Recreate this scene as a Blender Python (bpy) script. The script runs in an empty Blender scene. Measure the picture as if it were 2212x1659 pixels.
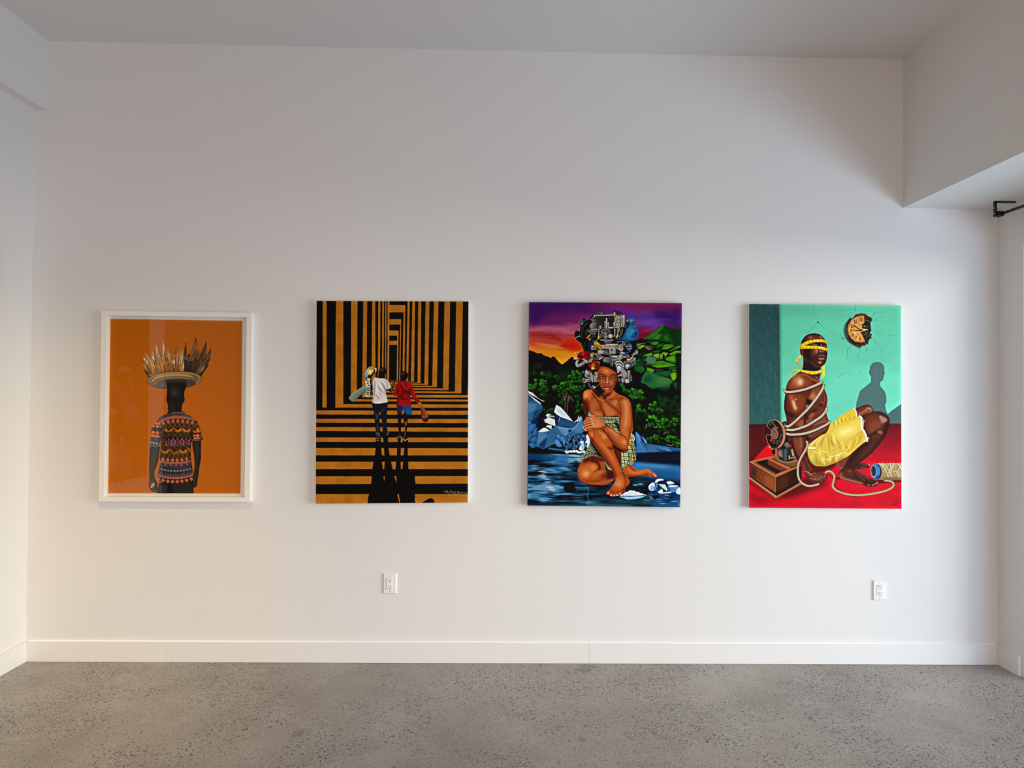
import math
import numpy as np

# ---------------------------------------------------------------- paint engine
# Paintings are painted stroke by stroke on a numpy canvas and then carried by the
# canvas mesh as a colour attribute (one vertex per dab of paint).

def smooth_closed(p, n=6):
    p = np.asarray(p, float); a = np.roll(p, 1, 0); c = np.roll(p, -1, 0); d = np.roll(p, -2, 0)
    t = (np.arange(n) / n)[None, :, None]
    P, A, B, D = (x[:, None, :] for x in (p, a, c, d))
    q = 0.5 * (2 * P + (B - A) * t + (2 * A - 5 * P + 4 * B - D) * t ** 2 + (3 * P - A - 3 * B + D) * t ** 3)
    return q.reshape(-1, 2)

def smooth_open(p, n=6):
    p = np.asarray(p, float)
    if len(p) < 3: return p
    e = np.vstack([2 * p[0] - p[1], p, 2 * p[-1] - p[-2]])
    out = []
    for i in range(1, len(e) - 2):
        t = (np.arange(n) / n)[:, None]
        A, P, B, D = e[i - 1], e[i], e[i + 1], e[i + 2]
        out.append(0.5 * (2 * P + (B - A) * t + (2 * A - 5 * P + 4 * B - D) * t ** 2 + (3 * P - A - 3 * B + D) * t ** 3))
    return np.vstack(out + [p[-1:]])

def blur(m, s):
    if s <= 0.05: return m
    r = max(1, int(3 * s + .5)); k = np.exp(-.5 * (np.arange(-r, r + 1) / s) ** 2); k = (k / k.sum()).astype(np.float32)
    for ax in (0, 1):
        pad = [(0, 0), (0, 0)]; pad[ax] = (r, r)
        q = np.pad(m, pad); o = np.zeros_like(m); n = m.shape[ax]
        for i, w in enumerate(k):
            o += w * (q[i:i + n] if ax == 0 else q[:, i:i + n])
        m = o
    return m

def fbm(h, w, cell, seed, octs=4, stretch=1.0):
    rs = np.random.RandomState(seed); out = np.zeros((h, w), np.float32); amp = 1.; tot = 0
    for o in range(octs):
        cy = max(cell / 2 ** o, 1.2); cx = max(cell * stretch / 2 ** o, 1.2)
        gh, gw = int(h / cy) + 3, int(w / cx) + 3
        g = rs.rand(gh, gw).astype(np.float32)
        y = np.arange(h) / cy; x = np.arange(w) / cx
        yi = y.astype(int); xi = x.astype(int); fy = (y - yi)[:, None]; fx = (x - xi)[None]
        fy = fy * fy * (3 - 2 * fy); fx = fx * fx * (3 - 2 * fx)
        a = g[yi][:, xi]; b = g[yi][:, xi + 1]; c = g[yi + 1][:, xi]; d = g[yi + 1][:, xi + 1]
        out += amp * ((a * (1 - fx) + b * fx) * (1 - fy) + (c * (1 - fx) + d * fx) * fy); tot += amp; amp *= .5
    return out / tot

class Paint:
    """Canvas in sRGB 0..255; brush coordinates are pixels of the photograph, mapped by the
    four corners of the picture (tl, tr, br, bl)."""
    def __init__(s, quad, w, h, base):
        s.W, s.H = w, h
        s.im = np.empty((h, w, 3), np.float32); s.im[:] = base
        s.clip = None
        A = []; b = []
        for (x, y), (u, v) in zip(quad, ((0, 0), (w, 0), (w, h), (0, h))):
            A += [[x, y, 1, 0, 0, 0, -u * x, -u * y], [0, 0, 0, x, y, 1, -v * x, -v * y]]; b += [u, v]
        s.Hm = np.append(np.linalg.solve(np.array(A, float), np.array(b, float)), 1).reshape(3, 3)
        s.k = w / (quad[1][0] - quad[0][0])
        s.o = (0., 0., 1.)
    def at(s, x0, y0, sc): s.o = (x0, y0, sc); return s
    def T(s, p):
        p = np.asarray(p, float); x = s.o[0] + p[:, 0] / s.o[2]; y = s.o[1] + p[:, 1] / s.o[2]
        q = s.Hm @ np.stack([x, y, np.ones_like(x)]); return (q[:2] / q[2]).T
    def L(s, v): return v / s.o[2] * s.k           # brush length to canvas pixels
    def _box(s, q, pad):
        x0 = max(0, int(q[:, 0].min() - pad)); x1 = min(s.W, int(q[:, 0].max() + pad + 2))
        y0 = max(0, int(q[:, 1].min() - pad)); y1 = min(s.H, int(q[:, 1].max() + pad + 2))
        return (x0, x1, y0, y1) if x1 > x0 and y1 > y0 else None
    def _cover(s, q, pad=1):
        bx = s._box(q, pad)
        if bx is None: return None
        x0, x1, y0, y1 = bx; N = 3
        ys = y0 + (np.arange((y1 - y0) * N) + .5) / N; xs = x0 + (np.arange((x1 - x0) * N) + .5) / N
        ins = np.zeros((len(ys), len(xs)), bool)
        for (ax, ay), (bx_, by) in zip(q, np.roll(q, -1, 0)):
            if ay == by: continue
            lo, hi = (ay, by) if ay < by else (by, ay)
            i0, i1 = np.searchsorted(ys, [lo, hi])
            if i1 <= i0: continue
            xc = ax + (ys[i0:i1] - ay) * (bx_ - ax) / (by - ay)
            ins[i0:i1] ^= xs[None] < xc[:, None]
        m = ins.reshape(y1 - y0, N, x1 - x0, N).mean((1, 3)).astype(np.float32)
        return bx, m
    def mask(s, pts, smooth=True, soft=0):
        q = s.T(smooth_closed(pts) if smooth else pts); M = np.zeros((s.H, s.W), np.float32)
        r = s._cover(q, 1 + 3 * s.L(soft))
        if r: (x0, x1, y0, y1), m = r; M[y0:y1, x0:x1] = blur(m, s.L(soft))
        return M
    def put(s, bx, m, col, a=1.):
        x0, x1, y0, y1 = bx
        if s.clip is not None: m = m * s.clip[y0:y1, x0:x1]
        m = (m * a)[..., None]
        c = np.asarray(col, np.float32)
        s.im[y0:y1, x0:x1] += m * (c - s.im[y0:y1, x0:x1])
    def fill(s, M, col, a=1.): s.put((0, s.W, 0, s.H), M, col, a)
    def poly(s, pts, col, a=1., soft=0, smooth=False):
        q = s.T(smooth_closed(pts) if smooth else pts); sg = s.L(soft)
        r = s._cover(q, 1 + 3 * sg)
        if r: s.put(r[0], blur(r[1], sg), col, a)
    def blob(s, pts, col, a=1., soft=0): s.poly(pts, col, a, soft, True)
    def ell(s, cx, cy, rx, ry, col, a=1., soft=0, ang=0):
        t = np.linspace(0, 2 * math.pi, 28)[:-1]; c, n = math.cos(math.radians(ang)), math.sin(math.radians(ang))
        x, y = rx * np.cos(t), ry * np.sin(t)
        s.poly(np.stack([cx + x * c - y * n, cy + x * n + y * c], 1), col, a, soft)
    def line(s, pts, w, col, a=1., soft=0, smooth=True, taper=0):
        """taper: 0 none, 1 thin at the end, 2 thin at both ends; w may be a list."""
        p = smooth_open(pts) if smooth else np.asarray(pts, float)
        n = len(p); t = np.linspace(0, 1, n)
        ww = np.interp(t, np.linspace(0, 1, len(w)), w) if hasattr(w, '__len__') else np.full(n, float(w))
        if taper == 1: ww = ww * (1 - .85 * t)
        if taper == 2: ww = ww * (.15 + .85 * np.sin(math.pi * t))
        q = s.T(p); hw = s.L(ww) / 2; sg = s.L(soft)
        bx = s._box(q, hw.max() + 2 + 3 * sg)
        if bx is None: return
        x0, x1, y0, y1 = bx; m = np.zeros((y1 - y0, x1 - x0), np.float32)
        for i in range(n - 1):
            A, B = q[i], q[i + 1]; r = max(hw[i], hw[i + 1]) + 1.5
            a0 = max(x0, int(min(A[0], B[0]) - r)); a1 = min(x1, int(max(A[0], B[0]) + r + 2))
            b0 = max(y0, int(min(A[1], B[1]) - r)); b1 = min(y1, int(max(A[1], B[1]) + r + 2))
            if a1 <= a0 or b1 <= b0: continue
            X = (np.arange(a0, a1) + .5)[None] - A[0]; Y = (np.arange(b0, b1) + .5)[:, None] - A[1]
            d = B - A; l2 = d @ d + 1e-9; tt = np.clip((X * d[0] + Y * d[1]) / l2, 0, 1)
            D = np.hypot(X - tt * d[0], Y - tt * d[1]); h = hw[i] + tt * (hw[i + 1] - hw[i])
            c = np.clip(h - D + .5, 0, 1) * np.clip(2 * h, 0, 1)
            v = m[b0 - y0:b1 - y0, a0 - x0:a1 - x0]; np.maximum(v, c, out=v)
        s.put(bx, blur(m, sg), col, a)
    def lines(s, L, w, col, **k):
        for p in L: s.line(p, w, col, **k)
    def mottle(s, M, cell, seed, lo, hi, stretch=1., octs=4):
        """multiply the paint inside mask M by a brushy noise"""
        f = fbm(s.H, s.W, s.L(cell), seed, octs, stretch); f = (f - f.mean()) / (f.std() + 1e-6)
        g = np.clip((lo + hi) / 2 + f * (hi - lo) / 4, 0, 3)
        s.im *= 1 + (M * (g - 1))[..., None]
    def crisp(s, amt, r, sat=1., seed=1, grain=2.):
        """harden the modelling of the paint and lay a little brush grain over it"""
        b = np.stack([blur(np.ascontiguousarray(s.im[..., i]), r) for i in range(3)], -1); s.im += amt * (s.im - b)
        g = s.im.mean(-1, keepdims=True); s.im[:] = g + (s.im - g) * sat
        s.im += np.random.RandomState(seed).normal(0, grain, s.im.shape[:2] + (1,)) * (.3 + np.clip(g, 0, 160) / 160)
        np.clip(s.im, 0, 255, out=s.im)
    def rope(s, pts, w, step, light=(225, 205, 170), dark=(60, 35, 25), edge=(40, 20, 15)):
        p = smooth_open(pts, 14); seg = np.hypot(*np.diff(p, axis=0).T); L = np.concatenate([[0], np.cumsum(seg)])
        s.line(p, w * 1.35, edge, smooth=False); s.line(p, w, (150, 115, 85), smooth=False)
        n = max(2, int(L[-1] / step))
        for i in range(n):
            d = (i + .5) * L[-1] / n
            x = np.interp(d, L, p[:, 0]); y = np.interp(d, L, p[:, 1]); j = min(np.searchsorted(L, d), len(p) - 1)
            t = p[j] - p[j - 1]; t = t / (np.hypot(*t) + 1e-9); nn = np.array([t[1], -t[0]])
            a = np.array([x, y]) - nn * w * .42 - t * w * .4; b = np.array([x, y]) + nn * w * .42 + t * w * .4
            s.line([a, b], step * .55, light, smooth=False)
            o = t * step * .5
            s.line([a + o, b + o], step * .3, dark, smooth=False, a=.85)

def paint_carrier():
    """Man seen from behind in a patterned shirt, a tray of dried leaves on his head, plain orange ground."""
    C = Paint([(238.5, 688.8), (523.4, 693), (519.3, 1066), (233.6, 1065.5)], 430, 566, (163, 80, 6))
    rs = np.random.RandomState(5)
    C.at(290, 720, 10.37)
    # ---- dried leaves
    def leaf(b, t, w, col, vein, bend=0):
        b = np.array(b, float); t = np.array(t, float); d = t - b; n = np.array([-d[1], d[0]]) / np.hypot(*d)
        pr = [(0, .35), (.25, .8), (.55, 1.), (.8, .62), (1, .06)]
        L = [b + d * k + n * (w * q + bend * math.sin(k * 3)) for k, q in pr]; R = [b + d * k + n * (-w * q + bend * math.sin(k * 3)) for k, q in pr[::-1]]
        C.poly(L + R, tuple(c * .42 for c in col)); sh = n * w * .18
        C.poly([p + (b + d * k - p) * .2 for (k, q), p in zip(pr, L)] + [p + (b + d * k - p) * .2 for (k, q), p in zip(pr[::-1], R)], col)
        C.line([b + d * .1, b + d * .5 + n * bend, t], w * .28, tuple(c * .5 for c in col), .7, smooth=False, taper=1)
        C.line([b + d * .2 + n * w * .4, b + d * .55 + n * (bend + w * .45), b + d * .85 + n * w * .25], w * .35, vein, .75, taper=2)
    tan = [(160, 106, 56), (170, 120, 76), (152, 92, 44), (176, 126, 78), (128, 78, 42), (164, 98, 28)]
    dk = [(86, 58, 38), (64, 44, 32), (104, 66, 36), (122, 80, 40), (52, 36, 28)]
    C.poly([(190, 690), (250, 590), (420, 560), (640, 550), (880, 580), (1150, 570), (1420, 520), (1600, 600), (1640, 740), (1560, 880), (1500, 990), (1400, 920), (960, 850), (500, 910), (330, 1000), (260, 900)], (72, 42, 24))
    tips = [(155, 640, 30), (215, 390, 36), (255, 400, 40), (300, 470, 34), (235, 560, 40), (380, 420, 44), (410, 390, 40), (485, 240, 46), (460, 470, 44), (520, 380, 50), (655, 188, 46), (600, 420, 44), (690, 400, 44), (700, 300, 36), (760, 305, 58), (820, 460, 46),
            (880, 430, 46), (960, 282, 60), (1030, 262, 40), (1060, 400, 50), (1100, 330, 44), (1165, 260, 40), (1250, 430, 50), (1385, 130, 62), (1425, 170, 48), (1330, 480, 54), (1400, 350, 50), (1480, 380, 54), (1620, 188, 66), (1560, 420, 56), (1725, 325, 52), (1690, 430, 54), (1640, 540, 54), (1715, 540, 36), (1672, 690, 50), (1600, 700, 56)]
    order = []
    for (x, y, w) in tips:
        bx = 905 + (x - 905) * .72; by = 905 + abs(bx - 905) ** 2 * 1.6e-4 - (20 if bx > 905 else 0)
        order.append((y, (bx, by), (x, y), w))
    for k in range(34):
        x = rs.uniform(190, 1650); y = rs.uniform(470, 700) - 40 * abs(x - 900) / 700
        bx = 905 + (x - 905) * .76; by = 925 + abs(bx - 905) ** 2 * 1.6e-4 - (25 if bx > 905 else 0)
        order.append((y, (bx, by), (x, y), rs.uniform(26, 46)))
    for y, b, t, w in sorted(order, key=lambda o: o[0]):
        right = (t[0] - 1050) / 350 + rs.uniform(-.5, .5)
        pal = dk if right > .4 else tan; col = pal[rs.randint(len(pal))]
        if t[1] < 250 and t[0] < 700: col = (178, 140, 98)
        j = rs.uniform(.86, 1.12); col = tuple(c * j for c in col)
        leaf(b, t, w, col, tuple(min(255, c * 1.35 + 14) for c in col), rs.uniform(-18, 18))
    C.line([(1165, 215), (1160, 260), (1150, 330), (1110, 350)], 18, (48, 20, 14)); C.line([(1385, 120), (1380, 170), (1350, 200)], 24, (50, 24, 16))
    for p in [(235, 575), (290, 640), (430, 550), (890, 640)]: C.blob([(p[0] - 22, p[1] - 25), (p[0] + 18, p[1] - 15), (p[0] + 24, p[1] + 45), (p[0] - 5, p[1] + 30)], (205, 182, 150), .9, 3)
    for k in range(26):
        x = rs.uniform(300, 1480); y = 860 + abs(x - 905) ** 2 * 1.7e-4; C.line([(x, y), (x + (x - 905) * .16 + rs.uniform(-25, 25), y - rs.uniform(90, 210))], 14, (46, 25, 16), .75, soft=2, taper=1)
    C.lines([[(560, 700), (830, 640), (1000, 580), (1120, 560)], [(900, 505), (1100, 530), (1310, 570)], [(640, 560), (800, 480), (900, 500)], [(1120, 570), (1280, 620)], [(420, 750), (620, 740)]], 9, (190, 140, 105), a=.75)
    # ---- tray
    C.ell(905, 1045, 622, 192, (58, 42, 26), ang=-3); C.ell(905, 1040, 612, 184, (124, 92, 56), ang=-3)
    C.ell(900, 1048, 560, 152, (96, 72, 44), 1, 8, -3); C.line([(400, 1080), (520, 990), (760, 945), (960, 930), (1200, 950), (1320, 985)], [40, 54, 56, 54, 46, 20], (172, 130, 80), .95, 12)
    C.line([(330, 1040), (480, 950), (760, 895), (1000, 880), (1300, 910), (1470, 970)], 12, (170, 134, 88), .8, 5)
    C.line([(330, 1000), (520, 905), (800, 855), (960, 850), (1200, 860), (1400, 905), (1510, 975)], 10, (44, 30, 20), .9, 2)
    C.line([(1400, 1120), (1450, 1060), (1440, 1000)], 20, (150, 118, 78), .7, 8)
    C.ell(905, 1125, 478, 128, (122, 94, 60), ang=-3); C.ell(918, 1128, 462, 116, (64, 52, 44), ang=-3)
    C.ell(760, 1140, 300, 84, (86, 76, 70), .9, 22, -3); C.line([(440, 1160), (560, 1060), (760, 1010), (1000, 1000), (1240, 1030)], 12, (156, 122, 80), .8, 3)
    C.line([(440, 1190), (560, 1225), (740, 1240)], 14, (66, 54, 46), .9, 3); C.line([(1370, 1130), (1300, 1180), (1160, 1215)], 12, (40, 30, 22), .8, 3)
    # ---- head
    C.poly([(715, 1045), (1160, 1040), (1170, 1150), (725, 1150)], (44, 34, 30), .9, 10)
    C.blob([(735, 1110), (860, 1100), (1000, 1102), (1165, 1110), (1168, 1190), (1150, 1260), (1128, 1310), (1125, 1440), (1138, 1460), (1130, 1520), (1105, 1562), (1075, 1570), (1050, 1640), (1050, 1740), (780, 1740), (765, 1620), (740, 1550), (724, 1480), (718, 1425), (735, 1430), (738, 1320), (742, 1200)], (25, 20, 19))
    C.ell(905, 1330, 62, 70, (74, 56, 47), .75, 26); C.ell(900, 1290, 110, 110, (48, 38, 34), .5, 34); C.line([(830, 1560), (860, 1700)], 50, (44, 36, 32), .6, 18)
    C.line([(728, 1440), (740, 1530)], 14, (52, 42, 38), .8, 4)
    # ---- body
    C.at(300, 870, 7.9)
    skin = (44, 38, 33)
    C.blob([(510, -40), (735, -40), (735, 130), (780, 180), (500, 200), (515, 120)], (28, 22, 20))
    C.line([(570, 20), (585, 140)], 24, (52, 44, 38), .6, 10)
    C.blob([(212, 730), (360, 740), (352, 830), (335, 960), (310, 1050), (282, 1130), (268, 1210), (285, 1300), (320, 1370), (325, 1470), (305, 1525), (232, 1515), (195, 1470), (173, 1415), (182, 1330), (184, 1240), (178, 1120), (180, 980), (188, 850)], skin)
    C.line([(290, 780), (250, 960), (225, 1150), (225, 1280)], 56, (60, 52, 44), .6, 20); C.line([(350, 760), (330, 950), (280, 1120)], 26, (30, 25, 22), .8, 8)
    C.blob([(200, 1330), (245, 1320), (250, 1360), (210, 1440), (188, 1420)], (92, 56, 38), .9, 6)
    C.blob([(205, 1430), (230, 1385), (265, 1362), (272, 1390), (262, 1420), (215, 1455)], (150, 130, 104)); C.line([(225, 1470), (270, 1440), (275, 1400)], 16, (84, 70, 58), .9, 4); C.line([(250, 1500), (300, 1495)], 16, (110, 96, 78), .8, 5)
    C.line([(205, 1460), (250, 1450), (275, 1390)], 7, (26, 20, 18), .8)
    C.blob([(930, 640), (1055, 640), (1062, 830), (1062, 960), (1038, 1080), (1024, 1200), (1005, 1320), (992, 1410), (940, 1445), (918, 1320), (935, 1200), (952, 1080), (945, 900), (915, 720)], (34, 28, 24))
    C.line([(990, 700), (1000, 860), (985, 1020), (960, 1280)], 34, (56, 46, 38), .6, 12); C.line([(950, 1310), (965, 1400)], 20, (78, 64, 48), .6, 8)
    C.poly([(352, 1360), (925, 1340), (942, 1560), (308, 1560)], (24, 21, 19)); C.poly([(345, 1420), (500, 1390), (500, 1560), (345, 1560)], (42, 38, 34), .8, 6); C.poly([(580, 1400), (920, 1370), (935, 1560), (600, 1560)], (38, 34, 30), .8, 8)
    C.blob([(495, 1390), (585, 1385), (550, 1450), (555, 1515), (620, 1540), (620, 1570), (450, 1570), (490, 1500)], (4, 3, 3))
    # patterned shirt: rows of woven motifs that follow the back
    BK = (26, 17, 14); OR = (176, 92, 34); OR2 = (186, 96, 52); PK = (190, 110, 88); TN = (140, 92, 46); BR = (70, 40, 24); BL = (56, 48, 60); PU = (76, 26, 38); WH = (150, 144, 142)
    def sag(x, yc):
        t = min(1, max(0, (yc - 260) / 850)); u = (640 - x) / 370 if x < 640 else (x - 640) / 310
        up = u * u * (140 if x < 640 else 45); dn = -((x - 620) / 260) ** 2 * 40
        return up * (1 - t) ** 1.4 + dn * t
    def row(yc, step, fn, x0=180, x1=1090, f=sag):
        x = x0
        while x < x1: fn(x, yc + f(x, yc)); x += step
    def ground(y0, y1, col, f=sag, x0=180, x1=1110):
        xs = np.linspace(x0, x1, 24); C.poly([(x, y0 + f(x, y0)) for x in xs] + [(x, y1 + f(x, y1)) for x in xs[::-1]], col)
    def speck(y0, y1, n, cols, f=sag, x0=190, x1=1090, r=(5, 9)):
        for k in range(n):
            x = rs.uniform(x0, x1); y = rs.uniform(y0, y1); q = rs.uniform(*r); C.ell(x, y + f(x, y), q, q * rs.uniform(.6, 1.1), cols[rs.randint(len(cols))], rs.uniform(.6, 1))
    def dia(x, y, w, h, c, a=1.): C.poly([(x - w, y), (x, y - h), (x + w, y), (x, y + h)], c, a)
    def xrow(x, y):
        dia(x, y, 40, 34, OR2); C.line([(x + 20, y - 28), (x + 62, y + 28)], 15, BK, smooth=False); C.line([(x + 62, y - 28), (x + 20, y + 28)], 15, BK, smooth=False); C.ell(x + 41, y, 13, 10, BK)
    def dots(x, y): C.ell(x, y, 21, 17, OR2); C.ell(x, y + 2, 12, 10, PK); C.ell(x, y + 4, 5, 5, BK)
    def brown(x, y):
        dia(x, y, 44, 42, TN); dia(x, y, 37, 34, BR); C.ell(x, y, 17, 17, (22, 12, 10)); C.line([(x - 48, y - 30), (x, y - 50), (x + 48, y - 30)], 6, TN, .8)
    def ring(x, y): C.ell(x, y, 46, 35, TN); C.ell(x, y, 40, 29, (34, 24, 16)); C.ell(x, y, 24, 17, (72, 48, 28)); C.ell(x, y, 18, 8, (34, 24, 18))
    def zig(x, y): C.poly([(x - 74, y - 42), (x - 40, y - 26), (x, y + 6), (x + 40, y - 26), (x + 74, y - 42), (x + 66, y + 10), (x + 26, y + 44), (x, y + 34), (x - 26, y + 44), (x - 66, y + 10)], (186, 104, 30)); C.poly([(x + 50, y + 50), (x + 76, y - 4), (x + 104, y + 50)], BK); C.ell(x + 76, y + 20, 11, 13, (140, 96, 30))
    def maskm(x, y):
        C.poly([(x - 40, y + 55), (x - 44, y - 10), (x - 20, y - 30), (x, y - 62), (x + 22, y - 30), (x + 44, y - 10), (x + 40, y + 55)], (150, 92, 90)); dia(x, y + 20, 30, 38, PU); C.ell(x, y + 22, 13, 16, (120, 50, 58)); C.ell(x, y - 18, 15, 11, BK); C.ell(x + 74, y - 24, 20, 26, (120, 44, 46)); C.ell(x + 74, y + 24, 28, 36, PU); C.ell(x + 74, y + 24, 11, 20, (150, 70, 70)); C.ell(x + 74, y - 50, 11, 9, PK)
    def dash(x, y): C.ell(x, y - 9, 20, 8, WH); C.ell(x, y + 11, 20, 8, (120, 116, 116)); C.line([(x + 27, y - 20), (x + 27, y + 22)], 5, (90, 84, 84))
    torso = [(520, 190), (600, 155), (660, 165), (735, 140), (800, 190), (900, 235), (985, 300), (1010, 400), (950, 470), (945, 600), (900, 670), (882, 800), (890, 920), (905, 1050), (925, 1200), (925, 1330), (880, 1370), (720, 1388), (560, 1388), (420, 1368), (330, 1320), (325, 1230), (350, 1110), (370, 1000), (358, 930), (380, 780), (375, 640), (390, 430), (300, 330), (370, 240), (440, 205)]
    C.poly(torso, BK); C.clip = C.mask(torso, False)
    ground(150, 255, BL); speck(160, 250, 150, [(90, 78, 90), (30, 24, 30), (120, 62, 50), (140, 110, 100)]); row(168, 46, lambda x, y: C.ell(x, y, 18, 12, OR)); row(172, 46, lambda x, y: C.ell(x, y, 11, 8, BL))
    row(236, 46, dots); row(262, 46, lambda x, y: C.ell(x, y, 22, 13, PK, .8)); row(268, 23, lambda x, y: C.ell(x, y, 7, 8, OR)); row(310, 82, xrow)
    ground(342, 420, BR); row(378, 80, brown); ground(424, 500, BK); row(462, 152, zig, 210); ground(505, 585, (34, 25, 17)); row(545, 98, ring)
    ground(590, 725, (38, 20, 20)); row(660, 148, maskm, 146); row(728, 98, lambda x, y: C.ell(x, y, 40, 8, PK, .8)); ground(735, 795, (34, 25, 17)); row(762, 98, ring)
    ground(795, 865, BK); row(832, 152, zig, 150); ground(868, 952, BR); row(910, 76, brown); row(978, 80, xrow); row(1022, 46, dots); row(1042, 23, lambda x, y: C.ell(x, y, 8, 9, PK))
    ground(1050, 1130, BL); speck(1050, 1130, 130, [(96, 84, 92), (26, 20, 26), (120, 70, 56)]); row(1066, 92, lambda x, y: dia(x, y, 15, 22, OR2)); row(1100, 92, lambda x, y: C.ell(x + 40, y, 8, 18, (110, 46, 48)))
    ground(1130, 1200, (30, 26, 28)); row(1165, 54, dash); ground(1200, 1272, BL); speck(1200, 1275, 130, [(90, 78, 88), (28, 22, 28), (110, 60, 54)]); row(1246, 46, lambda x, y: C.ell(x, y, 11, 13, (150, 70, 56)))
    row(1282, 46, dots); row(1296, 23, lambda x, y: C.ell(x, y, 9, 8, PK, .9)); row(1345, 80, xrow); row(1385, 60, lambda x, y: C.ell(x, y, 34, 8, BR))
    # folds and shade on the back
    C.lines([[(395, 430), (400, 560), (385, 760), (375, 920)], [(905, 440), (915, 560), (905, 680)], [(900, 700), (895, 900), (930, 1150)]], 44, (16, 11, 10), a=.75, soft=14)
    C.lines([[(560, 560), (460, 640), (420, 740)], [(520, 850), (620, 830), (680, 800)], [(420, 520), (560, 500), (620, 460)]], 34, (18, 12, 10), a=.6, soft=12)
    C.line([(400, 300), (640, 240), (900, 280)], 60, (120, 90, 80), .14, 24); C.clip = None
    C.poly(torso, BK, .16)
    for sl, ang, pts in ((0, 0, [(300, 320), (245, 390), (215, 470), (215, 560), (190, 690), (205, 740), (290, 762), (355, 745), (365, 640), (385, 560), (392, 430), (360, 330)]), (1, 0, [(985, 300), (1030, 400), (1060, 500), (1095, 625), (1055, 648), (945, 660), (935, 560), (950, 450)])):
        C.poly(pts, BK); C.clip = C.mask(pts, False); g = (lambda x, y: (x - 300) * .12) if not sl else (lambda x, y: -(x - 1000) * .05)
        if not sl:
            ground(330, 400, OR2, g); row(350, 46, dots, f=g); row(400, 70, xrow, f=g); ground(430, 480, (52, 42, 40), g); row(510, 70, xrow, f=g); row(560, 44, dots, f=g); row(580, 44, dots, 200, f=g); ground(605, 680, BL, g); speck(600, 690, 60, [(96, 84, 90), (28, 22, 26), (110, 80, 80)], g, 190, 390)
            ground(680, 720, (58, 52, 52), g); row(695, 54, dash, 200, f=g); ground(725, 770, (72, 60, 58), g); speck(725, 765, 24, [(110, 96, 90)], g, 190, 370); C.line([(380, 430), (378, 560), (362, 700)], 34, (20, 14, 12), .8, 10)
        else:
            ground(330, 430, (44, 28, 20), g); row(400, 60, brown, 950, f=g); row(470, 90, zig, 960, f=g); row(560, 66, xrow, 940, f=g); row(606, 40, dots, 940, f=g); row(640, 40, lambda x, y: C.ell(x, y, 15, 10, (130, 90, 96)), 940, f=g); C.line([(1060, 430), (1085, 600), (1060, 650)], 44, (24, 15, 13), .85, 12); C.line([(965, 420), (975, 480)], 26, (24, 15, 12), .8, 8)
        C.clip = None
    C.crisp(.2, 5, 1., 1, 1.5)
    return C.im
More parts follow.
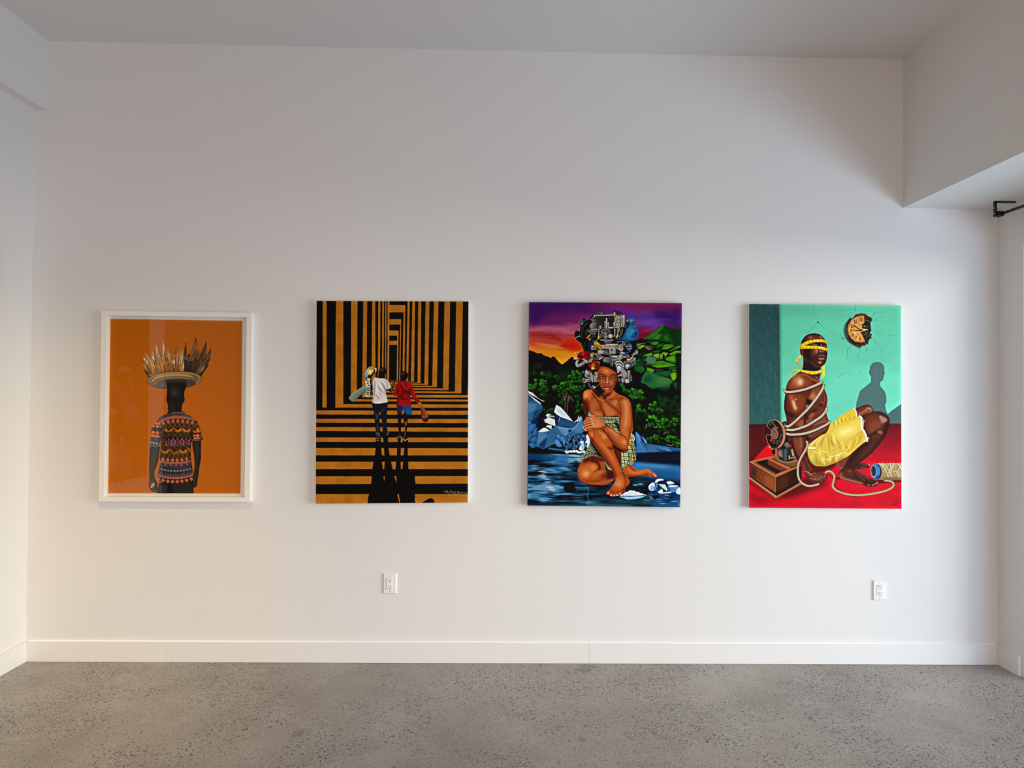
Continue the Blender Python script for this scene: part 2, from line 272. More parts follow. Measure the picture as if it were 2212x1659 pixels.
def paint_corridor():
    """Two boys walking arm in arm down an ochre and black striped corridor."""
    OC = (157, 94, 32); BK = (4, 5, 9)
    C = Paint([(684, 650), (1012, 651.2), (1010.5, 1085.5), (682, 1088)], 495, 654, BK)
    # left uprights turning into floor lines
    C.at(675, 640, 6.634)
    V = [((150, 205), (145, 205), 1597, 1597), ((340, 445), (330, 445), 1597, 1550), ((558, 648), (553, 638), 1505, 1482),
         ((733, 788), (715, 775), 1440, 1412), ((858, 903), (850, 905), 1380, 1355), ((948, 978), (938, 970), 1330, 1310),
         ((1005, 1028), (998, 1020), 1290, 1275), ((1050, 1063), (1040, 1055), 1262, 1250), ((1082, 1112), (1072, 1101), 1262, 1240)]
    for (a, b), (c, d), yb, yt in V:
        C.poly([(a, 50), (b, 50), (d, yt), (d, yb), (c, yb)], OC)
    for x, yt, yb in ((330, 1549, 1597), (590, 1482, 1506), (715, 1412, 1441), (850, 1355, 1381), (938, 1310, 1330), (1098, 1240, 1262)):
        C.poly([(x, yt), (1240, yt + 2), (1240, yb + 2), (x, yb)], OC)
    # the door of nested frames
    C.at(840, 640, 6.633)
    C.poly([(-12, 50), (40, 50), (10, 1262), (-22, 1262)], OC)
    C.poly([(13, 50), (268, 50), (252, 1230), (5, 1230)], BK)
    for y0, y1, xr, xi, bo, bi in ((127, 233, 238, 213, 226, 197), (330, 407, 180, 166, 165, 151), (492, 567, 142, 124, 133, 114)):
        C.poly([(9, y0), (xr, y0 + 2), (bo, 1232), (bi, 1232), (xi, y1), (9, y1)], OC)
    C.poly([(8, 640), (124, 640), (122, 698), (8, 697)], OC)
    C.poly([(4, 1232), (120, 1236), (120, 1262), (4, 1262)], OC)
    R = [((272, 303), (250, 279), 1222, 1215), ((340, 378), (317, 363), 1224, 1218), ((423, 467), (412, 456), 1245, 1237), ((528, 583), (511, 564), 1272, 1256),
         ((648, 712), (622, 688), 1305, 1286), ((798, 878), (775, 855), 1347, 1322), ((965, 1060), (945, 1035), 1392, 1367)]
    for (a, b), (c, d), yb, yt in R:
        C.poly([(a, 50), (b, 50), (d, yb), (20, yb - 6), (20, yt - 5), (c, yt)], OC)
    C.poly([(1142, 900), (1150, 900), (1150, 1460), (1125, 1455)], OC)
    C.poly([(-1100, 1414), (1150, 1418), (1150, 1456), (-200, 1440)], OC, 0)
    for y0, y1, x0 in ((1418, 1454, -380), (1481, 1510, -480), (1552, 1600, -760)):
        C.poly([(x0, y0 - 4), (1160, y0), (1160, y1), (x0, y1 - 4)], OC)
    # floor bands
    C.at(660, 630, 3.455)
    for l0, l1, r0, r1 in ((887, 917, 890, 920), (949, 979, 952, 982), (1011, 1040, 1016, 1047), (1088, 1122, 1090, 1124),
                           (1167, 1222, 1169, 1222), (1269, 1324, 1269, 1324), (1378, 1436, 1376, 1432), (1510, 1600, 1510, 1600)):
        C.poly([(60, l0), (1240, r0), (1240, r1), (60, l1)], OC)
    M = np.ones((C.H, C.W), np.float32)
    C.mottle(M, 60, 3, .94, 1.06)
    # the long shadows on the floor
    C.at(780, 920, 9.217)
    C.poly([(285, 250), (400, 250), (402, 320), (405, 445), (420, 590), (415, 705), (440, 855), (450, 1000), (465, 1108), (475, 1000), (465, 855), (475, 705), (470, 590),
            (460, 445), (450, 320), (440, 210), (545, 210), (540, 320), (550, 445), (575, 590), (600, 705), (632, 855), (665, 1000), (712, 1142), (722, 1350), (775, 1560), (140, 1560), (137, 1450), (165, 1350), (203, 1150), (218, 1000),
            (230, 855), (252, 705), (277, 590), (296, 445), (300, 320)], BK)
    C.poly([(722, 210), (800, 210), (790, 320), (797, 445), (790, 590), (790, 705), (798, 860), (826, 860), (840, 705), (850, 590), (866, 445), (838, 320), (830, 250), (940, 250), (940, 320), (930, 445), (935, 590), (942, 705), (946, 845), (960, 862), (1060, 950),
            (1072, 1000), (1087, 1142), (1070, 1350), (1078, 1410), (1070, 1450), (1080, 1510), (1105, 1560), (785, 1560), (753, 1350), (712, 1142), (704, 1000), (690, 860), (700, 705), (714, 590), (721, 445), (735, 320)], BK)
    C.blob([(1200, 1560), (1215, 1530), (1300, 1470), (1380, 1437), (1440, 1460), (1470, 1530), (1475, 1570)], BK)
    # ---- boy in the white shirt
    C.at(740, 780, 9.215)
    dark = (30, 20, 18)
    C.blob([(715, 320), (720, 240), (730, 180), (770, 135), (830, 130), (865, 160), (872, 220), (850, 290), (835, 350), (700, 350)], dark)
    C.blob([(735, 200), (770, 150), (820, 150), (830, 190), (780, 215)], (62, 48, 42), .8, 10)
    C.line([(750, 300), (770, 340)], 10, (110, 65, 40), .7, 5)
    C.blob([(640, 520), (560, 620), (530, 660), (520, 560), (555, 300), (600, 260), (640, 190), (660, 180), (640, 240), (575, 330), (590, 480)], (24, 15, 12))
    # papers and cloth in his raised hand
    C.blob([(475, 480), (300, 580), (180, 680), (130, 740), (150, 770), (180, 795), (240, 810), (285, 760), (380, 670), (470, 600), (520, 520)], (104, 118, 96))
    C.line([(480, 490), (320, 580), (180, 690), (140, 735)], 26, (140, 152, 128), .8, 8)
    C.lines([[(490, 540), (330, 690), (225, 790)], [(470, 590), (300, 730), (250, 790)]], 14, (66, 78, 62), a=.8, soft=5)
    C.poly([(520, 130), (600, 95), (640, 130), (645, 180), (560, 270), (500, 290), (470, 320), (448, 240), (490, 180)], (165, 125, 25))
    C.poly([(535, 170), (620, 180), (560, 285), (490, 245)], (205, 180, 95))
    C.poly([(530, 195), (600, 205), (575, 240), (525, 225)], (215, 205, 175))
    C.blob([(470, 215), (450, 240), (455, 300), (485, 325), (510, 290), (500, 240)], (92, 148, 180))
    C.poly([(520, 125), (525, 170), (470, 240), (490, 180)], (180, 190, 190))
    C.poly([(640, 150), (680, 135), (680, 200), (650, 235), (660, 180)], (190, 188, 178))
    C.line([(590, 290), (640, 220), (640, 180)], 22, (40, 20, 14))
    C.poly([(495, 335), (560, 350), (550, 385), (488, 375)], (210, 170, 75))
    for i, (x, y) in enumerate([(505, 410), (500, 440), (515, 480)]):
        C.poly([(x - 50, y - 15), (x + 45, y - 30), (x + 40, y + 25), (x - 20, y + 40)], (200, 200, 190)); C.poly([(x - 20, y - 8), (x + 30, y - 15), (x + 20, y + 18), (x - 8, y + 22)], (60, 62, 50))
    C.poly([(480, 510), (560, 520), (545, 700), (470, 690)], (60, 62, 52))
    for y in (520, 560, 600, 640, 680):
        C.poly([(485, y - 4), (560, y + 8), (556, y + 22), (480, y + 10)], (158, 164, 150))
    C.lines([[(490, 510), (470, 690)], [(552, 520), (535, 710)]], 10, (170, 172, 160))
    C.poly([(450, 660), (530, 690), (520, 720), (445, 700)], (165, 178, 150)); C.poly([(450, 725), (545, 735), (540, 752), (470, 742)], (70, 45, 25))
    # shirt
    C.blob([(630, 345), (660, 330), (720, 345), (790, 350), (830, 350), (900, 390), (960, 500), (970, 540), (905, 570), (870, 560), (868, 650), (890, 750), (900, 810), (830, 850), (700, 850), (600, 830), (605, 760), (612, 640), (605, 480), (610, 400)], (196, 184, 172))
    S = C.mask([(630, 345), (660, 330), (720, 345), (790, 350), (830, 350), (900, 390), (960, 500), (970, 540), (905, 570), (870, 560), (868, 650), (890, 750), (900, 810), (830, 850), (700, 850), (600, 830), (605, 760), (612, 640), (605, 480), (610, 400)])
    C.clip = S
    C.lines([[(650, 370), (640, 520), (640, 700)], [(690, 470), (750, 570), (850, 660)], [(700, 590), (760, 680), (800, 740)], [(800, 440), (850, 560), (860, 700)], [(640, 640), (720, 740), (730, 760)], [(740, 400), (830, 520), (840, 600)]], 30, (128, 110, 98), a=.75, soft=7, taper=2)
    C.lines([[(630, 560), (625, 720), (620, 830)], [(870, 400), (900, 480), (890, 560)]], 26, (140, 122, 110), a=.7, soft=8)
    C.lines([[(670, 380), (690, 520), (720, 640), (820, 750)], [(730, 380), (760, 480), (840, 600)], [(610, 830), (720, 830), (880, 800)], [(880, 400), (930, 480)]], 20, (222, 212, 202), a=.8, soft=5, taper=2)
    C.clip = None
    C.blob([(905, 565), (965, 540), (990, 560), (1000, 590), (985, 625), (950, 610), (920, 590)], (30, 16, 13))
    C.blob([(960, 540), (985, 470), (1000, 390), (1055, 375), (1060, 410), (1035, 470), (1000, 610), (975, 620)], (70, 34, 26))
    C.lines([[(1000, 400), (985, 500), (975, 590)], [(1025, 400), (1010, 480)]], 9, (150, 95, 75), a=.8, soft=3)
    # trousers
    C.blob([(600, 845), (700, 855), (890, 830), (900, 900), (890, 1020), (885, 1150), (890, 1330), (905, 1440), (880, 1480), (830, 1505), (795, 1480), (800, 1300), (770, 1080), (745, 1010), (738, 1120), (752, 1350), (748, 1460), (750, 1510), (690, 1520), (672, 1450), (655, 1300), (630, 1060), (610, 960)], (26, 29, 34))
    C.lines([[(640, 1000), (680, 1080), (700, 1200)], [(740, 1030), (690, 1120), (660, 1160)], [(690, 1230), (700, 1340), (690, 1420)], [(720, 1220), (740, 1330)], [(860, 900), (800, 990), (770, 1010)], [(640, 900), (760, 930)], [(840, 1180), (830, 1400)]], 14, (66, 74, 84), a=.8, soft=5, taper=2)
    C.lines([[(665, 1410), (690, 1440), (740, 1430)], [(670, 1460), (700, 1450), (750, 1470)], [(690, 1500), (710, 1480), (745, 1505)]], 9, (100, 108, 116), a=.9, soft=2)
    C.blob([(655, 1560), (680, 1530), (740, 1515), (768, 1550), (750, 1590), (700, 1590)], (14, 10, 9))
    C.lines([[(655, 1555), (690, 1580), (740, 1590)], [(690, 1545), (730, 1535)]], 8, (150, 110, 80)); C.ell(715, 1545, 16, 9, (165, 100, 45))
    C.line([(890, 1470), (915, 1440), (905, 1410)], 14, (120, 110, 104), soft=3)
    # ---- boy in the red hood
    C.blob([(1148, 290), (1160, 240), (1190, 208), (1250, 205), (1295, 240), (1308, 290), (1290, 345), (1265, 370), (1262, 420), (1165, 420), (1160, 345)], (28, 18, 18))
    C.blob([(1170, 250), (1200, 220), (1240, 222), (1230, 260), (1190, 285)], (66, 52, 52), .8, 9)
    hood = [(1110, 425), (1160, 405), (1250, 400), (1320, 410), (1370, 470), (1420, 580), (1480, 710), (1540, 800), (1500, 850), (1440, 790), (1390, 720), (1350, 640), (1355, 760), (1365, 900), (1280, 910), (1090, 895), (1085, 800), (1090, 680), (1060, 700), (1020, 690), (1010, 640), (1045, 540), (1080, 460)]
    C.blob(hood, (134, 8, 14)); C.clip = C.mask(hood)
    C.lines([[(1180, 480), (1200, 560), (1330, 640)], [(1190, 650), (1170, 740), (1260, 770)], [(1110, 560), (1100, 700), (1100, 880)], [(1340, 560), (1345, 760)], [(1200, 620), (1300, 650)]], 40, (62, 4, 8), a=.7, soft=12)
    C.lines([[(1190, 440), (1230, 520), (1280, 555), (1330, 500), (1330, 440)]], 8, (190, 70, 60), a=.9, soft=2)
    C.lines([[(1130, 780), (1250, 800), (1330, 760)], [(1120, 850), (1250, 870), (1350, 860)], [(1070, 520), (1040, 620)], [(1150, 560), (1160, 640)], [(1400, 620), (1480, 740)]], 22, (176, 22, 24), a=.8, soft=8)
    C.lines([[(1160, 740), (1250, 780), (1320, 740)], [(1440, 760), (1530, 800)]], 10, (70, 5, 8), a=.8, soft=3)
    C.clip = None
    C.line([(1050, 405), (1100, 400), (1150, 400)], 10, (20, 8, 8))
    C.blob([(1490, 860), (1545, 815), (1580, 850), (1600, 880), (1590, 930), (1560, 950), (1530, 920)], (150, 82, 30))
    C.blob([(1555, 960), (1590, 910), (1625, 940), (1690, 1050), (1710, 1120), (1700, 1190), (1640, 1215), (1590, 1180), (1570, 1060)], (128, 62, 26))
    C.lines([[(1580, 930), (1600, 1050), (1640, 1130)], [(1610, 940), (1640, 1060), (1655, 1120)], [(1560, 970), (1590, 1120)]], 14, (60, 22, 10), a=.85, soft=3)
    C.lines([[(1600, 940), (1650, 1050), (1690, 1130)], [(1600, 1080), (1630, 1130), (1660, 1100)]], 9, (195, 110, 60), a=.9, soft=3)
    C.blob([(1590, 1130), (1640, 1140), (1700, 1110), (1710, 1170), (1690, 1205), (1640, 1215), (1595, 1180)], (62, 22, 14))
    C.blob([(1095, 895), (1220, 908), (1205, 990), (1180, 1055), (1100, 1050), (1085, 960)], (34, 38, 62))
    C.blob([(1220, 908), (1360, 905), (1380, 1050), (1345, 1080), (1290, 1060), (1220, 1045), (1205, 980)], (8, 62, 104))
    C.ell(1310, 1000, 40, 50, (12, 92, 140), .7, 18)
    C.poly([(1200, 980), (1222, 990), (1222, 1050), (1180, 1040)], OC)
    C.blob([(1100, 1050), (1180, 1055), (1170, 1200), (1165, 1400), (1160, 1480), (1170, 1510), (1095, 1510), (1120, 1470), (1110, 1250)], (24, 12, 10))
    C.blob([(1210, 1045), (1295, 1065), (1300, 1180), (1300, 1280), (1280, 1400), (1275, 1490), (1300, 1540), (1290, 1580), (1215, 1560), (1230, 1490), (1240, 1330), (1215, 1180)], (34, 15, 12))
    C.ell(1262, 1240, 26, 46, (128, 78, 50), .85, 9); C.line([(1245, 1300), (1248, 1420), (1240, 1530)], 12, (140, 90, 65), .8, 3)
    C.line([(1130, 1300), (1130, 1440)], 12, (64, 36, 28), .8, 4); C.ell(1143, 1480, 13, 13, (130, 80, 52), .9, 4)
    C.line([(1095, 1505), (1130, 1520), (1168, 1505)], 9, (140, 130, 124)); C.line([(1210, 1555), (1250, 1580), (1300, 1550)], 14, (170, 164, 158))
    C.lines([[(1230, 1530), (1250, 1550), (1285, 1530)], [(1240, 1500), (1270, 1540)]], 8, (12, 6, 6))
    # signature
    C.at(940, 1040, 27.65)
    g = (150, 150, 150)
    for p in ([(495, 630), (510, 590), (600, 570), (750, 555)], [(590, 590), (680, 640), (690, 580)], [(740, 560), (740, 690)], [(640, 590), (700, 660), (740, 640)],
              [(780, 760), (840, 640), (880, 570), (930, 560), (950, 590)], [(850, 640), (920, 620)], [(930, 600), (940, 655), (985, 620), (960, 600), (1000, 670)], [(1010, 610), (1040, 650), (1070, 605), (1040, 690)], [(1070, 650), (1080, 610), (1130, 650), (1140, 600)], [(1220, 590), (1150, 620), (1160, 660), (1210, 650), (1190, 715)],
              [(1290, 580), (1400, 590), (1320, 690)], [(1330, 600), (1400, 640), (1420, 680), (1330, 690)], [(1430, 680), (1460, 620), (1490, 690)], [(1500, 620), (1500, 700), (1540, 640), (1570, 700)], [(1580, 700), (1590, 630), (1640, 630)], [(1590, 665), (1640, 665)], [(1650, 640), (1720, 640), (1700, 700)], [(1720, 700), (1750, 640), (1780, 700)], [(1790, 640), (1840, 730), (1895, 615)], [(980, 735), (1150, 720), (1380, 715)]):
        C.line(p, 17, g, .8)
    C.crisp(.15, 5, 1., 2, 1.5)
    return C.im
def paint_engine():
    """Seated woman crowned with a car engine and a blue bird, forest, fields and ice around her."""
    C = Paint([(1143.3, 652.7), (1473, 654.7), (1469.3, 1095.5), (1139.6, 1092)], 495, 662, (8, 20, 18))
    rs = np.random.RandomState(3)
    H, W = C.H, C.W
    my = 48 + np.linspace(0, 1, H)[:, None] * 1552 + np.zeros((1, W)); mx = 75 + np.linspace(0, 1, W)[None] * 1165 + np.zeros((H, 1))
    # ---- sunset sky
    n1 = fbm(H, W, 34, 21, 5, 4.) - .5; n2 = fbm(H, W, 16, 22, 4, 5.) - .5
    yy = my + n1 * 110 + n2 * 50 + (mx - 300) * .05
    def ramp(y, st):
        k = [s[0] for s in st]; return np.stack([np.interp(y, k, [s[1][i] for s in st]) for i in range(3)], -1)
    L = ramp(yy, [(40, (58, 28, 76)), (120, (70, 30, 84)), (185, (104, 36, 84)), (225, (146, 60, 92)), (262, (166, 84, 98)), (292, (150, 46, 54)), (325, (160, 62, 52)), (362, (180, 62, 34)), (395, (200, 104, 44)), (430, (206, 118, 28)), (520, (222, 152, 40))])
    Rr = ramp(yy, [(40, (92, 34, 82)), (95, (112, 34, 70)), (140, (92, 44, 116)), (190, (80, 46, 122)), (250, (94, 58, 138)), (285, (104, 40, 92)), (310, (110, 22, 50))])
    t = np.clip((mx - 480) / 300, 0, 1)[..., None]; C.im[:] = L * (1 - t) + Rr * t
    C.at(1350, 645, 7.538); C.blob([(500, 150), (700, 190), (940, 150), (940, 480), (720, 470), (560, 380), (480, 300)], (46, 26, 74), .75, 50); C.lines([[(330, 120), (480, 160), (690, 205)], [(100, 180), (300, 200), (450, 190)]], 34, (118, 36, 64), a=.6, soft=14, taper=2); C.lines([[(250, 420), (420, 370), (760, 340)], [(240, 560), (450, 500), (620, 420)]], 40, (104, 62, 142), a=.55, soft=14, taper=2); C.blob([(190, 620), (280, 590), (400, 550), (420, 590), (280, 680), (180, 680)], (104, 12, 40), .9, 8)
    C.at(1135, 645, 7.538); C.blob([(50, 120), (260, 130), (400, 200), (300, 300), (140, 420), (50, 430)], (54, 26, 80), .75, 40); C.lines([[(60, 600), (300, 600), (480, 620), (600, 680)], [(300, 640), (500, 660), (610, 700)], [(520, 780), (700, 770), (900, 740)]], 34, (146, 26, 26), a=.7, soft=12, taper=2)
    C.blob([(560, 760), (720, 680), (860, 690), (940, 760), (920, 850), (760, 860), (640, 820)], (178, 26, 18), .8, 24); C.lines([[(80, 720), (250, 740), (480, 780), (620, 800)], [(70, 800), (300, 760), (520, 790)]], 24, (204, 122, 74), a=.6, soft=9, taper=2); C.lines([[(360, 830), (520, 835), (680, 850)]], 16, (150, 70, 30), a=.6, soft=6, taper=2)
    C.lines([[(350, 560), (560, 520), (760, 470), (880, 430)], [(560, 590), (720, 570), (820, 540)]], 34, (176, 96, 120), a=.5, soft=14, taper=2)
    # ---- dark ridge on the left
    rg = [(20, 830), (60, 850), (110, 862), (150, 880), (200, 905), (240, 895), (300, 930), (370, 955), (415, 980), (440, 952), (475, 960), (490, 990), (530, 1030), (605, 1082), (650, 1040), (700, 1012), (720, 975), (760, 960), (800, 985), (1100, 950), (1300, 1000), (1300, 1700), (20, 1700)]
    C.poly([(20, 1090), (2500, 1090), (2500, 4000), (20, 4000)], (7, 18, 14)); C.poly(rg, (8, 18, 16))
    for a, b in zip(rg[:-4], rg[1:-3]):
        for k in range(5):
            u = rs.rand(); C.ell(a[0] + (b[0] - a[0]) * u, a[1] + (b[1] - a[1]) * u + 6, rs.uniform(8, 18), rs.uniform(8, 16), (8, 17, 15))
    for k in range(60): C.ell(rs.uniform(60, 900), rs.uniform(1090, 1200), rs.uniform(14, 40), rs.uniform(10, 30), (14, 34, 28), rs.uniform(.3, .6), 6)
    for k in range(9): x = 150 + k * 14; C.line([(x, 1070 + rs.uniform(-20, 10)), (x + rs.uniform(-6, 6), 1140)], 5, (70, 66, 54), .6)
    def clump(cx, cy, rx, ry, n, g=1., size=22):
        P = [(rs.uniform(-1, 1), rs.uniform(-1, 1)) for _ in range(n * 3)]; P = [p for p in P if p[0] ** 2 + p[1] ** 2 < 1][:n]
        C.ell(cx, cy, rx * .95, ry * .95, (8, 26, 12), .8, size * .5)
        for u, v in sorted(P, key=lambda p: p[1] + rs.uniform(-.4, .4)):
            x, y = cx + u * rx, cy + v * ry; q = size * rs.uniform(.6, 1.15); q *= 1.14; sh = np.clip(.95 - .32 * v - .12 * u + rs.uniform(-.25, .2), .34, 1.2) * g
            C.ell(x + q * .15, y + q * .3, q * 1.08, q * .98, (6, 24, 10), .85, 2)
            C.ell(x, y, q, q * .86, (24 * sh, 74 * sh, 16 * sh), 1, 2); C.ell(x - q * .15, y - q * .25, q * .62, q * .48, (60 * sh, 118 * sh, 20 * sh), .85, 4)
    C.at(1135, 645, 7.538)
    for k in range(40): C.ell(rs.uniform(60, 950), rs.uniform(1180, 1660), rs.uniform(30, 80), rs.uniform(20, 60), (10, 44, 20), .5, 12)
    for a in ((130, 1225, 80, 40, 9, .55), (280, 1240, 60, 40, 8, .8), (380, 1280, 60, 50, 8, .6), (540, 1310, 80, 60, 14, .6), (250, 1360, 110, 50, 16, 1.), (240, 1460, 120, 70, 24, 1.), (120, 1450, 60, 60, 8, .9), (270, 1560, 70, 50, 8, .8), (330, 1500, 60, 40, 7, .7), (790, 1215, 60, 40, 8, .9), (800, 1280, 60, 50, 9, .9), (710, 1290, 50, 40, 7, .9), (880, 1270, 50, 60, 8, .9),
              (690, 1390, 110, 60, 22, 1.05), (520, 1470, 80, 60, 14, 1.), (640, 1480, 90, 50, 12, 1.), (770, 1480, 60, 60, 10, 1.), (870, 1380, 60, 60, 10, .9), (920, 1450, 60, 50, 9, .9), (790, 1620, 60, 50, 8, .8), (540, 1600, 60, 50, 8, .7), (860, 1480, 60, 40, 7, .9)): clump(*a)
    C.at(1130, 830, 6.147)
    for a in ((200, 60, 100, 50, 14, .9), (480, 70, 80, 50, 10, .9), (330, 360, 80, 40, 12, .8), (510, 230, 40, 40, 6, .8), (690, 190, 60, 60, 9, .9), (750, 290, 50, 60, 9, .9), (710, 370, 30, 30, 5, .8), (350, 170, 60, 40, 6, .4), (620, 340, 60, 60, 6, .3)): clump(*a, size=17)
    C.lines([[(545, 400), (560, 240), (545, 150)], [(580, 400), (590, 240), (600, 160)], [(565, 300), (562, 200), (570, 130)], [(560, 220), (520, 170)], [(590, 220), (610, 140)], [(550, 200), (530, 120)], [(575, 180), (580, 110)], [(600, 240), (605, 190)]], 7, (110, 80, 66), a=.9, smooth=False); C.lines([[(555, 390), (566, 220)]], 5, (40, 24, 22))
    # ---- fields and mountain on the right
    C.at(1350, 645, 7.538)
    C.poly([(90, 700), (300, 650), (990, 700), (990, 1700), (60, 1700)], (8, 28, 16))
    C.poly([(290, 668), (400, 590), (500, 510), (560, 455), (620, 428), (660, 455), (750, 480), (930, 492), (930, 760), (760, 740), (560, 690)], (18, 62, 26))
    C.poly([(290, 668), (480, 530), (620, 428), (610, 480), (560, 540), (500, 600), (520, 670)], (44, 92, 30), .9, 6); C.poly([(500, 600), (570, 570), (590, 600), (540, 670), (490, 660)], (66, 112, 40), .8, 9); C.poly([(640, 440), (760, 490), (930, 500), (930, 760), (800, 720), (740, 600)], (12, 44, 26), .9, 10)
    C.poly([(620, 600), (690, 600), (720, 690), (640, 680)], (46, 98, 34), .7, 12); C.poly([(540, 550), (620, 490), (680, 560), (620, 590)], (14, 50, 22), .7, 12); C.line([(620, 430), (560, 520), (500, 570), (420, 620)], 16, (70, 116, 44), .6, 5)
    FG = [(40, 96, 24), (70, 124, 26), (24, 84, 30), (96, 136, 30), (52, 108, 26), (14, 74, 34)]
    fld = [([(340, 690), (460, 690), (440, 720), (360, 715)], 2), ([(480, 700), (560, 710), (500, 770), (400, 740)], 4), ([(560, 740), (640, 730), (600, 780), (520, 800), (510, 770)], 2), ([(100, 740), (150, 690), (150, 790), (100, 840)], 1), ([(190, 740), (260, 730), (240, 770), (190, 790)], 1), ([(260, 755), (340, 760), (240, 830), (195, 810)], 3), ([(590, 800), (640, 745), (800, 750), (760, 770), (620, 810)], 4), ([(570, 825), (760, 775), (830, 760), (690, 830), (600, 835)], 1), ([(720, 850), (850, 770), (915, 765), (900, 800), (820, 830), (720, 870)], 4),
           ([(400, 860), (560, 840), (600, 855), (480, 890)], 2), ([(700, 920), (780, 870), (840, 850), (915, 860), (915, 905), (800, 930)], 3), ([(560, 920), (620, 870), (710, 890), (670, 930), (640, 990), (560, 990)], 3), ([(300, 920), (440, 880), (450, 930), (380, 950), (300, 940)], 1), ([(460, 910), (560, 890), (550, 980), (500, 970), (450, 940)], 3), ([(640, 970), (760, 930), (915, 935), (915, 1060), (780, 1050), (660, 1010)], 1),
           ([(500, 1020), (600, 1010), (700, 1040), (880, 1090), (640, 1130), (400, 1100), (480, 1060)], 4), ([(400, 1095), (640, 1080), (860, 1080), (700, 1120), (520, 1135)], 1), ([(350, 1120), (480, 1160), (460, 1210), (350, 1180)], 1), ([(690, 1120), (900, 1105), (900, 1150), (760, 1165), (700, 1150)], 5), ([(740, 1165), (900, 1155), (900, 1195), (780, 1190)], 4), ([(490, 1195), (760, 1170), (720, 1280), (640, 1270), (480, 1220)], 5), ([(730, 1230), (780, 1205), (890, 1200), (880, 1260), (790, 1350), (760, 1330)], 3), ([(830, 1340), (900, 1260), (900, 1350)], 2), ([(120, 1010), (190, 950), (240, 1040), (330, 1180), (260, 1230), (150, 1170)], 5), ([(190, 960), (240, 1000), (220, 1060)], 5), ([(290, 920), (330, 940), (320, 1030), (290, 1020)], 2)]
    for p, c in fld:
        C.poly(p, (6, 26, 12)); q = np.array(p, float); m = q.mean(0); q = m + (q - m) * .93; C.poly(q, FG[c]); C.poly(m + (q - m) * .6 + (12, -6), tuple(v * 1.22 for v in FG[c]), .5, 10)
    C.poly([(640, 1010), (915, 1040), (915, 1070), (780, 1060)], (40, 84, 40), .8, 8)
    for p, c in (([(230, 735), (320, 722), (330, 735), (260, 745)], (112, 84, 58)), ([(310, 800), (350, 770), (410, 800), (420, 830), (380, 845)], (104, 76, 56)), ([(340, 1060), (370, 1035), (430, 1060), (400, 1085), (340, 1085)], (74, 70, 40)), ([(500, 985), (600, 1000), (510, 995)], (120, 84, 60)), ([(860, 1090), (905, 1080), (905, 1105), (870, 1105)], (150, 150, 150)), ([(490, 1155), (620, 1150), (600, 1185), (490, 1185)], (56, 52, 34)), ([(880, 820), (915, 800), (915, 845), (890, 845)], (22, 26, 34))): C.poly(p, c)
    C.blob([(330, 1010), (360, 960), (430, 950), (500, 980), (495, 1030), (460, 1065), (400, 1060)], (70, 104, 74)); C.blob([(260, 1340), (320, 1210), (400, 1200), (520, 1250), (640, 1290), (740, 1320), (770, 1370), (680, 1420), (560, 1450), (440, 1470), (380, 1440), (340, 1400), (270, 1380)], (40, 92, 48)); C.blob([(560, 1290), (700, 1320), (720, 1370), (560, 1400), (500, 1340)], (60, 116, 56), .7, 26); C.blob([(300, 1300), (380, 1250), (440, 1300), (400, 1380), (300, 1360)], (24, 66, 44), .8, 20)
    C.lines([[(340, 1190), (450, 1215), (620, 1280), (740, 1320)], [(210, 1000), (230, 1080), (320, 1160)], [(730, 1280), (740, 1220), (780, 1200), (900, 1195)], [(240, 1000), (270, 1090)], [(580, 1450), (740, 1415)], [(495, 1030), (440, 1080)]], 4, (170, 180, 130), a=.7)
    C.poly([(520, 1470), (740, 1420), (700, 1490), (620, 1540), (560, 1520)], (14, 74, 36)); C.poly([(780, 1380), (900, 1340), (900, 1530), (820, 1480)], (18, 74, 42)); C.blob([(150, 1260), (260, 1240), (260, 1370), (350, 1420), (440, 1490), (540, 1520), (640, 1580), (900, 1560), (900, 1720), (100, 1720), (100, 1400)], (6, 22, 18), .95, 8)
    for k in range(90):
        x, y = rs.uniform(180, 340), rs.uniform(830, 1120); C.ell(x, y, rs.uniform(6, 16), rs.uniform(6, 14), (10, 40, 22) if k % 3 else (26, 70, 28), .8)
    for k in range(40): C.ell(rs.uniform(360, 560), rs.uniform(755, 830), 7, 6, (16, 46, 18) if k % 2 else (100, 104, 60), .9)
    for x, y in [(600, 1060), (580, 1075), (640, 1060), (620, 1075)] + [(560 + 14 * i, 1160 + (i % 3) * 12) for i in range(9)]: C.ell(x, y, 8, 7, (10, 44, 16))
    C.poly([(600, 980), (615, 910), (625, 895), (640, 920), (650, 960), (680, 955), (640, 1000)], (8, 40, 20)); C.poly([(770, 920), (785, 885), (800, 920)], (10, 50, 20))
    C.lines([[(300, 690), (440, 680), (600, 700), (900, 740)], [(200, 800), (300, 740)], [(560, 830), (690, 850), (860, 800)], [(400, 870), (560, 840)], [(520, 1135), (760, 1110), (900, 1080)]], 7, (6, 22, 10), a=.8)
    for k in range(16): x = 190 + k * 16; C.poly([(x - 9, 700), (x, 625 + rs.uniform(0, 40)), (x + 9, 700)], (8, 28, 16))
    for k in range(50): C.ell(rs.uniform(560, 900), rs.uniform(1500, 1700), rs.uniform(14, 40), rs.uniform(10, 34), (14, 48, 26), .4, 8)
    # right-hand trees
    C.at(1340, 830, 5.929)
    C.poly([(-20, 20), (360, 60), (860, 60), (860, 860), (100, 860), (-20, 700)], (7, 24, 14), .85, 20); C.poly([(700, -400), (860, -400), (860, 900), (760, 860)], (7, 24, 14), .9, 10)
    for k in range(60): C.ell(rs.uniform(480, 770), rs.uniform(150, 480), rs.uniform(14, 40), rs.uniform(10, 36), (22, 60, 22), .4, 9)
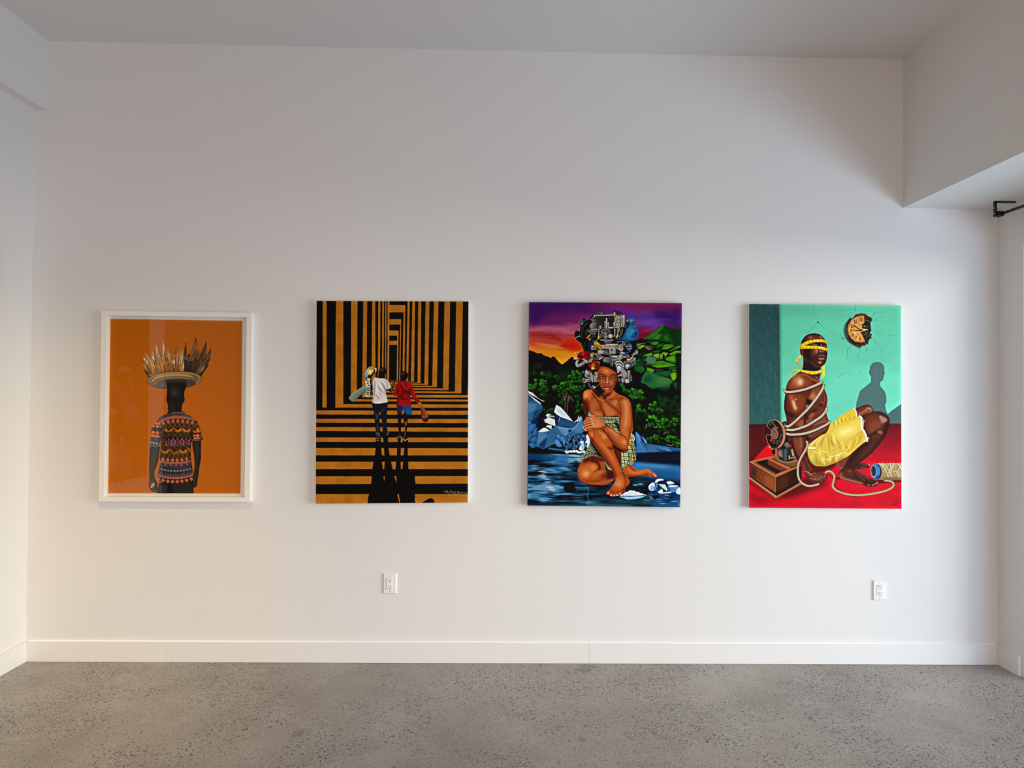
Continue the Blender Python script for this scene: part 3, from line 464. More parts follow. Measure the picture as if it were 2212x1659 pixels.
    for a in ((30, 40, 40, 50, 8, .9), (80, 90, 50, 40, 9, .9), (160, 90, 50, 40, 9, 1.), (240, 130, 60, 50, 12, 1.), (280, 190, 50, 60, 9, .8), (150, 180, 60, 40, 9, .8), (120, 20, 60, 20, 4, .3), (225, 310, 55, 45, 10, 1.05), (430, 260, 50, 45, 10, 1.05), (360, 350, 80, 60, 14, .95), (480, 370, 60, 60, 10, .8), (240, 420, 80, 70, 9, .45), (410, 470, 80, 60, 16, 1.15), (370, 520, 50, 30, 6, .9), (560, 480, 80, 50, 12, 1.), (520, 560, 60, 60, 9, .85), (620, 560, 90, 70, 12, .7), (700, 490, 60, 50, 9, .9), (610, 690, 60, 50, 9, .9), (680, 710, 80, 60, 12, .9), (390, 705, 60, 35, 8, .85), (490, 710, 50, 50, 8, .75), (280, 600, 100, 70, 9, .4), (740, 380, 40, 60, 6, .5), (750, 780, 40, 40, 5, .8), (540, 770, 90, 30, 7, .6), (660, 620, 60, 40, 6, .6)): clump(*a, size=20)
    C.lines([[(320, 560), (335, 535), (325, 515)], [(420, 540), (455, 560), (465, 540)], [(425, 680), (440, 650), (430, 640)], [(550, 640), (590, 610)], [(595, 775), (640, 790), (680, 775)], [(170, 160), (200, 185), (215, 170)]], 5, (170, 170, 150), a=.8, smooth=False)
    # ---- glacier and water on the right
    C.blob([(150, 570), (230, 620), (290, 660), (340, 740), (500, 780), (640, 810), (780, 825), (790, 900), (600, 890), (300, 900), (180, 900)], (10, 22, 40)); C.blob([(190, 620), (240, 650), (320, 730), (350, 760), (520, 790), (640, 810), (770, 830), (770, 885), (560, 890), (400, 895), (210, 900), (205, 800)], (52, 100, 150)); C.poly([(600, 810), (780, 830), (780, 890), (660, 870)], (26, 58, 98), .8, 10)
    for k in range(24):
        x = 205 + k * 17; y = 650 + max(0, (k - 2)) * 8; C.line([(x, y), (x + 50, y + 90), (x + 130, 895)], rs.uniform(4, 10), (8, 18, 34), .85, 1, taper=2)
    for k in range(16): x = 210 + k * 24; C.line([(x, 700 + k * 8), (x + 60, 800 + k * 3), (x + 100, 880)], rs.uniform(6, 12), (96, 146, 190), .6, 3, taper=2)
    C.poly([(270, 655), (340, 740), (320, 760)], (96, 140, 184)); C.blob([(195, 625), (235, 650), (260, 720), (240, 740)], (84, 132, 178), .8, 4)
    C.at(1120, 640, 3.53)
    C.poly([(60, 1195), (700, 1200), (1250, 1180), (1250, 1640), (60, 1640)], (16, 38, 52))
    wy = np.zeros((H, W), np.float32); v0 = int((1195 - 48) / 1552 * H); wy[v0:] = 1
    wn = fbm(H, W, 7, 31, 3, 9.); wn = (wn - wn[v0:].mean()) / wn[v0:].std(); wl = fbm(H, W, 60, 32, 3, 1.5); wl = (wl - wl[v0:].mean()) / wl[v0:].std()
    v = np.clip(.45 + .26 * wn + .3 * wl, 0, 1); lr = np.clip((mx - 420) / 240, 0, 1)
    wc = ramp(v, [(0, (3, 9, 16)), (.3, (11, 32, 46)), (.55, (25, 62, 86)), (.8, (46, 92, 124)), (1, (88, 134, 162))]); wr = ramp(v, [(0, (8, 26, 36)), (.5, (16, 46, 58)), (1, (34, 66, 76))])
    wcol = wc * (1 - lr[..., None]) + wr * lr[..., None]; C.im[:] = C.im * (1 - wy[..., None]) + wcol * wy[..., None]
    C.poly([(870, 1205), (1250, 1190), (1250, 1295), (1060, 1280), (880, 1262)], (10, 22, 36), 1, 4); C.lines([[(900, 1220), (1240, 1215)], [(960, 1245), (1240, 1240)]], 8, (28, 46, 64), a=.6, soft=4)
    C.poly([(830, 1258), (1080, 1280), (1250, 1296), (1250, 1400), (1060, 1390), (820, 1330)], (52, 106, 156), .95, 12); C.poly([(1000, 1320), (1250, 1330), (1250, 1420), (1000, 1400)], (24, 66, 104), .7, 20); C.poly([(900, 1275), (1160, 1295), (1100, 1310), (900, 1290)], (84, 142, 196), .5, 8)
    # moonlit glints in the left water
    C.at(1130, 830, 6.147)
    C.poly([(60, 845), (330, 870), (600, 900), (780, 930), (780, 940), (60, 915)], (5, 8, 16)); C.poly([(66, 916), (480, 945), (420, 1000), (66, 1010)], (24, 66, 108), .7, 10)
    C.blob([(480, 945), (580, 940), (600, 1000), (560, 1080), (400, 1070), (430, 1000)], (52, 98, 148), .8, 10)
    for x0, y, ln, c in [(600, 940, 160, 0), (640, 960, 140, 0), (680, 985, 90, 0), (700, 1005, 70, 0), (720, 1030, 50, 0), (640, 990, 100, 1), (300, 1130, 140, 1), (240, 1110, 120, 2), (190, 1155, 130, 0), (205, 1170, 120, 0), (230, 1190, 120, 0), (190, 1210, 130, 0), (240, 1230, 60, 0), (270, 1255, 90, 0), (260, 1290, 120, 0), (230, 1310, 140, 1), (280, 1330, 130, 0), (300, 1350, 110, 0), (290, 1370, 130, 0), (330, 1390, 100, 0), (350, 1410, 90, 0), (280, 1430, 160, 1), (380, 1460, 120, 1), (330, 1480, 120, 2), (420, 1160, 100, 2), (420, 1240, 100, 2), (400, 1300, 110, 2), (60, 1230, 120, 2), (60, 1280, 130, 3), (60, 1330, 140, 3), (60, 1400, 160, 3), (70, 1440, 220, 4), (80, 1470, 220, 4), (60, 1500, 260, 4), (640, 1470, 180, 4), (620, 1500, 200, 4), (660, 1530, 160, 4), (640, 1550, 180, 3), (340, 1100, 220, 2), (300, 1060, 220, 3), (420, 1020, 200, 3)]:
        C.line([(x0, y), (x0 + ln * .5, y + rs.uniform(2, 8)), (x0 + ln, y + rs.uniform(4, 12))], rs.uniform(9, 15), [(166, 184, 194), (90, 140, 178), (54, 106, 140), (32, 72, 108), (46, 96, 142)][c], .85, 1.5, taper=2)
    for k in range(34): x, y = rs.uniform(60, 740), rs.uniform(1040, 1560); C.line([(x, y), (x + 60, y + 3), (x + rs.uniform(100, 200), y + 6)], rs.uniform(7, 13), (4, 8, 18), .8, 1.5, taper=2)
    C.blob([(560, 1330), (660, 1340), (700, 1400), (660, 1440), (580, 1430), (540, 1390)], (4, 10, 18), .9, 8)
    C.lines([[(850, 1350), (865, 1420), (850, 1480), (870, 1560), (860, 1620)]], 10, (60, 110, 116), a=.8, soft=2); C.poly([(60, 1570), (830, 1570), (830, 1640), (60, 1640)], (10, 44, 58), .7, 5)
    # ---- ice and rocks, left
    I1 = (44, 86, 124); I2 = (74, 118, 156); I3 = (26, 52, 82); WI = (206, 212, 212)
    C.poly([(66, 130), (160, 200), (240, 270), (258, 300), (240, 370), (120, 500), (66, 470)], I1); C.poly([(66, 140), (150, 205), (66, 250)], (30, 66, 104)); C.poly([(66, 260), (190, 260), (150, 360), (66, 380)], I2, .7, 8); C.poly([(150, 360), (250, 320), (200, 420), (110, 500)], I3, .8, 8)
    C.poly([(66, 90), (130, 120), (190, 180), (240, 210), (290, 230), (230, 225), (160, 180), (80, 130)], WI); C.poly([(66, 128), (150, 190), (230, 250), (240, 275), (150, 210)], WI); C.poly([(66, 120), (160, 170), (240, 215), (255, 235), (180, 210)], (10, 14, 26))
    C.poly([(66, 470), (110, 500), (200, 420), (280, 500), (240, 600), (200, 700), (170, 850), (66, 800)], (18, 40, 66)); 
    def stone(p, c=I1, hl=True):
        C.blob(p, (8, 16, 30)); q = np.array(p, float); m = q.mean(0); C.blob(m + (q - m) * .9, c)
        if hl: C.blob(m + (q - m) * .5 + np.array([-.1, -.2]) * (q.max(0) - q.min(0)) * .5, tuple(min(255, v * 1.35) for v in c), .55, 5)
    for p in ([(66, 480), (110, 500), (120, 540), (66, 600)], [(66, 560), (120, 520), (180, 530), (160, 600), (100, 650), (66, 680)], [(110, 680), (160, 580), (190, 580), (190, 680), (140, 700)], [(66, 690), (110, 640), (120, 680), (80, 760)], [(90, 760), (110, 710), (180, 690), (190, 740), (150, 790)], [(70, 790), (120, 770), (180, 800), (150, 850), (100, 840)]): stone(p, (42, 84, 128))
    C.poly([(200, 640), (260, 620), (330, 610), (440, 560), (620, 580), (700, 530), (780, 460), (820, 560), (800, 640), (740, 670), (580, 710), (400, 800), (270, 865), (165, 820), (190, 720)], (48, 92, 130)); C.poly([(200, 640), (300, 640), (330, 700), (230, 780), (190, 800), (200, 700)], I2, .8, 8); C.poly([(210, 800), (320, 700), (290, 850), (230, 860)], I3, .9, 6); C.poly([(440, 560), (620, 590), (600, 680), (570, 710), (500, 640)], (90, 136, 172), .8, 10); C.poly([(660, 600), (780, 470), (800, 560), (760, 670), (700, 640)], (70, 114, 152), .9, 8); C.poly([(600, 600), (660, 600), (640, 650), (600, 640)], I3); C.line([(440, 560), (560, 590), (670, 590), (770, 470)], 6, (150, 184, 204), .8, 2); C.line([(670, 590), (580, 710)], 7, (130, 170, 200), .8, 2)
    C.poly([(245, 455), (300, 470), (330, 440), (420, 470), (430, 560), (370, 540), (300, 510), (270, 530), (280, 490)], WI); C.poly([(410, 370), (440, 275), (500, 310), (580, 400), (660, 495), (600, 480), (480, 430), (440, 400)], (214, 222, 220)); C.poly([(430, 290), (520, 360), (620, 470), (560, 440), (450, 360)], (160, 190, 196), .7, 6); C.poly([(300, 420), (320, 395), (360, 400), (410, 420), (420, 440), (330, 440)], WI); C.poly([(330, 430), (380, 400), (420, 400), (420, 430)], (20, 30, 44), .6, 3)
    C.poly([(425, 400), (480, 430), (620, 480), (710, 520), (660, 575), (520, 560), (430, 560)], (38, 74, 110)); C.poly([(425, 400), (490, 430), (470, 520), (430, 550)], (24, 46, 72), .9, 4); C.line([(492, 430), (470, 500)], 6, (170, 190, 200), .8); C.poly([(200, 635), (240, 600), (270, 580), (300, 580), (350, 620), (300, 630), (240, 640)], WI); C.poly([(300, 560), (330, 545), (380, 550), (375, 600), (340, 580)], (190, 206, 210)); C.poly([(190, 440), (280, 460), (300, 540), (250, 590), (190, 560)], (14, 24, 42), .9, 6)
    C.lines([[(690, 500), (760, 440)], [(720, 500), (735, 425)], [(745, 490), (770, 430)], [(680, 505), (780, 455)]], 8, (190, 206, 212), smooth=False)
    for p in ([(405, 740), (450, 720), (500, 780), (520, 830), (470, 840), (420, 800)], [(440, 690), (460, 660), (500, 680), (490, 730), (450, 720)], [(490, 740), (500, 690), (540, 690), (530, 780)], [(530, 700), (560, 720), (555, 820), (525, 820)]): stone(p, (62, 106, 152))
    for k in range(74):
        u = rs.rand(); x = rs.uniform(540, 835); y = rs.uniform(680, 880) - (x - 570) * .1; s = rs.uniform(20, 34); a = rs.uniform(40, 140)
        C.ell(x, y, s, s * .62, (8, 16, 30), 1, 0, a); C.ell(x, y, s * .86, s * .5, (38 + 20 * u, 76 + 28 * u, 112 + 28 * u), 1, 0, a); C.ell(x - 3, y - 3, s * .5, s * .22, (84, 124, 156), .5, 3, a)
    for k in range(12): x = 350 + k * 22; y = 855 + k * 3; C.ell(x, y, 24, 10, (8, 16, 30), 1, 0, 150); C.ell(x, y, 21, 7, (54, 92, 134), 1, 0, 150)
    for p in ([(830, 690), (850, 670), (870, 700), (890, 760), (880, 830), (840, 840), (850, 790), (820, 780), (840, 740)], [(750, 780), (770, 755), (800, 760), (790, 790)], [(740, 860), (770, 800), (800, 790), (810, 850), (770, 880)]): C.blob(p, (200, 214, 218)); 
    C.ell(790, 830, 24, 34, (120, 156, 176), .8, 8)
    for k in range(14): x = 570 + k * 19; C.ell(x, 895 + rs.uniform(-8, 16), 20, 11, (208, 218, 220), 1, 1, rs.uniform(-40, -10))
    # ---- small ice, right foreground
    C.at(1340, 830, 5.929)
    C.poly([(360, 1380), (770, 1380), (770, 1575), (400, 1575), (420, 1500), (360, 1440)], (28, 66, 112), .7, 8)
    for k in range(24): x, y = rs.uniform(360, 600), rs.uniform(1390, 1570); x += 200 * (k % 2); C.line([(x, y), (x + 50, y + 3), (x + 100, y + 2)], 11, [(110, 152, 192), (70, 118, 170), (10, 20, 34)][k % 3], .8, 1.5, taper=2)
    C.blob([(410, 1430), (470, 1420), (500, 1440), (450, 1470), (410, 1460)], (6, 10, 18), .9, 3)
    C.blob([(350, 1312), (378, 1268), (428, 1248), (470, 1200), (532, 1206), (562, 1226), (622, 1236), (692, 1262), (754, 1298), (770, 1350), (762, 1414), (700, 1384), (600, 1390), (500, 1394), (420, 1374), (362, 1354)], (12, 26, 48))
    C.blob([(358, 1312), (382, 1276), (428, 1258), (440, 1300), (432, 1350), (400, 1366), (368, 1350)], (196, 208, 216)); C.blob([(372, 1330), (410, 1290), (430, 1310), (420, 1352), (390, 1358)], (110, 150, 186), .9, 4)
    C.blob([(432, 1262), (470, 1216), (530, 1212), (556, 1232), (500, 1244), (470, 1262), (500, 1290), (516, 1340), (490, 1370), (440, 1368), (428, 1330), (442, 1300)], (44, 84, 128)); C.blob([(440, 1250), (474, 1212), (532, 1212), (550, 1228), (500, 1236), (462, 1256)], (206, 216, 222)); C.blob([(460, 1290), (500, 1300), (508, 1350), (470, 1362)], (22, 48, 82), .85, 8); C.lines([[(446, 1264), (470, 1290), (440, 1340)]], 9, (150, 182, 206), a=.8, soft=3)
    C.blob([(520, 1252), (556, 1238), (604, 1262), (600, 1286), (540, 1280)], (20, 44, 74)); C.poly([(488, 1276), (570, 1284), (598, 1340), (592, 1372), (556, 1340), (520, 1312)], (204, 214, 220)); C.lines([[(510, 1290), (560, 1330), (588, 1366)], [(540, 1290), (580, 1330)]], 6, (90, 130, 170), a=.8, soft=2); C.poly([(480, 1374), (532, 1336), (546, 1376), (500, 1388)], (186, 200, 210))
    C.blob([(590, 1250), (640, 1242), (690, 1268), (640, 1280), (610, 1282)], (184, 200, 212)); C.blob([(604, 1306), (640, 1290), (742, 1302), (722, 1366), (650, 1384), (602, 1364)], (70, 120, 168)); C.poly([(612, 1304), (650, 1292), (744, 1300), (700, 1314), (640, 1318)], (190, 206, 218)); C.poly([(602, 1320), (634, 1322), (650, 1380), (604, 1366)], (40, 84, 134), .9, 3); C.line([(640, 1318), (700, 1314), (722, 1360)], 5, (150, 186, 214), .8, 2)
    C.blob([(708, 1386), (748, 1318), (768, 1350), (764, 1410)], (176, 196, 210)); C.poly([(466, 1386), (660, 1376), (640, 1392), (520, 1400)], (186, 202, 212)); C.lines([[(516, 1250), (530, 1290)], [(600, 1290), (606, 1370)], [(560, 1345), (545, 1385)]], 5, (8, 18, 34), a=.8)
    C.poly([(-12, 1428), (20, 1408), (45, 1398), (60, 1380), (90, 1378), (110, 1362), (140, 1356), (152, 1364), (178, 1362), (200, 1378), (230, 1378), (252, 1394), (280, 1398), (300, 1410), (335, 1422), (200, 1436), (60, 1436)], (204, 210, 212)); C.lines([[(30, 1415), (80, 1405), (130, 1412)], [(90, 1395), (140, 1388), (190, 1398)], [(180, 1412), (240, 1405), (290, 1415)]], 10, (150, 168, 182), a=.6, soft=3); C.line([(20, 1428), (150, 1432), (310, 1422)], 8, (14, 22, 32), .9); C.blob([(-10, 1438), (150, 1438), (310, 1430), (230, 1462), (100, 1474), (30, 1455)], (120, 160, 200)); C.line([(60, 1455), (150, 1450), (250, 1445)], 9, (206, 220, 230), .8, 3)
    C.ell(190, 1290, 36, 8, (104, 140, 150)); C.ell(255, 1280, 34, 8, (100, 136, 148))
    C.lines([[(312, 1490), (326, 1478), (332, 1488), (340, 1482), (346, 1488), (354, 1482), (360, 1488), (368, 1482), (376, 1470), (374, 1488)], [(388, 1480), (392, 1476), (390, 1486)], [(400, 1478), (404, 1486)]], 2.6, (190, 200, 200), a=.9)
    # ---- engine crown
    C.at(1230, 650, 9.217)
    G1 = (134, 124, 112); G2 = (84, 80, 76); G3 = (44, 43, 44); G4 = (166, 150, 130); BK = (14, 14, 16)
    C.poly([(210, 480), (380, 380), (480, 260), (1090, 300), (1110, 640), (1280, 800), (1340, 960), (1310, 1180), (1290, 1330), (1200, 1400), (1240, 1620), (950, 1640), (600, 1600), (300, 1640), (260, 1500), (360, 1380), (340, 1200), (280, 1000), (260, 780)], BK)
    def bx(x0, y0, x1, y1, c=G1, o=True):
        if o: C.poly([(x0 - 6, y0 - 6), (x1 + 6, y0 - 6), (x1 + 6, y1 + 6), (x0 - 6, y1 + 6)], BK)
        C.poly([(x0, y0), (x1, y0), (x1, y1), (x0, y1)], c); C.poly([(x0, y0), (x1, y0), (x1, y0 + (y1 - y0) * .25), (x0, y0 + (y1 - y0) * .25)], tuple(min(255, v * 1.25) for v in c), .7); C.poly([(x0 + (x1 - x0) * .72, y0), (x1, y0), (x1, y1), (x0 + (x1 - x0) * .72, y1)], tuple(v * .7 for v in c), .6)
    def pg(p, c, w=6): C.poly(p, c); C.line(list(p) + [p[0]], w, BK, .9, smooth=False)
    def nut(x, y, r, c=G4, hole=True):
        C.ell(x, y, r + 5, r + 5, BK); C.ell(x, y, r, r, c)
        if hole: C.ell(x, y, r * .5, r * .5, (26, 24, 26))
    pg([(490, 245), (620, 200), (680, 260), (640, 275), (560, 290), (500, 330), (478, 320)], (66, 64, 64)); pg([(600, 260), (640, 222), (670, 262)], G1); pg([(840, 265), (900, 195), (1045, 240), (1040, 295), (950, 290)], (48, 46, 48)); pg([(850, 262), (900, 215), (925, 270)], G4); pg([(950, 270), (1040, 255), (1035, 300), (960, 295)], G2)
    pg([(500, 290), (900, 275), (940, 330), (860, 560), (520, 550)], (52, 52, 54)); C.poly([(560, 320), (860, 320), (880, 500), (580, 520)], (40, 40, 43), .8, 20); C.line([(505, 293), (700, 288), (920, 280)], 26, G4, smooth=False); C.line([(505, 278), (920, 266)], 8, BK, smooth=False); C.line([(505, 308), (910, 298)], 6, BK, smooth=False); C.line([(492, 290), (490, 330)], 20, G4)
    pg([(880, 300), (940, 290), (1010, 310), (1015, 560), (880, 540), (862, 440), (900, 400)], (156, 140, 122)); C.lines([[(950, 350), (1000, 370), (990, 420), (1010, 520)], [(950, 350), (920, 430), (890, 520), (1000, 520)], [(930, 500), (920, 440), (950, 420), (980, 460), (970, 500)]], 8, (40, 34, 30), smooth=False); nut(912, 312, 28); nut(952, 385, 12); nut(905, 510, 12)
    bx(1020, 290, 1050, 480, G1); bx(1056, 286, 1098, 480, (158, 142, 124)); nut(1052, 490, 34, (170, 160, 148))
    bx(390, 370, 525, 460, G2); bx(400, 480, 520, 545, (96, 92, 90)); C.line([(390, 462), (525, 462)], 12, (150, 142, 134)); C.line([(430, 380), (430, 540)], 22, (150, 146, 140), .6, 8); bx(445, 330, 478, 362, G2)
    for x, y0, w in ((705, 410, 18), (736, 352, 24), (768, 430, 18)): bx(x - w / 2, y0, x + w / 2, 560, G4)
    C.ell(736, 360, 16, 16, G4); bx(770, 525, 880, 550, G4); bx(400, 560, 600, 585, G1); bx(360, 600, 540, 625, (110, 104, 100)); nut(455, 612, 18, G1, False); nut(660, 605, 38, (150, 144, 136)); bx(590, 500, 635, 560, (136, 124, 108)); bx(640, 565, 820, 600, G2)
    bx(680, 620, 760, 770, G2); C.line([(720, 620), (720, 770)], 16, (140, 136, 132), .7, 6); C.ell(722, 712, 42, 26, BK); C.ell(722, 712, 36, 20, (150, 144, 138)); C.ell(722, 712, 12, 10, G3); nut(812, 704, 46, (150, 148, 142), False); C.ell(800, 695, 18, 16, (190, 188, 182), .7, 6); bx(850, 692, 890, 715, G1); bx(885, 560, 910, 720, G1); bx(765, 605, 820, 640, G2); bx(820, 590, 850, 660, G3)
    for x, y0, y1 in ((600, 660, 740), (632, 650, 740), (660, 640, 720), (1010, 600, 700), (1040, 560, 690), (940, 560, 620)): bx(x, y0, x + 20, y1, (92, 88, 86))
    bx(430, 690, 540, 740, G3); bx(450, 640, 520, 680, G2); nut(990, 555, 18, G1); C.line([(985, 570), (960, 640)], 22, (150, 144, 136)); nut(955, 650, 20, G1); C.line([(955, 680), (935, 735)], 30, (190, 140, 40)); C.line([(960, 690), (945, 720)], 8, (240, 200, 90)); nut(992, 712, 14); C.line([(580, 590), (578, 700)], 20, G1); bx(562, 706, 598, 762, (180, 128, 36)); C.line([(572, 710), (572, 760)], 8, (240, 200, 90))
    # hoses on the left
    C.line([(200, 430), (240, 400), (300, 380)], 60, G2); pg([(200, 425), (250, 370), (300, 350), (340, 400), (270, 440), (230, 490)], (70, 68, 70)); C.ell(285, 380, 26, 22, BK); nut(262, 470, 30, G1, False)
    C.line([(400, 420), (320, 460), (260, 560), (250, 700), (270, 820), (320, 940), (400, 1020)], 92, (10, 10, 12)); C.line([(360, 430), (290, 500), (245, 620), (245, 740)], 14, (84, 84, 88), .8, 5)
    C.line([(400, 560), (340, 590), (330, 680)], 40, (26, 26, 28)); C.line([(390, 560), (335, 600), (322, 680)], 10, (100, 98, 98), .8, 3)
    C.line([(170, 640), (140, 680), (170, 750), (260, 830)], 84, (12, 12, 14)); C.ell(150, 640, 52, 50, (50, 50, 54)); C.ell(155, 650, 40, 40, (14, 14, 16)); C.line([(120, 750), (150, 720), (200, 715)], 10, (170, 170, 168), .9, 2); C.line([(125, 770), (180, 810), (250, 860)], 10, (96, 96, 98), .8, 4)
    C.line([(450, 620), (400, 680), (330, 760), (290, 850), (280, 950), (340, 1080), (380, 1150)], 26, (16, 16, 20)); C.line([(445, 625), (400, 685)], 14, G1); C.line([(395, 690), (350, 745)], 26, (176, 128, 40)); C.line([(300, 830), (285, 930), (340, 1060)], 6, (90, 90, 94), .8, 2); bx(385, 755, 415, 800, (180, 128, 36)); C.line([(400, 800), (390, 900), (410, 1000), (470, 1030)], 22, (14, 14, 18)); C.line([(394, 820), (385, 900), (405, 985)], 5, (96, 96, 100), .8)
    C.line([(420, 720), (440, 760), (470, 800)], 9, (30, 66, 120)); C.line([(550, 785), (490, 800), (430, 850), (415, 960)], 12, (24, 60, 112)); C.line([(545, 782), (490, 796), (440, 840)], 4, (90, 140, 190)); nut(548, 785, 12, G1, False)
    C.line([(590, 780), (640, 850), (740, 875), (840, 850), (900, 770)], 30, (12, 12, 16)); C.line([(600, 800), (650, 852), (740, 872), (830, 850)], 5, (70, 74, 84), .8, 2); C.line([(620, 780), (740, 795), (860, 785)], 20, (156, 146, 132)); bx(690, 800, 830, 845, G2)
    # brass can, fuel rail, filters
    C.line([(520, 850), (610, 920)], 96, BK); C.line([(520, 850), (610, 920)], 84, (166, 118, 28)); C.line([(520, 825), (600, 880)], 20, (216, 170, 70), .8, 8); C.ell(615, 928, 54, 56, BK); C.ell(615, 928, 48, 50, (180, 128, 34)); C.ell(615, 930, 34, 36, (150, 100, 22), .8, 6)
    bx(430, 900, 540, 980, (130, 120, 108)); nut(455, 910, 22, G4, False); nut(490, 940, 26, G1); bx(560, 990, 690, 1060, (150, 138, 120)); bx(640, 880, 720, 960, (140, 128, 112))
    bx(720, 875, 960, 935, (156, 142, 124)); C.lines([[(x, 885), (x, 925)] for x in range(740, 950, 26)], 8, (40, 36, 32)); C.line([(720, 868), (960, 868)], 12, (176, 164, 144)); bx(790, 950, 920, 1060, (150, 138, 120)); C.lines([[(850, 960), (840, 1060)]], 8, BK); nut(838, 985, 18, G2); bx(700, 935, 960, 955, G4)
    pg([(960, 880), (1040, 860), (1080, 960), (1040, 1010), (970, 960)], (130, 122, 112)); nut(1075, 862, 32, G1); nut(1030, 915, 30, G4); C.line([(960, 960), (1040, 1005)], 14, (176, 164, 148))
    for k in range(5): C.line([(1100 + k * 16, 890 + k * 26), (1170, 870 + k * 30), (1230, 900 + k * 16)], 18, (134, 128, 122) if k % 2 else (70, 68, 68))
    C.line([(940, 820), (1080, 815), (1180, 840), (1230, 900), (1220, 980), (1160, 1030), (1040, 1030), (950, 1020)], 14, (30, 78, 140)); C.line([(1000, 812), (1120, 820), (1200, 860), (1228, 920)], 5, (110, 160, 206)); nut(962, 818, 22, (56, 100, 150)); nut(1043, 816, 10, (180, 180, 176), False)
    C.line([(1310, 790), (1315, 900), (1280, 1000), (1240, 1080)], 44, (14, 14, 20)); C.line([(1325, 800), (1330, 900), (1295, 1000)], 7, (60, 66, 84), .8, 2); pg([(1220, 1090), (1350, 960), (1372, 1040), (1260, 1100)], (110, 104, 98)); C.lines([[(1320, 1000), (1350, 1045)], [(1250, 1090), (1350, 1050)]], 8, (170, 160, 148)); pg([(1180, 1160), (1260, 1100), (1280, 1110), (1230, 1180)], G4)
    # red parts
    R1 = (128, 14, 16); R2 = (176, 34, 30)
    C.blob([(170, 1060), (260, 1010), (380, 1010), (420, 1080), (380, 1180), (200, 1170), (160, 1120)], (84, 8, 12)); C.line([(180, 1055), (250, 1050), (330, 1040)], 44, R1); C.ell(265, 1060, 26, 44, R2); C.line([(190, 1160), (330, 1160)], 36, R1); C.ell(320, 1110, 28, 36, R1); C.line([(380, 1020), (400, 1110), (370, 1180)], 40, (110, 12, 16)); C.line([(270, 1140), (350, 1150)], 10, R2)
    for x, y in ((125, 1050), (160, 1042)): C.ell(x, y, 26, 24, (176, 128, 40)); C.ell(x - 5, y - 6, 12, 10, (234, 196, 110))
    C.line([(95, 1155), (160, 1152)], 34, (186, 150, 80)); C.line([(100, 1148), (150, 1146)], 9, (236, 214, 150)); C.line([(150, 1120), (260, 1130)], 14, BK); C.line([(145, 1030), (170, 1070)], 9, BK)
    C.line([(160, 1190), (140, 1260), (160, 1310), (250, 1270), (340, 1200)], 64, BK); C.line([(160, 1190), (140, 1250), (165, 1300), (250, 1260), (335, 1200)], 50, (118, 116, 114)); C.line([(140, 1200), (130, 1260), (150, 1310)], 10, (214, 212, 206), .9, 4); C.line([(180, 1280), (260, 1230), (320, 1190)], 12, (210, 206, 198), .8, 5); C.ell(245, 1225, 26, 20, R1); C.line([(280, 1170), (350, 1230)], 30, (150, 146, 140)); C.line([(270, 1190), (330, 1245)], 8, BK)
    pg([(360, 1200), (420, 1150), (480, 1130), (440, 1230), (380, 1240)], (136, 124, 110)); nut(392, 1195, 16); pg([(450, 1130), (600, 1120), (610, 1180), (470, 1180)], (72, 72, 68)); nut(465, 1060, 30, (176, 128, 40)); nut(440, 1055, 16, (196, 150, 60)); C.lines([[(500, 1060), (560, 1110), (620, 1140)], [(520, 1050), (640, 1110)]], 14, (150, 140, 126)); bx(420, 1060, 470, 1130, (150, 136, 116)); C.line([(590, 1170), (680, 1110)], 22, G4)
    C.blob([(420, 1230), (470, 1190), (560, 1190), (610, 1230), (605, 1330), (570, 1390), (480, 1390), (410, 1360), (380, 1300)], (20, 8, 8)); C.blob([(430, 1240), (480, 1200), (560, 1200), (600, 1240), (595, 1330), (560, 1370), (480, 1370), (420, 1350), (395, 1300)], R1); C.blob([(530, 1220), (590, 1250), (590, 1330), (550, 1350), (530, 1290)], (96, 10, 14), .9, 8); C.ell(475, 1240, 34, 30, R2, .9, 6); C.ell(400, 1290, 26, 30, R2, .8, 6); C.line([(560, 1215), (600, 1270), (595, 1350)], 9, (190, 60, 50), .7, 3)
    nut(470, 1290, 30, (190, 140, 46)); nut(458, 1335, 34, (196, 150, 56)); C.ell(456, 1345, 20, 18, (236, 206, 90)); C.lines([[(430, 1360), (470, 1370), (500, 1350)]], 10, (176, 124, 40)); C.ell(415, 1415, 20, 18, R2); nut(380, 1420, 20, (186, 140, 60)); C.line([(550, 1215), (600, 1240)], 16, (150, 110, 60)); C.line([(430, 1300), (420, 1390)], 16, (84, 8, 12))
    # left casting and pump at the base
    pg([(310, 1390), (340, 1370), (400, 1440), (540, 1420), (560, 1500), (540, 1560), (340, 1545), (300, 1500)], (146, 142, 136)); C.poly([(320, 1460), (420, 1450), (430, 1530), (330, 1540)], (92, 94, 94), .9, 3); nut(385, 1500, 16, G2, False); bx(455, 1420, 490, 1500, (30, 26, 24)); nut(470, 1500, 24, (176, 140, 84)); pg([(490, 1420), (580, 1400), (560, 1480), (510, 1500)], (112, 108, 104)); C.line([(500, 1440), (550, 1480)], 10, (190, 186, 180))
    bx(250, 1540, 310, 1600, (96, 92, 90)); bx(310, 1560, 400, 1620, (140, 134, 126)); bx(400, 1545, 470, 1590, (120, 114, 108)); bx(470, 1540, 560, 1620, (104, 102, 100)); C.line([(450, 1545), (450, 1620)], 12, (200, 194, 184)); C.lines([[(500, 1545), (500, 1618)], [(530, 1545), (530, 1618)]], 8, (150, 146, 140)); nut(345, 1600, 18, G4); nut(395, 1600, 16, G1); C.ell(270, 1420, 24, 24, (84, 82, 82)); C.ell(300, 1625, 34, 14, G1)
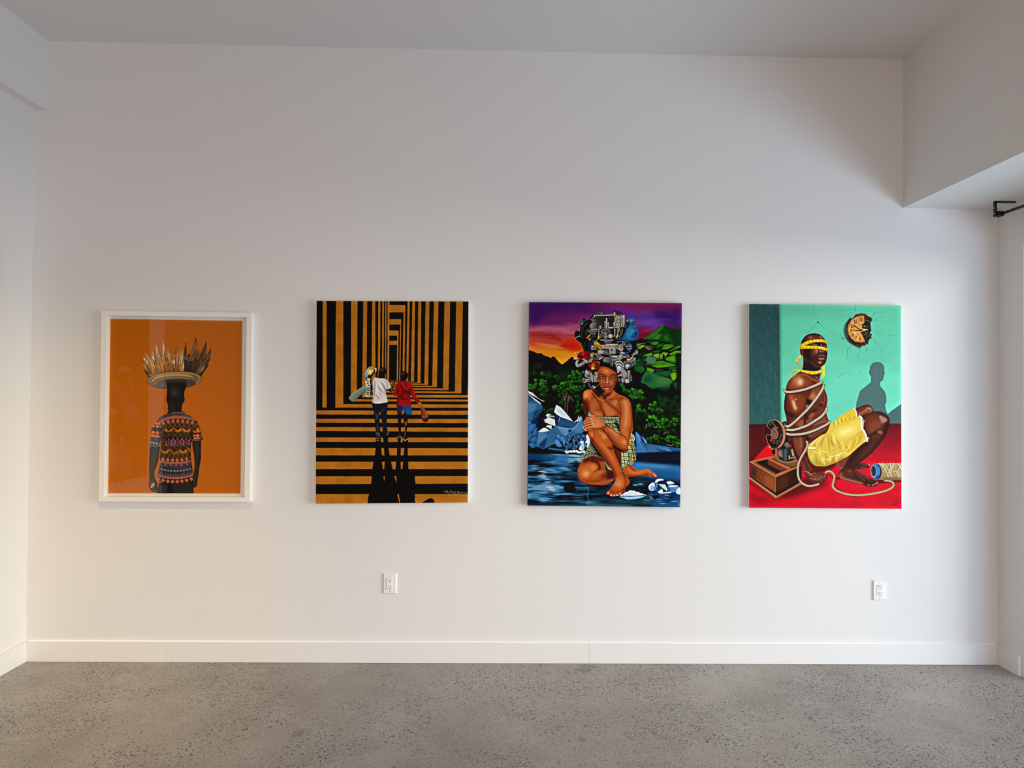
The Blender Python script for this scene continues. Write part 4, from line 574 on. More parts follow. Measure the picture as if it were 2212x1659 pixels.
    C.line([(380, 1640), (400, 1700), (470, 1740), (540, 1700), (620, 1650)], 10, (140, 140, 138)); C.lines([[(455, 1700), (500, 1740)], [(470, 1690), (510, 1730)]], 8, (214, 212, 206)); C.line([(540, 1700), (610, 1655)], 20, (60, 62, 64))
    # right: alternator, filter, casting
    bx(840, 1095, 980, 1135, (168, 148, 124)); bx(980, 1080, 1060, 1160, (150, 136, 118)); bx(1060, 1100, 1140, 1140, (120, 110, 98)); bx(1130, 1090, 1200, 1140, (120, 82, 52)); bx(1140, 1160, 1220, 1195, (178, 156, 132)); nut(1000, 1120, 20, G4, False); bx(1080, 1060, 1180, 1085, (110, 104, 98)); C.ell(1050, 1045, 50, 26, (120, 122, 124)); C.ell(1040, 1040, 24, 12, (176, 178, 178), .8, 4); C.line([(900, 1060), (1000, 1070), (1200, 1070)], 12, (30, 28, 28))
    bx(870, 1160, 960, 1200, (130, 124, 116)); C.ell(960, 1185, 60, 30, (96, 92, 88)); C.lines([[(900, 1170), (960, 1150), (1010, 1180)]], 12, (176, 170, 160))
    for x in range(1080, 1200, 28): bx(x, 1200, x + 16, 1260, (120, 116, 110))
    C.line([(1100, 1310), (1180, 1280), (1260, 1230), (1290, 1160)], 84, BK); C.line([(1100, 1310), (1180, 1280), (1255, 1230), (1285, 1160)], 66, (66, 66, 70)); C.line([(1130, 1290), (1140, 1330)], 60, (134, 130, 126)); C.line([(1210, 1220), (1290, 1160), (1300, 1130)], 12, (190, 188, 184), .9, 4); C.line([(1150, 1300), (1170, 1290)], 46, (176, 174, 170)); C.line([(1290, 1150), (1300, 1240), (1240, 1290)], 10, (170, 168, 164), .9, 3); C.line([(1180, 1330), (1270, 1290)], 26, (70, 70, 72))
    C.ell(975, 1300, 112, 116, BK); C.ell(975, 1300, 104, 108, (138, 136, 132)); C.ell(980, 1310, 84, 86, (40, 40, 42)); C.ell(975, 1320, 76, 78, (128, 126, 124)); C.ell(985, 1330, 48, 46, BK); C.ell(985, 1335, 42, 40, (170, 168, 164)); C.ell(980, 1330, 22, 20, (206, 204, 200), .8, 6)
    for a in range(0, 360, 30): C.ell(975 + 93 * math.cos(math.radians(a)), 1300 + 96 * math.sin(math.radians(a)), 10, 9, (196, 194, 188)); 
    C.lines([[(930, 1270), (990, 1260), (1040, 1300)], [(940, 1370), (1000, 1400), (1040, 1370)], [(920, 1300), (930, 1370)]], 10, (214, 212, 206), a=.8); pg([(870, 1340), (920, 1330), (960, 1420), (940, 1450), (890, 1400)], (134, 132, 128)); nut(962, 1422, 18, (170, 168, 164), False)
    pg([(1010, 1400), (1080, 1350), (1170, 1470), (1130, 1530), (1090, 1550), (1040, 1500)], (152, 142, 128))
    for k in range(8): C.line([(1020 + k * 10, 1420 + k * 17), (1090 + k * 11, 1360 + k * 16)], 6, (84, 76, 68), .9, smooth=False)
    pg([(950, 1490), (1040, 1440), (1060, 1520), (1010, 1500), (960, 1520)], (140, 130, 118)); bx(955, 1550, 1030, 1610, (72, 74, 80)); bx(1030, 1540, 1120, 1620, (110, 106, 102)); bx(1110, 1560, 1190, 1630, (150, 144, 136)); C.lines([[(1060, 1560), (1060, 1630)], [(1130, 1570), (1130, 1640)], [(1160, 1570), (1160, 1640)], [(1040, 1600), (1190, 1600)]], 10, (190, 184, 174)); bx(1150, 1390, 1210, 1560, (96, 94, 92)); bx(1190, 1510, 1245, 1600, (70, 70, 72)); C.line([(1170, 1400), (1180, 1550)], 12, (170, 166, 160), .8, 3); C.line([(1225, 1480), (1225, 1600)], 12, (120, 118, 116), .8, 3); nut(1080, 1590, 18, G4)
    # ---- blue bird
    C.blob([(880, 760), (960, 755), (1040, 745), (1080, 790), (1000, 775)], (10, 66, 112)); C.blob([(1120, 430), (1160, 360), (1220, 340), (1290, 365), (1325, 430), (1335, 540), (1370, 600), (1368, 690), (1330, 770), (1250, 805), (1150, 805), (1070, 780), (1050, 720), (1080, 640), (1110, 560), (1150, 500)], (18, 78, 120)); C.blob([(1110, 440), (1170, 430), (1190, 480), (1130, 560), (1080, 680), (1040, 720), (1060, 600), (1100, 500)], (10, 18, 30)); C.lines([[(1150, 460), (1100, 540)], [(1130, 470), (1090, 530)]], 8, (90, 92, 96))
    C.blob([(1150, 560), (1230, 540), (1290, 590), (1270, 680), (1180, 740), (1120, 690)], (74, 136, 166), .6, 20); C.blob([(1160, 390), (1220, 355), (1280, 390), (1250, 430), (1180, 420)], (42, 120, 158), .8, 10); C.blob([(1290, 620), (1360, 620), (1350, 720), (1290, 770), (1260, 720)], (10, 62, 110), .85, 12); C.lines([[(1180, 500), (1240, 520), (1320, 510)], [(1260, 620), (1330, 590)], [(1230, 640), (1280, 700)], [(1100, 740), (1200, 760), (1290, 740)]], 12, (120, 170, 196), a=.5, soft=5); C.lines([[(1260, 660), (1240, 740)], [(1330, 640), (1300, 740)], [(1120, 770), (1250, 790)]], 14, (8, 40, 76), a=.7, soft=5)
    C.blob([(1225, 450), (1250, 415), (1290, 410), (1290, 440), (1250, 475), (1228, 470)], (124, 14, 18)); C.poly([(1120, 415), (1150, 380), (1175, 395), (1160, 415), (1130, 425)], (196, 124, 140)); C.line([(1130, 418), (1180, 410), (1210, 408)], 7, (16, 10, 16)); C.ell(1228, 398, 14, 12, (180, 196, 200)); C.ell(1230, 398, 9, 8, (8, 10, 14)); C.line([(1160, 390), (1210, 385)], 5, (10, 40, 70))
    C.line([(1140, 805), (1180, 840), (1230, 830)], 9, (24, 20, 22))
    # ---- woman: hair, head
    SK = (146, 68, 32); S2 = (184, 96, 48); S3 = (216, 138, 82); D1 = (88, 36, 18); D2 = (48, 18, 10)
    C.blob([(610, 1190), (680, 1130), (760, 1150), (850, 1180), (900, 1260), (930, 1340), (945, 1440), (950, 1500), (900, 1420), (840, 1370), (760, 1340), (680, 1330), (640, 1290), (610, 1400), (590, 1480), (560, 1540), (575, 1450), (600, 1340)], (12, 8, 8))
    C.ell(735, 1080, 70, 60, G3); C.blob([(655, 1130), (690, 1070), (770, 1065), (815, 1130), (815, 1220), (770, 1250), (700, 1245), (660, 1210)], BK); C.blob([(665, 1150), (740, 1130), (810, 1150), (810, 1215), (765, 1240), (700, 1235), (665, 1200)], (84, 82, 82)); C.blob([(675, 1170), (730, 1150), (730, 1220), (690, 1220)], (120, 118, 116), .8, 12); C.line([(660, 1120), (740, 1140), (815, 1115)], 12, (140, 138, 134), .8, 3); bx(700, 990, 770, 1070, (110, 106, 102)); nut(742, 985, 32, G2); nut(712, 1030, 24, G1); C.line([(780, 1050), (830, 1130), (860, 1220), (845, 1290)], 42, BK); C.line([(780, 1050), (830, 1130), (858, 1220), (842, 1290)], 30, (96, 96, 96)); C.line([(835, 1150), (852, 1230)], 8, (150, 150, 148), .8, 3); C.line([(815, 1230), (825, 1310), (850, 1320)], 22, (84, 84, 84))
    C.at(1230, 770, 10.37)
    # neck, chest
    BD = [(690, 860), (760, 820), (1000, 760), (1010, 790), (1100, 850), (1220, 900), (1310, 950), (1360, 1040), (1390, 1160), (1400, 1320), (1400, 1700), (1120, 1700), (1125, 1360), (820, 1350), (650, 1350), (560, 1330), (420, 1250), (390, 1380), (350, 1320), (300, 1130), (300, 900), (320, 800), (380, 755), (480, 740), (600, 750)]
    C.blob(BD, SK); C.clip = C.mask(BD)
    C.poly([(290, 950), (380, 1000), (440, 1180), (430, 1260), (380, 1400), (280, 1300)], (70, 30, 20), .95, 12); C.blob([(310, 800), (400, 745), (500, 760), (520, 850), (460, 980), (380, 1000), (310, 900)], S2, .9, 22); C.ell(385, 850, 60, 70, S3, .65, 26); C.ell(360, 900, 30, 40, (222, 160, 110), .4, 14)
    C.poly([(500, 740), (700, 760), (760, 860), (690, 900), (640, 930), (540, 840)], D2, .95, 14); C.line([(510, 800), (580, 880), (680, 970), (780, 1000)], 26, S2, .8, 8); C.line([(505, 830), (600, 950), (640, 1020)], 30, D1, .85, 10); C.line([(380, 960), (440, 1080), (450, 1220)], 34, D1, .8, 12)
    C.poly([(690, 830), (800, 850), (960, 760), (900, 880), (830, 930), (790, 980), (740, 900)], (84, 36, 20), .9, 10); C.poly([(830, 950), (950, 830), (1000, 770), (1060, 850), (960, 940)], S2, .75, 12); C.line([(790, 990), (830, 950), (860, 900)], 10, (206, 130, 80), .7, 4); C.line([(700, 890), (750, 960), (790, 990)], 22, (150, 76, 42), .8, 6); C.line([(740, 880), (775, 960)], 20, D2, .8, 6); C.line([(800, 980), (820, 940), (840, 890)], 12, D2, .8, 5)
    C.line([(900, 970), (1000, 955), (1100, 930), (1180, 915)], 14, D1, .9, 4); C.line([(1000, 940), (1120, 910), (1220, 905)], 20, S2, .7, 7); C.blob([(960, 990), (1080, 990), (1120, 1060), (1060, 1120), (960, 1080)], S3, .55, 26); C.line([(1180, 940), (1110, 1010), (1070, 1090)], 30, D1, .75, 12); C.line([(800, 1000), (900, 1100), (1000, 1160), (1080, 1230), (1120, 1300)], 34, (104, 44, 24), .8, 12); C.blob([(740, 1030), (820, 1060), (960, 1180), (1040, 1280), (960, 1340), (820, 1330), (790, 1240)], (190, 106, 58), .75, 26)
    C.line([(640, 1000), (690, 1090), (700, 1160), (770, 1280), (780, 1340)], 30, D1, .7, 12); C.blob([(460, 1040), (560, 960), (640, 1040), (640, 1140), (540, 1260), (470, 1220)], (170, 88, 46), .8, 26); C.blob([(520, 1260), (640, 1240), (740, 1310), (680, 1345), (580, 1330)], (190, 104, 56), .8, 18); C.line([(560, 1180), (660, 1200), (720, 1260)], 26, (140, 62, 34), .6, 12); C.line([(760, 1290), (785, 1340)], 16, D2, .8, 6)
    C.blob([(1130, 1000), (1240, 960), (1340, 1040), (1380, 1160), (1380, 1400), (1360, 1700), (1160, 1700), (1150, 1300)], (172, 90, 46), .85, 24); C.line([(1240, 1020), (1270, 1150), (1270, 1350), (1240, 1600)], 70, (216, 142, 86), .65, 24); C.line([(1370, 1120), (1395, 1300), (1395, 1600)], 26, (96, 36, 16), .8, 10); C.line([(1130, 1080), (1140, 1200), (1150, 1350)], 22, D1, .75, 9); C.line([(1120, 1360), (1122, 1500), (1120, 1700)], 16, D2, .8, 6); C.clip = None
    HD = [(640, 330), (690, 250), (740, 225), (860, 260), (960, 310), (1030, 360), (1060, 420), (1060, 520), (1045, 600), (1010, 690), (960, 760), (900, 810), (850, 825), (800, 800), (730, 740), (690, 680), (660, 620), (640, 560), (625, 540), (618, 490), (635, 440)]
    C.blob(HD, (146, 70, 36)); C.clip = C.mask(HD)
    C.blob([(740, 260), (860, 290), (940, 370), (880, 420), (780, 400), (720, 350)], S2, .85, 22); C.ell(820, 340, 44, 36, S3, .6, 18); C.poly([(990, 380), (1070, 400), (1060, 640), (960, 780), (980, 620), (1030, 500)], D1, .85, 16); C.poly([(620, 420), (680, 330), (690, 480), (690, 640), (740, 740), (640, 640)], (104, 46, 26), .75, 14)
    C.line([(690, 412), (730, 405), (790, 440), (830, 462)], [10, 18, 20, 8], D2); C.line([(900, 455), (940, 420), (990, 418), (1035, 445)], [10, 22, 16, 6], D2); C.line([(820, 470), (810, 520), (800, 580)], 16, D1, .8, 6); C.line([(870, 470), (880, 530)], 12, D1, .6, 6)
    for ex, ey, fl in ((742, 470, 1), (950, 482, -1)):
        C.ell(ex, ey + 4, 58, 32, (84, 36, 22), .8, 8); C.blob([(ex - 46, ey - 6), (ex - 10, ey - 18), (ex + 34, ey - 2), (ex + 40, ey + 14), (ex + 4, ey + 24), (ex - 30, ey + 12)], (170, 146, 130)); C.ell(ex + 2, ey + 2, 19, 19, (34, 16, 12)); C.ell(ex + 6, ey - 3, 4, 4, (220, 210, 200)); C.line([(ex - 52, ey - 4), (ex - 10, ey - 20), (ex + 44, ey + 2)], 10, (22, 8, 6)); C.line([(ex - 34, ey + 14), (ex + 4, ey + 28), (ex + 40, ey + 14)], 7, (50, 20, 14), .9); C.line([(ex - 40, ey - 34), (ex, ey - 42), (ex + 40, ey - 22)], 12, (170, 90, 52), .6, 4)
    C.line([(846, 480), (842, 540), (834, 590)], 30, (212, 138, 88), .75, 9); C.blob([(780, 600), (800, 570), (840, 600), (880, 575), (900, 605), (870, 625), (830, 630), (795, 620)], (120, 54, 30), .9, 6); C.ell(838, 590, 24, 22, (214, 144, 96), .75, 8); C.ell(805, 612, 13, 7, (36, 12, 8)); C.ell(868, 614, 13, 7, (36, 12, 8)); C.line([(775, 590), (785, 560), (795, 600)], 7, (206, 140, 96), .7, 2); C.line([(895, 570), (905, 595), (890, 612)], 7, (206, 140, 96), .7, 2)
    C.line([(836, 630), (836, 655)], 20, (176, 100, 62), .7, 5); C.blob([(765, 700), (800, 672), (830, 682), (862, 670), (905, 700), (870, 715), (800, 715)], (120, 54, 50)); C.blob([(790, 712), (830, 705), (885, 708), (870, 736), (830, 746), (800, 736)], (184, 104, 104)); C.ell(850, 724, 22, 10, (226, 158, 158), .8, 4); C.line([(765, 702), (830, 706), (905, 702)], 7, (44, 14, 14)); C.line([(800, 752), (840, 760), (880, 748)], 12, (84, 34, 22), .8, 5)
    C.ell(840, 785, 44, 24, (190, 106, 62), .7, 12); C.ell(720, 560, 36, 44, (172, 88, 48), .75, 20); C.ell(930, 580, 46, 54, (184, 98, 52), .75, 22); C.line([(755, 610), (765, 660), (745, 700)], 14, D1, .6, 8); C.line([(930, 640), (935, 690), (900, 750)], 20, D1, .6, 10); C.ell(945, 630, 14, 14, (196, 132, 60), .6, 6); C.line([(700, 690), (760, 760), (830, 815)], 20, D1, .6, 9); C.clip = None
    C.blob([(730, 190), (760, 230), (860, 255), (960, 300), (1040, 370), (1062, 430), (1060, 380), (1000, 300), (960, 240), (900, 180), (780, 130)], (12, 8, 8)); C.line([(722, 200), (742, 232), (730, 262)], 12, (12, 8, 8)); C.blob([(612, 490), (628, 470), (640, 530), (636, 565), (622, 545)], (120, 56, 32)); C.ell(640, 545, 7, 7, (214, 190, 160))
    # ---- cloth wrap (plaid)
    C.at(1230, 890, 8.295)
    def plaid(p, seed, a1, a2, s1=22, s2=26, smooth=False, base=(176, 156, 96)):
        r2 = np.random.RandomState(seed); C.poly(p, base, 1, 0, smooth); C.clip = C.mask(p, smooth); q = np.array(p, float); c = q.mean(0); R = np.hypot(*(q - c).T).max() * 1.1
        for ang, st, cols in ((a1, s1, [(66, 132, 126), (30, 42, 34)]), (a2, s2, [(26, 34, 28), (84, 140, 128)])):
            d = np.array([math.cos(math.radians(ang)), math.sin(math.radians(ang))]); n = np.array([-d[1], d[0]]); k = -R; i = 0
            while k < R:
                w = r2.uniform(-6, 6); C.line([c + n * k - d * R, c + n * (k + w) - d * R * .3, c + n * (k - w) + d * R * .3, c + n * k + d * R], st * (.42 if i % 2 else .3), cols[i % 2], .85 if ang == a1 else .7); k += st; i += 1
        C.clip = None
    top = [(340, 0), (400, 50), (470, 80), (560, 96), (890, 92), (895, 400), (800, 330), (640, 200), (480, 100), (330, 80)]
    plaid(top, 1, 2, 78, 30, 34); C.clip = C.mask(top, False); C.line([(820, 200), (860, 240), (900, 330)], 50, (16, 14, 10), .9, 10); C.lines([[(560, 120), (700, 130), (890, 125)], [(700, 210), (790, 260), (890, 300)], [(820, 150), (890, 190)]], 14, (24, 30, 24), a=.75, soft=4); C.line([(560, 92), (890, 92)], 7, (200, 190, 140), .8); C.clip = None
    bk = [(1090, 360), (1150, 420), (1172, 480), (1150, 540), (1190, 640), (1190, 740), (1190, 850), (1120, 940), (1000, 1020), (930, 1010), (920, 700), (1010, 690), (1060, 600)]
    plaid(bk, 2, 8, 82, 34, 44, base=(206, 178, 104)); C.clip = C.mask(bk, False)
    C.lines([[(1080, 560), (1120, 700), (1090, 860)], [(1120, 520), (1160, 680), (1140, 840)], [(1160, 560), (1185, 700), (1150, 900)], [(1070, 720), (1060, 860), (1010, 1000)]], 12, (24, 26, 18), a=.8, soft=2); C.line([(930, 1000), (1060, 960), (1180, 830)], 30, (90, 84, 50), .5, 12); C.clip = None; C.lines([[(1100, 400), (1150, 440), (1150, 510)], [(1090, 440), (1130, 470), (1110, 520)], [(1110, 420), (1165, 480), (1130, 530)]], 9, (190, 190, 150), a=.85); C.lines([[(1105, 430), (1140, 470), (1130, 510)]], 9, (18, 18, 14))
    lw = [(360, 480), (380, 560), (420, 640), (500, 760), (600, 860), (700, 960), (780, 1060), (760, 1070), (690, 1030), (640, 920), (600, 830), (520, 800), (400, 780), (300, 820), (230, 880), (200, 910), (230, 800), (320, 650), (360, 560)]
    plaid(lw, 4, 24, 118, 20, 22, base=(150, 140, 92)); C.clip = C.mask(lw, False); C.lines([[(370, 560), (420, 680), (540, 800)], [(320, 700), (400, 720), (520, 790)], [(260, 800), (360, 750), (480, 770)], [(640, 880), (700, 980)]], 12, (18, 22, 18), a=.8, soft=3); C.line([(600, 870), (680, 990), (760, 1060)], 26, (200, 176, 100), .6, 6); C.clip = None
    # ---- far leg folded on the ground, left
    LG = [(150, 1020), (190, 930), (240, 860), (320, 810), (420, 790), (540, 800), (610, 850), (640, 940), (640, 1020), (700, 1030), (780, 1070), (800, 1180), (770, 1240), (640, 1300), (500, 1310), (360, 1305), (240, 1270), (160, 1190), (138, 1100)]
    C.blob(LG, (152, 70, 32)); C.clip = C.mask(LG)
    C.poly([(220, 860), (420, 780), (620, 830), (640, 920), (480, 880), (380, 880), (260, 920)], (70, 28, 16), .85, 16); C.line([(400, 880), (500, 910), (540, 980), (530, 1030)], 44, (64, 26, 16), .9, 10); C.poly([(520, 900), (630, 880), (640, 1020), (560, 1010), (560, 960)], (150, 70, 38), .9, 8); C.poly([(640, 1010), (800, 1060), (800, 1190), (660, 1210), (650, 1110)], (60, 26, 18), .9, 12); C.poly([(600, 1020), (680, 1060), (660, 1200), (560, 1180)], (84, 38, 22), .7, 16)
    C.blob([(180, 1040), (300, 950), (440, 930), (500, 1000), (440, 1070), (300, 1180), (200, 1150)], (190, 98, 48), .85, 30); C.ell(295, 1110, 60, 56, (230, 158, 104), .75, 26); C.ell(430, 1000, 40, 50, (216, 132, 76), .6, 22); C.line([(440, 1080), (500, 1040), (600, 1020)], 14, D1, .9, 5); C.line([(420, 1160), (520, 1090), (620, 1060)], 70, (190, 100, 52), .7, 24); C.line([(300, 1240), (480, 1240), (640, 1190)], 30, (120, 50, 26), .7, 12); C.line([(360, 1280), (560, 1270), (760, 1210)], 24, (150, 80, 50), .7, 8); C.line([(200, 1240), (340, 1300), (520, 1312)], 18, (70, 28, 14), .7, 7); C.line([(145, 1080), (165, 1190), (230, 1265)], 18, (84, 32, 14), .7, 8); C.clip = None
    # thigh seen through the wrap and far foot on the right
    C.blob([(800, 620), (860, 640), (920, 690), (925, 900), (930, 960), (900, 900), (840, 740)], (92, 40, 24))
    FR = [(960, 1040), (1050, 950), (1090, 945), (1160, 1000), (1230, 1030), (1330, 1020), (1410, 1015), (1470, 1060), (1540, 1110), (1565, 1150), (1545, 1168), (1490, 1150), (1440, 1165), (1400, 1130), (1260, 1150), (1120, 1160), (1020, 1165), (970, 1100)]
    C.blob(FR, (166, 78, 38)); C.clip = C.mask(FR); C.line([(1000, 1140), (1200, 1150), (1400, 1120)], 26, (84, 34, 18), .8, 10); C.line([(1060, 970), (1130, 1020), (1170, 1060)], 20, D1, .7, 9); C.line([(1040, 1000), (1120, 1080), (1250, 1080), (1380, 1050)], 34, (204, 116, 62), .7, 14); C.line([(1400, 1040), (1470, 1090), (1540, 1130)], 22, (206, 120, 72), .7, 8); C.lines([[(1480, 1070), (1470, 1110)], [(1390, 1120), (1480, 1140)], [(1440, 1120), (1500, 1150)]], 8, D1, a=.85, soft=2); C.ell(1535, 1145, 18, 10, (214, 160, 150), .9, 3); C.clip = None
    # raised near leg, knee to toes
    NL = [(330, 350), (400, 320), (540, 310), (620, 330), (700, 400), (770, 500), (795, 600), (800, 680), (840, 800), (900, 930), (950, 1050), (990, 1100), (1040, 1170), (1075, 1240), (1070, 1280), (1000, 1360), (990, 1420), (920, 1470), (880, 1500), (840, 1500), (790, 1510), (740, 1510), (700, 1480), (660, 1480), (665, 1440), (720, 1380), (790, 1280), (820, 1220), (800, 1130), (760, 1050), (680, 920), (560, 760), (440, 600), (360, 470)]
    C.blob(NL, (146, 66, 30)); C.clip = C.mask(NL)
    C.blob([(340, 370), (440, 330), (600, 340), (680, 420), (740, 540), (700, 640), (600, 600), (480, 500), (400, 440)], (172, 84, 40), .85, 26); C.ell(400, 420, 40, 50, (216, 138, 84), .7, 20); C.ell(620, 440, 44, 60, (206, 124, 68), .65, 24); C.line([(440, 360), (430, 430), (450, 480)], 20, (120, 52, 26), .7, 8); C.line([(520, 350), (580, 400), (640, 480)], 20, (214, 150, 110), .5, 9); C.line([(490, 490), (600, 620), (720, 760), (800, 920), (880, 1060)], 90, (190, 94, 42), .7, 30); C.line([(560, 560), (680, 700), (780, 860)], 30, (216, 124, 66), .5, 14)
    C.line([(390, 480), (500, 640), (640, 830), (760, 1010), (830, 1160)], 40, (88, 36, 18), .8, 14); C.line([(690, 640), (760, 660), (790, 620)], 26, (74, 30, 16), .8, 9); C.line([(790, 560), (805, 680), (860, 830), (940, 1020)], 22, (84, 34, 18), .8, 8); C.line([(360, 410), (420, 520)], 20, (110, 46, 24), .7, 8)
    C.blob([(830, 1180), (920, 1140), (980, 1220), (970, 1340), (880, 1400), (780, 1380), (790, 1290)], (190, 100, 54), .8, 26); C.ell(880, 1280, 50, 60, (218, 138, 88), .55, 24); C.line([(860, 1090), (880, 1180), (840, 1260)], 24, (176, 90, 46), .7, 10); C.line([(950, 1080), (990, 1160), (1000, 1280), (990, 1360)], 18, D1, .8, 7); C.blob([(1000, 1140), (1060, 1220), (1060, 1280), (1010, 1330)], (150, 68, 34), .8, 10); C.lines([[(830, 1330), (790, 1420)], [(870, 1330), (850, 1430)], [(910, 1340), (900, 1430)]], 10, (120, 54, 30), a=.6, soft=5); C.lines([[(730, 1400), (760, 1430), (770, 1480)], [(800, 1430), (815, 1500)], [(850, 1430), (865, 1490)], [(900, 1420), (910, 1470)]], 10, D1, a=.85, soft=3); C.ell(960, 1390, 30, 24, D1, .7, 9)
    for x, y in ((690, 1450), (745, 1490), (800, 1495), (850, 1488), (905, 1465)): C.ell(x, y - 14, 18, 12, (206, 122, 78), .8, 6); C.ell(x, y + 4, 16, 10, (226, 176, 172), .95, 2)
    C.clip = None
    # arm across the knee, elbow, hand
    AR = [(890, -20), (1120, -20), (1125, 100), (1110, 260), (1095, 400), (1070, 520), (1055, 600), (1030, 660), (980, 690), (900, 660), (800, 590), (760, 500), (690, 400), (600, 310), (500, 300), (590, 180), (620, 170), (700, 230), (800, 330), (900, 400), (890, 300), (895, 140)]
    C.line([(780, 600), (880, 680), (980, 710), (1040, 680)], 30, (20, 10, 8), .8, 9); C.line([(590, 310), (680, 420), (770, 560)], 16, (40, 16, 10), .9, 4)
    fade = np.clip((my - 640 - (890 - 640) * 0 - 330) / 50, 0, 1).astype(np.float32) * np.ones((H, W), np.float32)
    C.clip = C.mask(AR) * fade; C.poly([(400, -40), (1200, -40), (1200, 760), (400, 760)], (156, 74, 36))
    C.line([(990, -20), (1000, 150), (980, 330), (1000, 430)], 90, (196, 108, 58), .75, 30); C.line([(1000, 0), (1010, 140), (1000, 260)], 34, (222, 150, 96), .6, 16); C.line([(1110, 0), (1105, 250), (1075, 500), (1040, 640)], 30, (92, 36, 16), .8, 11); C.line([(900, 0), (905, 200), (900, 390)], 18, (90, 38, 20), .7, 7)
    C.line([(620, 220), (720, 330), (840, 440), (960, 540)], 80, (190, 98, 50), .75, 28); C.line([(640, 240), (740, 330), (860, 420)], 24, (220, 146, 96), .5, 10); C.line([(680, 390), (790, 540), (900, 640), (990, 680)], 34, (92, 36, 18), .8, 12); C.ell(990, 540, 60, 50, (216, 136, 78), .7, 24); C.ell(970, 620, 60, 30, (170, 80, 38), .6, 16); C.line([(900, 395), (980, 440), (1020, 500), (1030, 560)], 14, D1, .85, 5); C.clip = None
    HN = [(300, 100), (360, 80), (480, 85), (540, 120), (620, 180), (640, 230), (600, 280), (530, 300), (420, 320), (340, 330), (290, 350), (260, 320), (240, 280), (260, 220), (250, 180), (280, 130)]
    C.blob(HN, (176, 92, 52)); C.clip = C.mask(HN)
    C.blob([(400, 120), (500, 120), (580, 180), (570, 260), (460, 290), (410, 220)], (200, 118, 74), .8, 22); C.line([(300, 115), (380, 100), (470, 95)], 26, (190, 104, 60), .8, 8)
    for a, b, c in (((260, 180), (330, 140), (400, 125)), ((262, 220), (330, 190), (410, 170)), ((250, 260), (330, 235), (420, 225)), ((270, 310), (340, 280), (430, 262))): C.line([a, b, c], 22, (206, 122, 76), .7, 7)
    for a, b, c in (((270, 150), (330, 125), (380, 112)), ((255, 205), (320, 168), (390, 150)), ((250, 245), (320, 212), (400, 196)), ((258, 290), (330, 255), (420, 240)), ((280, 330), (350, 300), (430, 285))): C.line([a, b, c], 8, D2, .9, 2)
    for x, y in ((385, 125), (400, 170), (415, 215), (430, 255)): C.ell(x, y, 20, 15, (232, 164, 116), .75, 7)
    C.line([(420, 310), (530, 300), (610, 270)], 22, D1, .7, 8); C.line([(560, 150), (620, 200)], 16, (150, 74, 40), .6, 7); C.clip = None
    for x, y in ((242, 278), (262, 318), (288, 338)): C.ell(x, y, 7, 9, (226, 190, 176))
    C.line([(270, 110), (300, 95), (350, 85)], 8, D2, .7, 2)
    # canvas wraps a little darker at its edge
    C.im[:] = C.im - (C.im > 190) * (C.im - 190) * .35; C.crisp(.34, 8, 1.02, 3, 2.5)
    return C.im
